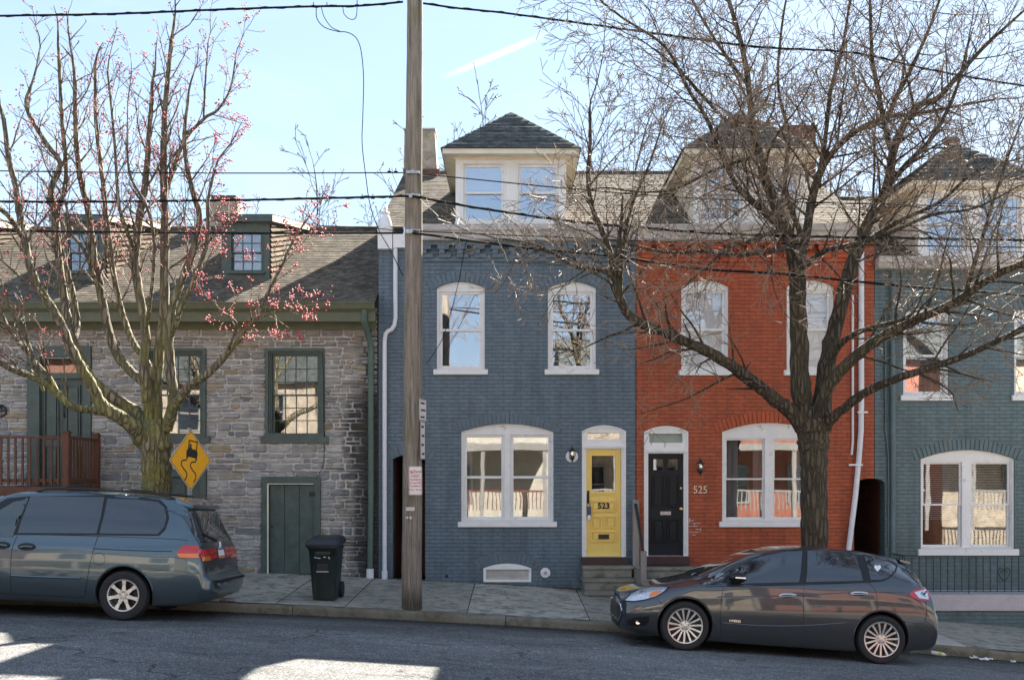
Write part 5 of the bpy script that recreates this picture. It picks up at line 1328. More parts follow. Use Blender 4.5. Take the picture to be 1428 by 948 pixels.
    def rpatch(name, poly, m, off, parent=None, res=.05):
        bm = bmesh.new(); bm.faces.new([bm.verts.new((0, y, z)) for y, z in poly])
        for k in range(-20, 21): bmesh.ops.bisect_plane(bm, geom=bm.verts[:]+bm.edges[:]+bm.faces[:], plane_co=(0, k*res, 0), plane_no=(0, 1, 0))
        for k in range(8, 38): bmesh.ops.bisect_plane(bm, geom=bm.verts[:]+bm.edges[:]+bm.faces[:], plane_co=(0, 0, k*res), plane_no=(0, 0, 1))
        bm.verts.index_update(); v = [rear(q.co.y, q.co.z, off) for q in bm.verts]; f = [tuple(q.index for q in ff.verts) for ff in bm.faces]; bm.free()
        return MB().add(v, f).build(name, m, parent or c.t, smooth=60, local=True)
    rpatch('rear_window', [(-.82, 1.09), (.82, 1.09), (.74, 1.52), (-.74, 1.52)], M['carglass'], .007)
    rpatch('hatch_panel', [(-.80, .70), (.80, .70), (.82, 1.05), (-.82, 1.05)], gen('weathered_hatch', (.06, .062, .07), .3, .2, 3, .1, 50, metal=.5, coat=.8), .004)
    # wrap-round tail lamps
    za_, zb_ = c.loc(290, 778.5)[0].z, c.loc(290, 761)[0].z; print('TAIL', za_, zb_, c.loc(290, 770)[0], c.loc(309, 770)[0], c.loc(277, 770)[0])
    t1 = rpatch('tail_light', [(-.90, .84), (-.45, .84), (-.45, 1.00), (-.90, 1.00)], M['lred'], .012); rpatch('amber_lens', [(-.90, .845), (-.56, .845), (-.56, .90), (-.90, .90)], M['lamb'], .016, t1)
    t2 = rpatch('tail_light', [(.45, .84), (.90, .84), (.90, 1.00), (.45, 1.00)], M['lred'], .012); rpatch('amber_lens', [(.56, .845), (.90, .845), (.90, .90), (.56, .90)], M['lamb'], .016, t2)
    rpatch('light_bar', [(-.44, .86), (-.20, .86), (-.20, 1.0), (-.44, 1.0)], M['lred'], .010); rpatch('light_bar', [(.20, .86), (.44, .86), (.44, 1.0), (.20, 1.0)], M['lred'], .010)
    s1 = c.patch('side_tail_light', [(246, 771), (252, 763), (258, 760), (277, 761), (277, 778), (262, 778), (250, 777.5)], M['lred'], .008, res=.03)
    c.patch('amber_side_lens', [(247, 771.5), (277, 771.5), (277, 777.5), (262, 777.5), (250, 777)], M['lamb'], .012, parent=s1, res=.03)
    rp = rpatch('number_plate', [(-.155, .86), (.155, .86), (.155, 1.0), (-.155, 1.0)], M['white'], .014); rpatch('plate_band', [(-.15, .865), (.15, .865), (.15, .89), (-.15, .89)], M['lamb'], .017, rp); rpatch('plate_band', [(-.15, .975), (.15, .975), (.15, .995), (-.15, .995)], simple('plate_blue', (.03, .08, .3), .4), .017, rp)
    e = rear(0, 1.045, .01); b = MB()
    for sg in (-1, 1): b.tube([e + Vector((.0, sg*.035, .04)), e + Vector((.012, sg*.025, 0)), e + Vector((.01, sg*.03, -.04))], .008, 6)
    b.tube([e + Vector((.012, -.028, 0)), e + Vector((.012, .028, 0))], .008, 6); b.build('emblem', M['chrome'], c.t, smooth=50, local=True)
    b = MB(); b.hexa([(4.46, -.67, 1.60), (4.73, -.70, 1.545), (4.73, .70, 1.545), (4.46, .67, 1.60), (4.46, -.66, 1.712), (4.73, -.68, 1.60), (4.73, .68, 1.60), (4.46, .66, 1.712)]); b.build('spoiler', M['vanpaint'], c.t, bevel=.02, local=True)
    MB().tube([rear(-.05, 1.10, .02), rear(-.3, 1.14, .02), rear(-.60, 1.20, .02)], .008, 6).build('rear_wiper', M['seal'], c.t, local=True)
    b = MB(); pts = []
    for k in range(17):
        y = -.80 + 1.6*k/16; pts.append(rear(y, .56, .01))
    b.tube(pts, .02, 8); b.build('bumper_strip', M['seal'], c.t, smooth=60, local=True)
    MB().tube([(4.85, .45, .22), (5.08, .45, .215)], .028, 12).build('exhaust', M['steel'], c.t, local=True)
    for ax in (.93, 3.93):
        for sg in (-1, 1):
            q = []; b = MB()
            for k in range(25):
                a = -.1 + (pi + .2)*k/24; h, n = c.hit(ax + .397*cos(a), max(.348 + .397*sin(a), .2), sg)
                if h is not None: q.append(h + n*.002)
            b.tube(q, .011, 6); b.build('arch_lip', c.paint, c.t, smooth=60, local=True)
    # front lamps, windscreen, mirrors (outside the photograph)
    vs = []; ny = 16
    for j in range(ny + 1):
        for i in range(13):
            u = 1.18 + .95*i/12; hw = .80 - .12*i/12; y = -hw + 2*hw*j/ny
            h, n, _, _ = c.bvh.ray_cast(Vector((u, y, 3)), Vector((0, 0, -1))); vs.append(h + n*.005)
    MB().add(vs, [(j*13+i, j*13+i+1, (j+1)*13+i+1, (j+1)*13+i) for j in range(ny) for i in range(12)]).build('windscreen', M['wind'], c.t, smooth=60, local=True)
    for sg in (-1, 1):
        c.patchl('headlight', [(.12, .66), (.45, .72), (.45, .82), (.2, .78)], M['lclr'], .006) if sg < 0 else None
    return c
# ---------------------------------------------------------------- trees
def bark(name, c1, c2, moss, k=.5, stretch=(1, 1, .18), sc=14, mz=None, fk=1.0):
    m, nt, b = newmat(name); co = coords(nt); v = mapping(nt, co, stretch)
    n1 = noise(nt, v, sc, 6, .7, .6); n2 = noise(nt, co, 1.2, 5, .6); n3 = noise(nt, co, 50, 3)
    vo = N(nt, 'ShaderNodeTexVoronoi', Scale=sc*1.1, feature='DISTANCE_TO_EDGE'); nzz = N(nt, 'ShaderNodeTexNoise', Scale=5.0, Detail=4); nt.links.new(v, nzz.inputs['Vector'])
    vm = N(nt, 'ShaderNodeVectorMath', operation='MULTIPLY_ADD'); vm.inputs[1].default_value = (.09, .09, .09); nt.links.new(nzz.outputs['Color'], vm.inputs[0]); nt.links.new(v, vm.inputs[2]); nt.links.new(vm.outputs[0], vo.inputs['Vector'])
    fis = ramp(nt, vo.outputs['Distance'], [(0.02, 1 - fk), (0.22, 1.0)])
    c = ramp(nt, n1, [(.35, shade(c1, .7)), (.62, shade(c1, 1.3))]); c = mixc(nt, fis, c2, c); mf = ramp(nt, n2, [(.42, 0.0), (.62, k)])
    if mz:
        sp = N(nt, 'ShaderNodeSeparateXYZ'); nt.links.new(co, sp.inputs[0]); mr = N(nt, 'ShaderNodeMapRange'); mr.inputs[1].default_value = mz[0]; mr.inputs[2].default_value = mz[1]; mr.inputs[3].default_value = 1; mr.inputs[4].default_value = .12; nt.links.new(sp.outputs[2], mr.inputs[0])
        mm = N(nt, 'ShaderNodeMath', operation='MULTIPLY'); nt.links.new(mr.outputs[0], mm.inputs[0]); nt.links.new(mf, mm.inputs[1]); mf = mm.outputs[0]
    c = mixc(nt, mf, c, moss)
    c = mixc(nt, .3, c, ramp(nt, n3, [(.3, .1), (.7, .9)]), 'OVERLAY')
    nt.links.new(c, b.inputs['Base Color']); b.inputs['Roughness'].default_value = .9
    p = bump(nt, None, fis, 1.0, .035); p = bump(nt, None, n1, .6, .015, p); bump(nt, b, n3, .4, .006, p); return m
M['bark_r'] = bark('dark_ridged_bark', (.105, .078, .050), (.030, .022, .016), (.12, .10, .055), .5)
M['bark_l'] = bark('mossy_maple_bark', (.23, .19, .13), (.045, .036, .026), (.24, .225, .055), .85, (1, 1, .22), 12, (2.6, 5.2), .8)
M['twig_r'] = gen('brown_twig', (.22, .165, .12), .75, .3, 6, .2, 60)
M['twig_l'] = gen('grey_red_twig', (.17, .11, .09), .75, .3, 6, .2, 60)
M['twig_far'] = gen('far_twig', (.15, .11, .09), .85, .3, 6, 0)
M['redbud'] = gen('red_blossom', (.50, .045, .06), .7, .35, 14, .0)
M['tanbud'] = gen('tan_bud', (.30, .20, .11), .7, .3, 14, .0)
class Tree:
    def __init__(s, seed): s.r = random.Random(seed); s.trunk = MB(); s.br = MB(); s.tw = MB(); s.tips = []; s.twpts = []
    def limb(s, pts, rad, big=True, n=12, k=5, wob=.0):
        """smooth limb through the given points"""
        q = catmull([tuple(p) + (r,) for p, r in zip(pts, rad)], k)
        P_ = []; R_ = []
        for i, p in enumerate(q):
            P_.append(Vector(p[:3]) + Vector((s.r.uniform(-1, 1), s.r.uniform(-1, 1), s.r.uniform(-1, 1)))*wob*p[3]); R_.append(p[3]*(1 + s.r.uniform(-.07, .07)))
        (s.trunk if big else s.br).tube(P_, R_, n if R_[0] > .06 else 8)
        return P_, R_
    def grow(s, p, d, L, r, lvl, cfg):
        n = max(3, int(L/cfg['seg'])); st = L/n; pts = [p.copy()]; rad = [r]; d = d.normalized()
        wan = cfg['wander']; up = cfg['up'][min(lvl, len(cfg['up'])-1)]
        for i in range(n):
            d = d + Vector((s.r.gauss(0, wan), s.r.gauss(0, wan), s.r.gauss(0, wan))) + Vector((0, 0, up*st))
            d.normalize(); p = p + d*st; pts.append(p.copy()); t = (i+1)/n; rad.append(max(cfg['rmin'], r*(1 - .75*t)))
        mbt = s.br if (lvl == 0 or r > .012) else s.tw
        mbt.tube(pts, rad, 6 if r > .02 else (4 if r > .007 else 3), cap=False)
        if lvl >= cfg['max']: s.tips.append((pts[-1], d)); s.twpts += pts[1:]; return
        spacing = cfg['space'][min(lvl, len(cfg['space'])-1)]; nc = max(1, int(L/spacing)); ph = s.r.uniform(0, 6.28)
        for c in range(nc):
            t = cfg.get('t0', .15) + (1 - cfg.get('t0', .15))*(c + s.r.random())/nc; i = min(n-1, int(t*n)); f = t*n - i
            q = pts[i].lerp(pts[i+1], min(1, f)); dd = (pts[i+1] - pts[i]).normalized(); o = dd.orthogonal().normalized(); ph += 2.4
            o = Matrix.Rotation(ph, 3, dd) @ o; a = radians(s.r.uniform(*cfg['ang'])); nd = dd*cos(a) + o*sin(a)
            cl = L*(1 - .55*t)*s.r.uniform(*cfg['lr']); cr = max(cfg['rmin'], rad[i]*.6)
            if cl > .08: s.grow(q, nd, cl, cr, lvl+1, cfg)
        s.tips.append((pts[-1], d))
    def sprout(s, P_, R_, cfg, space, L, t0=.2, t1=1.0, tip=True, bias=None, rs=.38):
        tot = sum((P_[i+1]-P_[i]).length for i in range(len(P_)-1)); acc = 0; nxt = tot*t0; ph = s.r.uniform(0, 6.28)
        for i in range(len(P_)-1):
            sl = (P_[i+1]-P_[i]).length
            while acc + sl > nxt and nxt < tot*t1:
                f = (nxt-acc)/sl; q = P_[i].lerp(P_[i+1], f); dd = (P_[i+1]-P_[i]).normalized(); ph += 2.4
                o = Matrix.Rotation(ph, 3, dd) @ dd.orthogonal().normalized(); a = radians(s.r.uniform(*cfg['ang'])); nd = dd*cos(a) + o*sin(a)
                if bias: nd = nd + Vector(bias)
                s.grow(q, nd, s.r.uniform(*L)*(1 - .3*nxt/tot), max(cfg['rmin'], min(.022, R_[i]*rs)), 0, cfg); nxt += space*s.r.uniform(.6, 1.4)
            acc += sl
        if tip: s.grow(P_[-1], P_[-1]-P_[-2], s.r.uniform(*L), R_[-1]*.95, 0, cfg)
def buds(name, pts, rr, m, parent, rng, size=(.008, .014), kind='stuff', spread=.02):
    b = MB()
    for p in pts:
        c = p + Vector((rng.gauss(0, spread), rng.gauss(0, spread), rng.gauss(0, spread))); r = rng.uniform(*size)
        v = [c + Vector(q)*r for q in ((1, .2, 0), (-1, 0, .3), (0, 1, -.2), (.1, -1, .1), (0, .2, 1), (.2, 0, -1))]
        b.add(v, [(4, 0, 2), (4, 2, 1), (4, 1, 3), (4, 3, 0), (5, 2, 0), (5, 1, 2), (5, 3, 1), (5, 0, 3)])
    return b.build(name, m, parent, recalc=False, kind=kind)

# right-hand street tree -------------------------------------------------
TY = 16.45
tr = thing('street_tree', 'large bare street tree with dark ridged trunk and spreading limbs behind the grey car', 'tree', (X(1135, TY), TY, walk(X(1135, TY), TY) - .05))
T = Tree(7)
def L3(pts, d=0.0): return [P(a, b_, TY + (c if len(q) == 3 else 0)) for q in pts for (a, b_, c) in [(q + (0,))[:3] if len(q) == 2 else q]]
zb = walk(X(1135, TY), TY)
trunk_pts = [Vector((X(1137, TY), TY, zb - .1)), Vector((X(1136.5, TY), TY, zb + .25))] + L3([(1136, 760), (1135.5, 720), (1135, 680), (1135, 640), (1134, 612), (1134, 590), (1136, 568)])
P0, R0 = T.limb(trunk_pts, [.34, .25, .215, .205, .205, .215, .25, .27, .17], n=28, k=6)
cfg = dict(seg=.15, wander=.105, up=(.08, .04, -.10), rmin=.0045, max=3, space=(.25, .145, .12), ang=(28, 65), lr=(.45, .78))
cfgd = dict(cfg, up=(-.05, -.12, -.15))
limbs = [
 ([(1122, 600), (1104, 575, -.1), (1085, 560, -.2), (1062, 541, -.35), (1040, 525, -.5), (1000, 497, -.8), (960, 478, -1.0), (925, 463, -1.2), (893, 450, -1.3), (874, 436, -1.35), (864, 412, -1.4), (858, 385, -1.4)], [.13, .125, .115, .105, .10, .092, .086, .082, .08, .078, .07, .06], .30, (.7, 1.5), .25, cfgd),
 ([(858, 385, -1.4), (850, 350, -1.4), (838, 318, -1.45), (826, 290, -1.5), (820, 250, -1.5), (823, 200, -1.5), (822, 155, -1.5)], [.055, .05, .045, .04, .035, .03, .022], .28, (.6, 1.3), .05, cfg),
 ([(862, 400, -1.4), (850, 382, -1.5), (828, 374, -1.6), (800, 371, -1.7), (770, 352, -1.8), (735, 338, -1.9), (690, 332, -2.0)], [.045, .04, .036, .032, .026, .02, .014], .22, (.6, 1.3), .1, cfg),
 ([(864, 408, -1.4), (868, 350, -1.2), (880, 290, -1.1), (905, 230, -1.0), (925, 170, -.9)], [.04, .032, .026, .02, .012], .25, (.6, 1.2), .1, cfg),
 ([(1126, 600), (1118, 545, .0), (1114, 480, .0), (1113, 420, -.1), (1110, 372, -.15), (1100, 330, -.2), (1088, 298, -.25), (1072, 262, -.3), (1060, 220, -.3), (1049, 170, -.35), (1043, 110, -.4), (1031, 50, -.4), (1016, 0, -.4), (1000, -60, -.4)], [.17, .165, .155, .145, .135, .11, .10, .09, .075, .062, .052, .045, .038, .03], .27, (.9, 1.8), .33, cfg),
 ([(1112, 380, -.1), (1124, 325, .3), (1136, 262, .5), (1152, 225, .6), (1170, 203, .7), (1197, 181, .8), (1235, 164, .9), (1279, 159, 1.0), (1334, 148, 1.1), (1395, 138, 1.2)], [.085, .08, .07, .062, .056, .05, .044, .038, .03, .02], .24, (.8, 1.6), .2, cfg),
 ([(1140, 262, .5), (1150, 200, .5), (1158, 130, .5), (1176, 60, .5), (1188, -20, .5)], [.05, .042, .036, .03, .02], .26, (.7, 1.5), .1, cfg),
 ([(1144, 598), (1149, 545, .1), (1156, 490, .2), (1169, 440, .3), (1181, 395, .35), (1195, 350, .4), (1216, 300, .45), (1238, 258, .5), (1247, 205, .5), (1275, 152, .5), (1307, 137, .5), (1340, 101, .4), (1375, 63, .4), (1427, 16, .4)], [.155, .15, .14, .13, .12, .11, .095, .085, .075, .062, .055, .045, .036, .025], .27, (.9, 1.7), .35, cfg),
 ([(1244, 215, .5), (1236, 185, .4), (1224, 125, .3), (1216, 77, .25), (1214, 20, .2), (1212, -40, .2)], [.05, .046, .04, .036, .03, .024], .26, (.7, 1.5), .05, cfg),
 ([(1236, 172, .8), (1250, 135, .8), (1268, 101, .8), (1293, 47, .8), (1314, -10, .8)], [.045, .042, .038, .032, .024], .26, (.7, 1.4), .05, cfg),
 ([(1216, 300, .45), (1252, 243, .1), (1296, 197, -.1), (1318, 160, -.2), (1335, 120, -.3), (1350, 60, -.3)], [.055, .05, .042, .036, .028, .018], .26, (.7, 1.4), .1, cfg),
 ([(1136, 596, -.1), (1146, 560, -.25), (1160, 532, -.4), (1186, 503, -.6), (1216, 479, -.8), (1242, 463, -1.0), (1276, 447, -1.2), (1330, 422, -1.5), (1385, 386, -1.8), (1430, 366, -2.0), (1490, 345, -2.2)], [.12, .105, .10, .095, .088, .082, .077, .07, .064, .058, .045], .27, (.8, 1.6), .3, cfg),
 ([(1148, 600, -.1), (1163, 580, -.3), (1189, 560, -.5), (1209, 546, -.7), (1240, 532, -.9), (1276, 519, -1.2), (1344, 497, -1.5), (1428, 458, -1.8), (1490, 430, -2.0)], [.095, .08, .074, .070, .066, .062, .056, .05, .04], .34, (.7, 1.4), .4, cfgd),
 ([(1158, 500, .1), (1176, 476, -.1), (1202, 461, -.3), (1226, 454, -.5), (1262, 445, -.8)], [.06, .052, .045, .04, .03], .3, (.7, 1.3), .3, cfg),
 ([(1099, 328, -.2), (1070, 300, -.6), (1030, 262, -.9), (1006, 215, -1.1), (985, 165, -1.2), (960, 125, -1.3), (928, 66, -1.4), (868, 25, -1.5), (830, -5, -1.5)], [.06, .054, .048, .04, .034, .03, .026, .02, .014], .24, (.7, 1.6), .15, cfg),
 ([(1046, 178, -.4), (1026, 176, -.7), (1004, 160, -.9), (975, 128, -1.1), (945, 95, -1.3), (900, 60, -1.5)], [.04, .034, .03, .026, .02, .013], .24, (.7, 1.4), .1, cfg),
 ([(1060, 215, -.3), (1030, 225, -.8), (990, 240, -1.1), (945, 262, -1.4), (900, 268, -1.6), (850, 262, -1.8)], [.04, .034, .028, .023, .018, .012], .24, (.7, 1.4), .15, cfg),
 ([(1104, 345, -.3), (1070, 350, -.9), (1030, 356, -1.2), (985, 350, -1.5), (930, 352, -1.8), (880, 340, -2.0)], [.042, .036, .03, .025, .02, .012], .22, (.6, 1.3), .1, cfgd),
 ([(1096, 318, -.2), (1060, 330, -1.0), (1020, 345, -1.6), (985, 372, -2.0), (955, 400, -2.3)], [.036, .03, .025, .02, .012], .22, (.6, 1.2), .2, cfgd),
 ([(1120, 372, -.3), (1150, 350, -1.0), (1195, 340, -1.5), (1240, 325, -1.9), (1300, 300, -2.2), (1360, 290, -2.4), (1420, 260, -2.6)], [.05, .044, .038, .032, .026, .02, .014], .22, (.6, 1.4), .15, cfgd),
 ([(1196, 345, .4), (1250, 310, .0), (1310, 282, -.3), (1360, 240, -.5), (1420, 222, -.6)], [.045, .04, .032, .024, .016], .24, (.7, 1.4), .15, cfg),
 ([(1345, 415, -1.6), (1370, 330, -1.8), (1395, 250, -1.9), (1420, 180, -2.0)], [.035, .03, .024, .016], .24, (.7, 1.3), .1, cfg),
 ([(1043, 120, -.4), (1000, 60, -.2), (970, 10, -.1), (945, -40, 0)], [.03, .026, .02, .014], .24, (.7, 1.3), .1, cfg),
 ([(1118, 330, .2), (1095, 260, .6), (1100, 190, .8), (1085, 120, 1.0), (1090, 40, 1.1), (1100, -20, 1.2)], [.05, .044, .036, .03, .024, .016], .26, (.7, 1.4), .15, cfg),
]
for pts, rad, sp, L, t0, cf in limbs:
    a, r = T.limb(L3(pts), [q*(.97 - .16*i/(len(rad)-1)) for i, q in enumerate(rad)], n=14 if rad[0] > .07 else 9, k=5, wob=.10)
    T.sprout(a, r, cf, sp*.52, (L[0]*.9, L[1]*1.3), t0)
T.trunk.build('trunk', M['bark_r'], tr, smooth=60, recalc=False); cr = T.br.build('crown', M['bark_r'], tr, smooth=60, recalc=False)
T.tw.build('twigs', M['twig_r'], cr, smooth=60, recalc=False, kind='stuff')
rg = random.Random(3); buds('buds', rg.sample(T.twpts, min(9000, len(T.twpts))), 0, M['tanbud'], cr, rg, (.005, .009), spread=.006)
NR = len(T.tw.f)

# left-hand maple ---------------------------------------------------------
TY = 16.4
tl = thing('maple_tree', 'pollarded maple with mossy branching stems and red spring buds behind the minivan', 'tree', (X(218, TY), TY, walk(X(218, TY), TY) - .05))
T = Tree(21); zb = walk(X(218, TY), TY)
P0, R0 = T.limb([Vector((X(219, TY), TY, zb - .1)), Vector((X(219, TY), TY, zb + .25))] + L3([(219, 700), (219, 670), (218, 640), (217, 610), (217, 585)]), [.33, .27, .23, .225, .23, .24, .18], n=26, k=6)
c1 = dict(seg=.15, wander=.12, up=(.32, .2, .1), rmin=.0042, max=3, space=(.17, .15, .13), ang=(20, 50), lr=(.35, .62))
c2 = dict(c1, up=(.15, .1, .05), wander=.12)
ll = [
 ([(205, 618), (196, 612, -.1), (182, 592, -.3), (160, 577, -.45), (142, 566, -.5), (128, 537, -.6), (115, 516, -.7), (98, 482, -.8), (84, 449, -.9), (61, 411, -.95), (44, 378, -1.0), (34, 334, -1.0), (27, 300, -1.0), (22, 262, -1), (12, 220, -1), (5, 165, -1)], [.15, .14, .13, .12, .11, .095, .09, .08, .075, .07, .066, .06, .056, .05, .045, .035], .28, (.6, 1.3), .45, c1),
 ([(208, 605), (193, 578, .1), (162, 557, .1), (128, 530, .0), (108, 489, .0), (98, 462, 0), (89, 411, .05), (81, 351, .1), (75, 300, .1), (72, 262, .1), (84, 228, .1), (64, 200, .1), (37, 150, .1), (44, 118, .1)], [.12, .115, .105, .095, .085, .08, .072, .066, .06, .055, .048, .04, .034, .022], .26, (.6, 1.3), .4, c1),
 ([(98, 480, .0), (108, 455, .3), (100, 400, .4), (86, 350, .45), (80, 300, .5), (92, 250, .5), (86, 160, .5), (82, 76, .5)], [.055, .055, .05, .048, .045, .042, .038, .030], .24, (.5, 1.2), .3, c1),
 ([(205, 560), (203, 536, .3), (182, 517, .4), (160, 489, .5), (146, 435, .5), (136, 384, .5), (129, 344, .5), (124, 300, .5), (112, 245, .5), (106, 190, .5), (104, 110, .5)], [.09, .088, .085, .082, .075, .07, .065, .06, .052, .044, .034], .26, (.5, 1.3), .4, c1),
 ([(136, 400, .5), (118, 350, .2), (96, 320, .1), (92, 285, .0), (68, 240, 0)], [.036, .034, .03, .025, .018], .24, (.5, 1.1), .2, c1),
 ([(150, 575, -.45), (125, 571, -.7), (101, 567, -.9), (81, 550, -1.0), (61, 533, -1.1), (20, 516, -1.3), (0, 506, -1.4), (-50, 480, -1.5)], [.07, .068, .064, .06, .055, .05, .045, .04], .26, (.5, 1.2), .3, c2),
 ([(81, 550, -1.0), (70, 528, -1.05), (44, 499, -1.2), (13, 459, -1.3), (-10, 410, -1.4)], [.045, .042, .038, .034, .025], .24, (.5, 1.2), .2, c2),
 ([(60, 545, -1.05), (40, 480, -1.3), (18, 440, -1.4), (5, 400, -1.5)], [.03, .028, .024, .016], .24, (.5, 1.0), .2, c1),
 ([(210, 600), (206, 560, -.1), (203, 530, -.2), (201, 500, -.25), (203, 462, -.2), (193, 401, -.2), (189, 351, -.2), (195, 300, -.2), (202, 262, -.2), (206, 215, -.2), (212, 130, -.2)], [.10, .095, .09, .085, .08, .075, .072, .068, .06, .05, .035], .24, (.5, 1.3), .4, c1),
 ([(217, 600), (215, 560, .3), (214, 530, .4), (205, 505, .4), (186, 478, .5), (172, 440, .6), (160, 390, .6), (153, 340, .6), (148, 300, .6), (142, 240, .6), (134, 170, .6), (133, 88, .6)], [.075, .072, .07, .066, .06, .056, .052, .048, .044, .04, .034, .026], .24, (.5, 1.2), .35, c1),
 ([(219, 600, .05), (217, 540, .0), (222, 490, -.1), (229, 435, -.1), (230, 367, -.1), (230, 300, -.1), (228, 240, -.1), (229, 180, -.1), (233, 120, -.1), (240, 50, -.1)], [.11, .10, .095, .088, .08, .072, .062, .052, .042, .032], .24, (.5, 1.3), .4, c1),
 ([(232, 600, -.1), (242, 557, -.2), (238, 520, -.25), (236, 470, -.3), (240, 430, -.3), (256, 384, -.3), (270, 345, -.3), (278, 300, -.3), (266, 255, -.3), (257, 200, -.3), (262, 140, -.3)], [.10, .095, .085, .078, .07, .062, .055, .048, .042, .035, .025], .25, (.5, 1.2), .4, c1),
 ([(238, 470, -.3), (252, 430, -.5), (275, 380, -.6), (290, 330, -.6), (290, 280, -.6), (300, 235, -.6)], [.05, .045, .04, .034, .028, .02], .24, (.5, 1.1), .25, c1),
 ([(236, 590, -.2), (244, 566, -.4), (263, 540, -.6), (290, 521, -.8), (314, 496, -.9), (336, 470, -1.0), (352, 447, -1.1), (372, 412, -1.1), (392, 372, -1.2), (412, 330, -1.2), (436, 296, -1.2)], [.09, .08, .074, .065, .055, .045, .034, .028, .022, .018, .012], .16, (.4, .9), .5, dict(c1, up=(.1, .1, .05), wander=.13)),
 ([(314, 496, -.9), (330, 455, -1.3), (318, 440, -1.5), (300, 425, -1.6)], [.022, .018, .014, .01], .12, (.35, .7), .3, dict(c1, up=(.05, 0, 0), wander=.16)),
 ([(352, 447, -1.1), (390, 432, -1.5), (425, 420, -1.8)], [.018, .014, .009], .12, (.35, .7), .3, dict(c1, up=(.1, 0, 0), wander=.16)),
 ([(228, 290, -.1), (240, 242, .1), (257, 197, .2), (284, 166, .3), (304, 153, .3), (321, 124, .3), (328, 84, .3)], [.045, .04, .034, .028, .024, .018, .012], .20, (.5, 1.0), .15, c2),
 ([(284, 166, .3), (286, 120, .3), (290, 60, .3)], [.02, .018, .012], .2, (.4, .8), .2, c1),
 ([(189, 351, -.2), (176, 320, -.6), (165, 280, -.8), (160, 200, -.9), (150, 100, -1.0)], [.04, .036, .03, .024, .016], .24, (.5, 1.1), .2, c1),
 ([(34, 334, -1.0), (10, 300, -1.4), (-20, 275, -1.6)], [.045, .04, .03], .24, (.6, 1.2), .2, c1),
 ([(203, 462, -.2), (212, 400, -.8), (215, 340, -1.0), (205, 290, -1.1), (180, 240, -1.2), (178, 170, -1.2)], [.035, .03, .026, .024, .02, .014], .24, (.5, 1.1), .3, c1),
]
reds = []
for pts, rad, sp, L, t0, cf in ll:
    a, r = T.limb(L3(pts), [q*.88 for q in rad], n=12 if rad[0] > .07 else 9, k=5, wob=.12)
    n0 = len(T.twpts); T.sprout(a, r, cf, sp*.6, (L[0]*.8, L[1]*1.0), t0)
T.trunk.build('trunk', M['bark_l'], tl, smooth=60, recalc=False); cr = T.br.build('crown', M['bark_l'], tl, smooth=60, recalc=False)
T.tw.build('twigs', M['twig_l'], cr, smooth=60, recalc=False, kind='stuff')
tip = [p for p, d in T.tips]; rg = random.Random(4); pts = []
for p in tip + rg.sample(T.twpts, len(T.twpts)//5):
    w = 1.0 if p.x > X(290, 16) else .45
    if rg.random() < w:
        for k in range(rg.choice((1, 2, 3, 5))*(2 if p.x > X(290, 16) else 1)): pts.append(p)
rg.shuffle(pts); buds('blossoms', pts[:14000], 0, M['redbud'], cr, rg, (.009, .019), spread=.03)
NL = len(T.tw.f); print('TWIGS', NR, NL)

# trees beyond the roofs ------------------------------------------------------
def far_tree(name, x, y, zb_, H, seed, label, buds_m=None, spread=1.0):
    t = thing(name, label, 'tree', (x, y, zb_), 'bare trees beyond the roofs'); T = Tree(seed)
    cf = dict(seg=.6, wander=.13, up=(.07, .05, .03), rmin=.015, max=3, space=(.60, .52, .5), ang=(22, 52), lr=(.42, .68))
    b0 = Vector((x, y, zb_)); T.limb([b0, b0 + Vector((.1, 0, H*.2)), b0 + Vector((0, .2, H*.36))], [.36, .28, .2], n=12)
    for k in range(11):
        an = k*2.4; e = b0 + Vector((0, 0, H*(.18 + .017*k))); s_ = H*.36*spread
        q = [e, e + Vector((cos(an)*s_*.35, sin(an)*s_*.35, H*.13)), e + Vector((cos(an)*s_*.7, sin(an)*s_*.7, H*.30)), e + Vector((cos(an)*s_*.95, sin(an)*s_*.95, H*.46))]
        a, r = T.limb(q, [.13, .09, .06, .03], n=7, wob=.3); T.sprout(a, r, cf, .62, (2.2, 4.4), .1)
    T.trunk.build('trunk', M['bark_r'], t, recalc=False, smooth=60); c = T.br.build('crown', M['twig_far'], t, recalc=False, smooth=60); T.tw.build('twigs', M['twig_far'], c, recalc=False, smooth=60, kind='stuff')
    if buds_m:
        rr = random.Random(seed); buds('buds', rr.sample(T.twpts, min(1800, len(T.twpts))), 0, buds_m, c, rr, (.03, .055), spread=.04)
    return t
def dup(root, loc, rz, label, sc=1.0):
    r = root.copy(); COL.objects.link(r); r.location = loc; r.rotation_euler = (0, 0, rz); r.scale = (sc, sc, sc); r['label'] = label
    for ch in list(root.children):
        c = ch.copy(); COL.objects.link(c); c.parent = r
        for gch in ch.children: d = gch.copy(); COL.objects.link(d); d.parent = c
    return r
yf = 52
A = far_tree('bare_tree', X(785, yf), yf, -1, Z(105, yf) + .5, 31, 'bare budding tree rising behind the blue house roof, just right of its dormer', buds_m=M['tanbud'])
B = far_tree('bare_tree', X(905, 58), 58, -1, Z(110, 58) + 1, 33, 'bare tree behind the roof between the blue and red house dormers')
dup(A, (X(1085, 55), 55, -1.2), 2.1, 'bare tree behind the red house roof, right of its dormer'); dup(B, (X(1230, 60), 60, -1), 1.2, 'bare tree beyond the gap between the red and green house dormers')
dup(A, (X(1400, 54), 54, -1.6), 4.0, 'bare tree behind the green house roof at the right')
C_ = dup(B, (X(455, 52), 52, -1.5), .6, 'bare tree low behind the stone house roof, next to the blue house', .84)
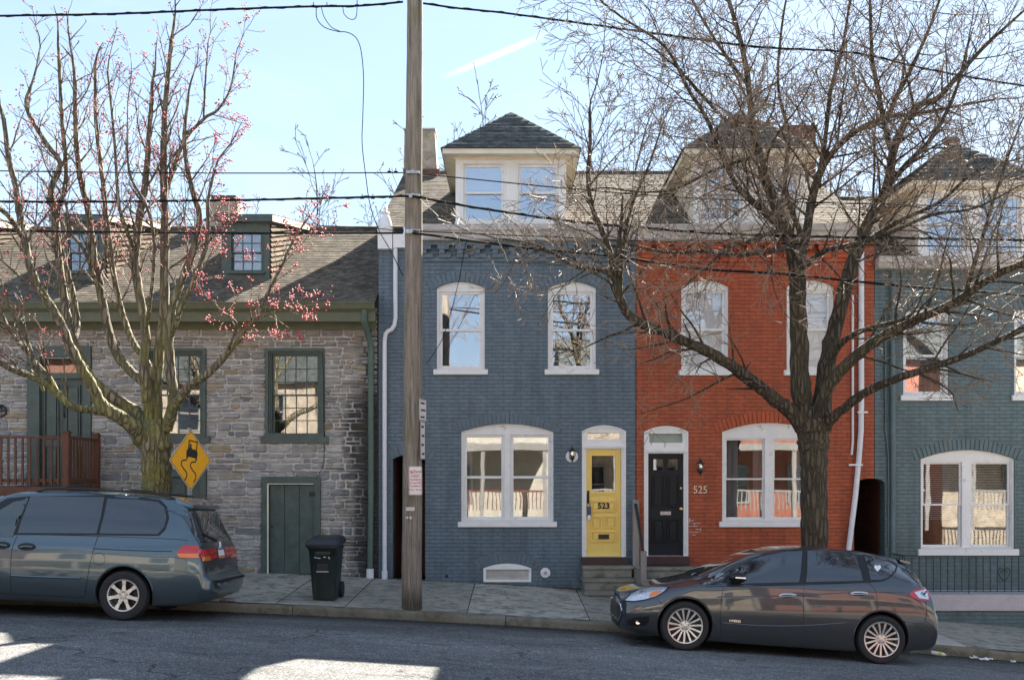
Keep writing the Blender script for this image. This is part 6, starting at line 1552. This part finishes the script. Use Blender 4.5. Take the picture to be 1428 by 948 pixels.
dup(A, (X(345, 60), 60, -1), 1.2, 'bare tree behind the stone house chimney', .92); dup(B, (X(130, 56), 56, -1), 3.0, 'bare tree behind the stone house roof, behind the maple', .82); dup(A, (X(10, 58), 58, -1), 5.0, 'bare tree beyond the left end of the stone house roof', .93)

# ---------------------------------------------------------------- pole, wires, signs, bin
PYc = 16.2
def polemat():
    m, nt, b = newmat('weathered_pole'); co = coords(nt); n1 = noise(nt, mapping(nt, co, (9, 9, .5)), 3, 7, .75, .4); n2 = noise(nt, co, 1.3, 4); n3 = noise(nt, mapping(nt, co, (20, 20, 1.2)), 4, 5, .8)
    c = ramp(nt, n1, [(.30, (.085, .065, .052)), (.55, (.29, .245, .20)), (.75, (.43, .38, .33))])
    c = mixc(nt, ramp(nt, n3, [(.30, .85), (.42, 0.0)]), c, (.03, .022, .018)); c = mixc(nt, ramp(nt, n2, [(.5, 0), (.62, .35)]), c, (.16, .15, .06))
    sp = N(nt, 'ShaderNodeSeparateXYZ'); nt.links.new(co, sp.inputs[0]); mr = N(nt, 'ShaderNodeMapRange'); mr.inputs[1].default_value = .42; mr.inputs[2].default_value = .1; nt.links.new(sp.outputs[2], mr.inputs[0])
    mm = N(nt, 'ShaderNodeMath', operation='MULTIPLY'); nt.links.new(mr.outputs[0], mm.inputs[0]); nt.links.new(ramp(nt, n1, [(.3, 1), (.7, .5)]), mm.inputs[1])
    c = mixc(nt, mm.outputs[0], c, (.022, .028, .012)); nt.links.new(c, b.inputs['Base Color']); b.inputs['Roughness'].default_value = .9
    p = bump(nt, None, n1, .8, .015); bump(nt, b, n3, .8, .012, p); return m
M['pole'] = polemat()
xb, xt = X(574, PYc), X(578.5, PYc); zb = walk(xb, PYc)
pole = thing('utility_pole', 'weathered wooden utility pole rising from the kerb in front of the blue house', 'utility pole', (xb, PYc, zb - .0))
def pole_at(z): t = (z - zb)/(Z(0, PYc) - zb); return Vector((xb + (xt - xb)*t, PYc, z)), .158 + (.120 - .158)*t
b = MB(); zs = [zb - .1 + i*.35 for i in range(38)]; rr = random.Random(2)
b.tube([pole_at(z)[0] + Vector((rr.uniform(-.004, .004), 0, 0)) for z in zs], [pole_at(z)[1]*(1 + rr.uniform(-.015, .015)) for z in zs], 28)
b.build('pole', M['pole'], pole, smooth=60)
for (py, w) in ((244, .02), (277, .03), (326, .03)):
    b = MB()
    p, r = pole_at(Z(py, PYc)); b.box(p.x - r*.8, p.x + r*.8, p.y - r - .035, p.y - r + .03, p.z - w, p.z + w); b.box(p.x - .02, p.x + .02, p.y - r - .07, p.y - r - .036, p.z - .03, p.z + .03); b.build('bracket', M['steel'], pole)
b = MB()
p, r = pole_at(Z(709, PYc)); b.box(p.x - .08, p.x + .055, p.y - r - .008, p.y - r + .02, p.z - .028, p.z + .03); b.build('pole_tag', M['steel'], pole)
for dx in (-.065, -.01): MB().lathe([(.001, 0), (.022, 0), (.022, .01), (.001, .012)], 14, Matrix.Translation((p.x + dx, p.y - r + .004, p.z - .135)) @ Matrix.Rotation(pi/2, 4, 'X')).build('reflector', M['steel'], pole)
p, r = pole_at(5); MB().tube([Vector((pole_at(z)[0].x + pole_at(z)[1]*.75, PYc - pole_at(z)[1]*.72, z)) for z in (zb + 2.6, 4, 6, 8, 10, 12)], .010, 6).build('ground_wire', M['pole'], pole)

# parking sign
M['signwhite'] = gen('sign_white', (.78, .74, .72), .4, .05, 5, 0); M['signred'] = simple('sign_red', (.55, .03, .045), .4)
M['signblack'] = simple('sign_black', (.015, .015, .015), .4); M['signyellow'] = gen('sign_amber', (.90, .42, .014), .4, .06, 5, 0); M['signback'] = gen('sign_metal', (.4, .4, .41), .4, .1, 6, 0, metal=.7)
def rrect(x0, x1, z0, z1, r, n=5):
    o = []
    for cx, cz, a0 in ((x1 - r, z0 + r, -pi/2), (x1 - r, z1 - r, 0), (x0 + r, z1 - r, pi/2), (x0 + r, z0 + r, pi)):
        for k in range(n + 1): a = a0 + pi/2*k/n; o.append((cx + r*cos(a), cz + r*sin(a)))
    return o
ys = PYc - .19; x0, x1, z0, z1 = X(570, ys), X(588.5, ys), Z(690, ys), Z(650, ys); cx = (x0 + x1)/2
sg = thing('parking_sign', 'red and white street cleaning sign facing the road on the utility pole', 'sign', (cx, ys, z0))
MB().plate(rrect(x0, x1, z0, z1, .02), [], ys, ys + .004).build('panel', M['signwhite'], sg)
b = MB(); b.plate(rrect(x0 + .006, x1 - .006, z0 + .006, z1 - .006, .018), [rrect(x0 + .011, x1 - .011, z0 + .011, z1 - .011, .014)], ys - .002, ys - .0005); H = z1 - z0; W = x1 - x0
b.box(x0 + .022, x0 + .062, ys - .0022, ys - .0005, z1 - .105, z1 - .062); b.box(x0 + .022, x0 + .062, ys - .0022, ys - .0005, z1 - .06, z1 - .03) if False else None
b.box(x0 + .025, x1 - .025, ys - .0022, ys - .0005, z1 - .125, z1 - .121)
b.build('border', M['signred'], sg)
def st_(s_, z, size, sx=1): text('lettering', s_, size, M['signred'], sg, (cx, ys - .002, z), ext=.0008, sx=sx, bold=.0006)
text('lettering', 'P', .062, M['signwhite'], sg, (x0 + .042, ys - .0035, z1 - .084), ext=.0006); text('lettering', 'Zone', .058, M['signred'], sg, (cx + .03, ys - .002, z1 - .08), ext=.0008, bold=.0012)
st_('STREET', z1 - .155, .042); st_('CLEANING', z1 - .205, .038, .95); st_('1ST and 3RD', z1 - .255, .038, .95); st_('THURSDAY', z1 - .305, .038, .92); st_('8 Am - 10 Am', z1 - .360, .034, .95)
b = MB(); p, r = pole_at((z0 + z1)/2); b.box(p.x - .03, p.x + .03, ys + .005, p.y - r + .04, p.z - .1, p.z + .1); b.build('bracket', M['signback'], sg)
def side_sign(name, label, pya, pyb, w, words, ang, off=.0):
    za, zc = Z(pya, PYc), Z(pyb, PYc); p, r = pole_at((za + zc)/2); s_ = thing(name, label, 'sign', (p.x + r + .02 + off, p.y - .06, zc), 'signs on the side of the pole')
    s_.rotation_euler = (0, 0, ang); ORG[s_.name] = Vector((0, 0, 0)); H = za - zc
    MB().plate(rrect(-w/2, w/2, 0, H, .02), [], 0, .004).build('panel', M['signwhite'], s_, local=True)
    MB().plate(rrect(-w/2 + .008, w/2 - .008, .008, H - .008, .016), [rrect(-w/2 + .014, w/2 - .014, .014, H - .014, .012)], -.002, -.0005).build('border', M['signblack'], s_, local=True)
    for i, t in enumerate(words): MB().box(-w*.34 + .02*(i % 2), w*.32 - .03*((i + 1) % 2), -.0022, -.0005, H - H*(i + .72)/len(words)*.96, H - H*(i + .45)/len(words)*.96).build('printed_line', M['signblack'], s_, local=True)
    MB().box(-.03, .03, .005, .03, H*.4, H*.6).build('bracket', M['signback'], s_, local=True)
side_sign('street_sign', 'upper white regulatory sign seen almost edge-on on the right side of the pole', 557, 587, .30, [1, 2, 3], radians(74))
side_sign('street_sign', 'lower narrow white sign seen almost edge-on under the first on the pole', 588, 640, .24, [1, 2, 3, 4], radians(79))

# slippery road sign
ysn = 16.1; c = P(266, 641.5, ysn); D = .475
sn = thing('warning_sign', 'yellow diamond slippery road sign on a post beside the mossy tree', 'sign', (c.x, c.y, walk(c.x, c.y)), rot=(0, 0, radians(66)))
zc = c.z - walk(c.x, c.y); rot45 = lambda u, v: (u, zc + v)
def dia(d, r=.03, n=4):
    o = []
    for k in range(4):
        a = pi/2*k; tip_ = Vector((cos(a), sin(a)))*(d - r*sqrt(2)); 
        for q in range(n + 1): t = a - pi/4 + pi/2*q/n; o.append((tip_.x + r*cos(t), zc + tip_.y + r*sin(t)))
    return o
def lp(mb, n, m, **k): return mb.build(n, m, sn, local=True, **k)
lp(MB().plate(dia(D), [], 0, .004), 'panel', M['signyellow'])
lp(MB().plate(dia(D - .014), [dia(D - .026)], -.002, -.0004), 'border', M['signblack'])
lp(MB().plate(dia(D - .002), [dia(D - .012)], -.0012, -.0002), 'edge', M['signwhite'])
b = MB(); ta = radians(-8)
def R2(u, v): return (u*cos(ta) - v*sin(ta), zc + u*sin(ta) + v*cos(ta))
b.plate([R2(*q) for q in ((-.105, .05), (-.115, .13), (-.09, .16), (-.085, .31), (.115, .31), (.115, .16), (.14, .13), (.135, .05), (.135, .02), (.10, .02), (.10, .045), (-.07, .045), (-.07, .015), (-.105, .015))], [[R2(*q) for q in ((-.065, .175), (.095, .175), (.095, .29), (-.065, .29))]], -.0022, -.0004)
b.plate([R2(-.035 + .022*cos(a), .225 + .03*sin(a)) for a in [2*pi*k/12 for k in range(12)]], [], -.0021, -.0003); b.plate([R2(*q) for q in ((-.06, .175), (-.06, .2), (-.045, .21), (-.01, .2), (.01, .175))], [], -.0023, -.0005)
lp(b, 'car_symbol', M['signblack'])
b = MB()
for dx in (-.09, .115):
    q = catmull([R2(dx, .03), R2(dx - .01, -.01), R2(dx - .09, -.03), R2(dx - .11, -.09), R2(dx - .05, -.15), R2(dx + .02, -.20), R2(dx + .03, -.27), R2(dx - .01, -.33)], 5)
    l = []; rr_ = []
    for i, p in enumerate(q):
        a, c_ = q[max(0, i-1)], q[min(len(q)-1, i+1)]; d = Vector((c_[0]-a[0], c_[1]-a[1])).normalized(); l.append((p[0] - d.y*.011, p[1] + d.x*.011)); rr_.append((p[0] + d.y*.011, p[1] - d.x*.011))
    vs = [(u, -.0016, v) for u, v in l + rr_]; n = len(l); b.add(vs, [(i, i+1, n+i+1, n+i) for i in range(n-1)])
lp(b, 'skid_mark_symbol', M['signblack'], recalc=False)
b = MB(); b.box(-.035, .035, .006, .009, 0, zc + .5); b.box(-.035, -.032, .009, .03, 0, zc + .5); b.box(.032, .035, .009, .03, 0, zc + .5); lp(b, 'post', M['signback'])

# wheelie bin
cy = 16.75; cx = X(455, cy); zb = walk(cx, cy); bn = thing('wheelie_bin', 'dark green wheeled rubbish bin with a closed lid by the cellar door', 'bin', (cx, cy, zb))
M['bin'] = gen('bin_plastic', (.010, .020, .020), .42, .2, 5, .15, 50); M['lid'] = gen('bin_lid_plastic', (.016, .018, .024), .45, .2, 5, .15, 50)
Hb = (Z(757, cy) - Z(834, cy - .3)); k = cy/F; 
def sec(z, w, d, yo=0, rc=.05): return [(x_*.82, y_, z) for (x_, y_) in rrect(-w/2, w/2, -d/2 + yo, d/2 + yo, rc, 3)]
b = MB(); secs = [sec(.02, .44, .46), sec(.35, .49, .52), sec(.75, .54, .60), sec(.90, .565, .66), sec(.93, .60, .70), sec(.955, .60, .70)]
m = len(secs[0]); vs = [(cx + v[0], cy + v[1], zb + v[2]*Hb/.955*1.0) for s_ in secs for v in s_]
b.add(vs, [(i*m+j, i*m+(j+1) % m, (i+1)*m+(j+1) % m, (i+1)*m+j) for i in range(len(secs)-1) for j in range(m)] + [tuple(range(m)), tuple((len(secs)-1)*m + j for j in range(m))])
b.build('body', M['bin'], bn, smooth=40)
def fy(z): return cy - (.23 + (z/.955)*.10)   # front face
hz = Hb/.955
for (xa, xb_) in ((-.165, -.11), (.11, .165)): MB().hexa([(cx + xa, fy(0) - .02, zb + .02), (cx + xb_, fy(0) - .02, zb + .02), (cx + xb_, fy(0) + .05, zb + .02), (cx + xa, fy(0) + .05, zb + .02), (cx + xa, fy(.45) + .01, zb + .5*hz), (cx + xb_, fy(.45) + .01, zb + .5*hz), (cx + xb_, fy(.45) + .08, zb + .5*hz), (cx + xa, fy(.45) + .08, zb + .5*hz)]).build('rib', M['bin'], bn, bevel=.01)
b = MB(); b.box(cx - .12, cx + .12, fy(.78) - .025, fy(.78) + .06, zb + .82*hz, zb + .88*hz); b.build('lift_bar', M['bin'], bn, bevel=.01)
b = MB(); b.box(cx - .09, cx + .075, fy(.58) - .012, fy(.58) + .05, zb + .52*hz, zb + .66*hz); b.build('recess', M['blackpl'], bn)
MB().tube([(cx - .10, fy(.5) - .03, zb + .52*hz), (cx + .09, fy(.5) - .03, zb + .52*hz)], .012, 8).build('grab_bar', M['steel'], bn)
for q in (((-.15, .775), (-.13, .787), (-.135, .765), (-.10, .772), (-.07, .76), (-.04, .763)), ((.01, .784), (.05, .782), (.04, .774)), ((.095, .782), (.12, .768), (.11, .757), (.125, .755))):
    MB().tube([(cx + u*.9, fy(.74) - .008, zb + v*hz) for u, v in q], .006, 5).build('paint_mark', M['white'], bn)
b = MB(); ls = [sec(.0, .66, .76, 0, .07), sec(.045, .67, .77, 0, .07), sec(.10, .60, .70, .01, .08), sec(.115, .5, .6, .01, .08)]
vs = [(cx + v[0], cy + v[1] - .01 + 0, zb + Hb + .002 + v[2] + (v[1]+.38)*.06) for s_ in ls for v in s_]
b.add(vs, [(i*m+j, i*m+(j+1) % m, (i+1)*m+(j+1) % m, (i+1)*m+j) for i in range(3) for j in range(m)] + [tuple(range(m)), tuple(3*m + j for j in range(m))]); b.build('lid', M['lid'], bn, smooth=40)
for s_ in (-1, 1): MB().lathe([(.001, 0), (.12, 0), (.13, .01), (.13, .05), (.12, .06), (.001, .06)], 24, Matrix.Translation((cx + s_*.205 - .03, cy + .26, zb + .13)) @ Matrix.Rotation(pi/2, 4, 'Y')).build('wheel', M['rubber'], bn, smooth=40)
MB().tube([(cx - .18, cy + .40, zb + Hb - .02), (cx + .18, cy + .40, zb + Hb - .02)], .014, 8).build('handle', M['bin'], bn)

# cables ----------------------------------------------------------------------
def cable(label, pts, r=.012, y=PYc - .2, extra=None, twist=False, cat='cable'):
    q = [P(p[0], p[1], y + (p[2] if len(p) > 2 else 0)) for p in pts]; q = [Vector(v) for v in catmull([tuple(v) for v in q], 8)]
    t = thing('overhead_cable', label, cat, q[0], 'overhead cables on the pole'); b = MB(); b.tube(q, r, 6)
    if twist:
        for i in range(len(q)-1):
            for k in range(int((q[i+1]-q[i]).length/.09)): pass
        w = []; acc = 0
        for i in range(len(q)-1):
            L = (q[i+1]-q[i]).length; nn = max(1, int(L/.08))
            for j in range(nn): f = j/nn; a = (acc + L*f)*12; w.append(q[i].lerp(q[i+1], f) + Vector((0, cos(a), sin(a)))*(r + .004))
            acc += L
        b.tube(w, .006, 4)
    b.build('wire', M['cable'], t, smooth=60)
    if extra:
        for e in extra: p = P(e[0], e[1], y); b = MB(); b.lathe([(.001, -.03), (.018, -.03), (.018, .03), (.001, .03)], 8, Matrix.Translation(p) @ Matrix.Rotation(pi/2, 4, 'Y')); b.tube([p, p + Vector((0, 0, .06))], .007, 5); b.build('clamp', M['cable'], t)
    return t
cable('topmost thick lashed cable running left from the pole across the sky', [(-500, 30), (-200, 28), (0, 22.5), (150, 20), (300, 14), (430, 9.5), (500, 8.5), (562, 3)], .016, extra=[(437, 9), (456, 9), (498, 8)], twist=True)
cable('topmost cable running right from the pole into the bare tree', [(590, 5), (640, 12), (700, 18), (820, 34), (950, 52), (1060, 66), (1190, 74, .5), (1300, 98, 1), (1428, 120, 1.5), (1700, 160, 2)], .015, twist=True)
cable('thin straight cable left of the pole above the stone house chimney', [(-500, 228), (0, 238.5), (300, 241.5), (562, 241)], .009, extra=[(181, 240), (543, 240), (552, 240)])
cable('thin cable right of the pole passing the blue house dormer window', [(590, 243), (640, 248), (700, 254), (780, 262), (900, 272), (1050, 280), (1428, 290)], .009)
cable('thick cable left of the pole just above the stone house roof', [(-500, 270), (0, 281), (300, 279.5), (450, 276.5), (570, 273.5)], .017, extra=[(505, 276), (520, 276), (545, 275)], twist=True)
cable('thick cable right of the pole crossing the dormer windows of the blue house', [(575, 273.5), (610, 280), (660, 289), (720, 298), (800, 309), (900, 318), (1060, 328), (1428, 335)], .018, twist=True)
cable('long cable left of the pole in front of the stone house roof', [(-500, 318), (0, 322), (300, 325), (460, 325.5), (562, 325)], .015, extra=[(525, 325)])
cable('heavy cable right of the pole along the blue house cornice', [(575, 325), (600, 328), (650, 335), (730, 345), (860, 358), (978, 375), (1090, 382), (1240, 397), (1428, 412), (1700, 440)], .018)
cable('thin cable sagging left of the pole along the stone roof ridge', [(-500, 280), (50, 297), (250, 306), (400, 313), (500, 317), (562, 322)], .006)
cable('slim cable right of the pole just under the dormer sill', [(575, 322), (640, 325), (760, 330), (900, 336), (1100, 340), (1428, 345)], .010)
cable('loose cable dropping from the top wire to the pole', [(441, 10), (442, 26), (452, 38), (470, 44), (482, 45), (492, 49), (499, 57), (504, 74), (507, 110), (506, 160), (505, 200), (510, 245), (516, 285), (528, 320), (545, 350), (555, 370), (562, 385)], .007)
cable('short slack loop of wire under the top cable', [(448, 10), (452, 24), (462, 38), (474, 44)], .006); cable('small curl of wire under the top cable', [(478, 10), (480, 20), (488, 27), (496, 25), (498, 8), (497, -40)], .006)
cable('thin service wire reaching down to the blue wall beside the upper window', [(594, 507, 3.3), (600, 500, 3.2), (617, 472, 3.0), (628, 438, 2.6), (640, 390, 2.0), (648, 347, 1.4), (651, 336, 1.0)], .006)
cable('thin wire from the stone house window down to the cellar door', [(449, 490, 3.55), (451, 520, 3.5), (451, 560, 3.52), (452, 625, 3.55), (450, 650, 3.55), (440, 668, 3.5)], .006)

# litter and leaves ---------------------------------------------------------
def ground_pt(px, y): x = X(px, y); return x
xl = X(1309, 15.75); zl = road(xl, 15.75)
bt = thing('plastic_bottle', 'clear crushed plastic bottle with a yellow label in the gutter', 'bottle', (xl, 15.75, zl + .035), rot=(0, radians(8), radians(-12)))
prof = [(.001, -.11), (.028, -.11), (.032, -.10), (.030, -.06), (.033, -.02), (.031, .02), (.032, .05), (.02, .085), (.013, .095), (.013, .105), (.001, .105)]
MB().lathe(prof, 16, Matrix.Rotation(pi/2, 4, 'Y')).build('body', simple('bottle_plastic', (.65, .70, .75), .15), bt, smooth=40, local=True)
MB().lathe([(.034, -.01), (.0345, .04)], 16, Matrix.Rotation(pi/2, 4, 'Y')).build('bottle_label', simple('yellow_label', (.6, .55, .05), .5), bt, smooth=40, local=True)
def crumple(px, y, s_, label, seed):
    x = X(px, y); z = road(x, y); r = random.Random(seed); b = MB(); n = 7; vs = []
    for j in range(n):
        for i in range(n): vs.append((x + (i - 3)*s_/6 + r.uniform(-.008, .008), y + (j - 3)*s_/8 + r.uniform(-.008, .008), z + .012 + abs(r.gauss(0, .016))))
    b.add(vs, [(j*n+i, j*n+i+1, (j+1)*n+i+1, (j+1)*n+i) for j in range(n-1) for i in range(n-1)]); o = b.build('paper_scrap', M['white'], None, recalc=False); tag(o, label, 'litter', 'litter in the gutter')
crumple(1375, 15.7, .2, 'larger crumpled white wrapper in the gutter at the right', 1); crumple(1358, 15.72, .09, 'small white scrap just left of the larger wrapper', 2); crumple(1413, 15.6, .06, 'tiny white scrap at the far right of the gutter', 3)
b = MB(); r = random.Random(8)
def leaves(n, fx, s0=.012, s1=.03):
    for i in range(n):
        x, y, zf = fx(); s_ = r.uniform(s0, s1); a = r.uniform(0, 6.28); t = r.uniform(-.5, .5)
        v = [(x + s_*cos(a), y + s_*sin(a), zf + .006 + abs(t)*s_*.5), (x - s_*.4*sin(a), y + s_*.4*cos(a), zf + .008 + s_*.3), (x - s_*cos(a), y - s_*sin(a), zf + .006), (x + s_*.4*sin(a), y - s_*.4*cos(a), zf + .004)]
        b.add(v, [(0, 1, 2, 3)])
def at_wall():
    x = r.uniform(-4, X(808)) if r.random() < .5 else r.uniform(X(770), X(809)); y = FAC - abs(r.gauss(0, .07)) - .01; return x, y, walk(x, y)
def at_gutter():
    x = r.uniform(-8, 9); y = KY - .03 - abs(r.gauss(0, .12)); return x, y, road(x, y)
def anyw():
    x = r.uniform(-8, 9); y = r.uniform(KY + .1, FAC); return x, y, walk(x, y)
leaves(900, at_wall, .008, .028); leaves(2600, at_gutter, .004, .018); leaves(220, anyw, .006, .018)
b.build('fallen_leaves', gen('dead_leaf', (.13, .085, .045), .9, .5, 30, 0), None, recalc=False, kind='stuff')

# houses across the street, seen mirrored in the windows ---------------------------
def opposite(name, x0, x1, y, zt_, m, label, roofc, wins, porch=None):
    t = thing(name, label, 'house', ((x0+x1)/2, y, 0), 'houses across the street'); b = MB(); b.box(x0, x1, y - 8, y, -1.5, zt_); b.build('wall', m, t)
    b = MB(); b.hexa([(x0 - .2, y - 8, zt_ + .003), (x1 + .2, y - 8, zt_ + .003), (x1 + .2, y + .3, zt_ + .003), (x0 - .2, y + .3, zt_ + .003), (x0 - .2, y - 4, zt_ + 1.9), (x1 + .2, y - 4, zt_ + 1.9), (x1 + .2, y - 3.9, zt_ + 1.9), (x0 - .2, y - 3.9, zt_ + 1.9)]); b.build('roof', M['shingle2'], t)
    for (wx, wz) in wins:
        b = MB(); ring_plate(b, wx - .5, wx + .5, wz, wz + 1.6, .08, y + .002, y + .06); b.box(wx - .42, wx + .42, y + .002, y + .05, wz + .77, wz + .83); f = b.build('window', M['porchgrey'], t); MB().box(wx - .43, wx + .43, y + .002, y + .02, wz + .07, wz + 1.53).build('pane', M['carglass'], f)
    if porch:
        b = MB(); b.box(x0 + .2, x1 - .2, y + .01, y + 2, 3.2, 3.5); 
        for k in range(4): xx = x0 + .4 + (x1 - x0 - .8)*k/3; b.box(xx - .08, xx + .08, y + 1.8, y + 1.95, 0, 3.199)
        b.build('porch', M['porchgrey'], t)
        b = MB(); b.box(x0 + .4, x1 - .4, y + 1.85, y + 1.9, 1.55, 1.62); k = 0; xx = x0 + .5
        while xx < x1 - .4: b.box(xx, xx + .04, y + 1.86, y + 1.89, .8, 1.549); xx += .16
        b.build('porch_railing', M['deck'] if porch == 2 else M['porchgrey'], t)
OY = -4.0; M['porchgrey'] = gen('grey_porch_paint', (.24, .225, .205), .6, .15, 4, .2, 40)
opposite('opposite_house', -15, -8.2, OY, 6.0, M['tan'], 'tan stucco house across the street, seen only as a reflection in the stone house windows', None, [(-13.5, 1), (-10, 1), (-13.5, 4), (-10, 4)], 2)
opposite('opposite_house', -6.6, 1.7, OY, 5.0, gen('pale_stucco', (.46, .42, .35), .8, .2, 1.5, .3, 30), 'pale stucco house with brown porch railing, reflected in the blue house window', None, [(-5.5, 1.0), (-2.2, 1.0)], 2)
opposite('opposite_house', 2.2, 7.6, OY, 6.5, M['tan'], 'tan house across the street reflected in the red house window', None, [(3.4, 1), (6.4, 1), (3.4, 4), (6.4, 4)], 1)
opposite('opposite_house', 8.2, 17, OY, 7.0, M['oldbrick'] if False else brickmat('opposite_red_brick', (.30, .09, .05), (.3, .26, .22), (.2, .06, .04)), 'red brick house with white porch reflected in the green house window', None, [(9.4, 1), (12, 1), (14.6, 1), (9.4, 4), (12, 4), (14.6, 4)], 1)
opposite('opposite_house', -32, -16, OY, 7.0, brickmat('opposite_brown_brick', (.25, .11, .07), (.3, .26, .22), (.2, .06, .04)), 'brown brick row across the street beyond the picture at the left', None, [(-29, 1), (-25, 1), (-21, 1), (-18, 1), (-29, 4), (-25, 4), (-21, 4), (-18, 4)], 2)
opposite('opposite_house', 18, 34, OY, 7.0, M['tan'], 'tan row across the street beyond the picture at the right', None, [(21, 1), (25, 1), (29, 1), (21, 4), (25, 4), (29, 4)], 1)
0 and dup(B, (.6, -14, -.5), .3, 'bare tree across the street, reflected in the windows of the red house', .6); dup(A, (-7.4, -14, 0), 2.0, 'bare tree across the street, reflected in the stone house windows', .6)

# ---------------------------------------------------------------- vehicles
build_cmax(); build_van()

# ---------------------------------------------------------------- light, sky, camera
sd = Vector((.52, 1.24, 1.06)).normalized(); el = math.asin(sd.z); az = math.atan2(sd.x, sd.y)
w = bpy.data.worlds.new('World'); bpy.context.scene.world = w; w.use_nodes = True; nt = w.node_tree; bg = nt.nodes['Background']
sky = nt.nodes.new('ShaderNodeTexSky'); sky.sky_type = 'NISHITA'; sky.sun_disc = False; sky.sun_elevation = el; sky.sun_rotation = az; sky.air_density = 1.0; sky.dust_density = .15; sky.ozone_density = 1.2
gm = nt.nodes.new('ShaderNodeGamma'); gm.inputs['Gamma'].default_value = .40; nt.links.new(sky.outputs[0], gm.inputs['Color'])
tn = nt.nodes.new('ShaderNodeMix'); tn.data_type = 'RGBA'; tn.blend_type = 'MULTIPLY'; tn.inputs[0].default_value = 1; tn.inputs[7].default_value = (.72, .845, 1.0, 1); nt.links.new(gm.outputs[0], tn.inputs[6])
# thin uneven veil of high cloud and a short contrail
tc = nt.nodes.new('ShaderNodeTexCoord').outputs['Generated']; base = tn.outputs[2]
veil = ramp(nt, noise(nt, mapping(nt, tc, (1.2, 1.2, 4.5)), 2.2, 6, .6, .6), [(.42, 0.0), (.75, .22)])
base = mixc(nt, veil, base, (2.2, 2.3, 2.4))
va_, vb_ = Vector((-.062, 1, .380)), Vector((.030, 1, .419)); nn_ = va_.cross(vb_).normalized(); mid_ = ((va_ + vb_)/2).normalized(); ta_ = (vb_ - va_).normalized()
def dotn(v):
    n = nt.nodes.new('ShaderNodeVectorMath'); n.operation = 'DOT_PRODUCT'; nt.links.new(tc, n.inputs[0]); n.inputs[1].default_value = v; return n.outputs['Value']
def mth(op, a_, b_=None):
    n = nt.nodes.new('ShaderNodeMath'); n.operation = op
    for i, q in enumerate((a_, b_)):
        if q is None: continue
        if isinstance(q, bpy.types.NodeSocket): nt.links.new(q, n.inputs[i])
        else: n.inputs[i].default_value = q
    return n.outputs[0]
w_ = mth('ABSOLUTE', dotn(nn_)); l_ = mth('ABSOLUTE', mth('SUBTRACT', dotn(ta_), mid_.dot(ta_)))
m1 = ramp(nt, w_, [(0.0, 1.0), (.0026, 0.0)]); m2 = ramp(nt, l_, [(.02, 1.0), (.055, 0.0)]); m3 = mth('GREATER_THAN', dotn(mid_), .8)
base = mixc(nt, mth('MULTIPLY', mth('MULTIPLY', m1, mth('MULTIPLY', m2, .42)), m3), base, (3.0, 3.0, 3.0))
nt.links.new(base, bg.inputs['Color']); bg.inputs['Strength'].default_value = SKY
sl = bpy.data.lights.new('sun', 'SUN'); sl.energy = SUN; sl.angle = radians(.5); sl.color = (1, .93, .82); so = bpy.data.objects.new('sun', sl); COL.objects.link(so)
so.rotation_euler = (-sd).to_track_quat('-Z', 'Y').to_euler(); so.location = (0, 0, 30)
cam = bpy.data.cameras.new('camera'); co = bpy.data.objects.new('camera', cam); COL.objects.link(co); bpy.context.scene.camera = co
co.location = (0, 0, CZ); co.rotation_euler = (pi/2, 0, 0); cam.sensor_width = 36; cam.lens = 36*F/1428
cam.shift_y = (YH - 474)/1428; cam.shift_x = (714 - CX)/1428; cam.clip_end = 3000; cam.clip_start = .1
vs = bpy.context.scene.view_settings; vs.view_transform = 'Standard'; vs.look = 'None'; vs.gamma = 1; vs.exposure = EXPO
bpy.context.scene.cycles.max_bounces = 8; bpy.context.scene.cycles.transparent_max_bounces = 12
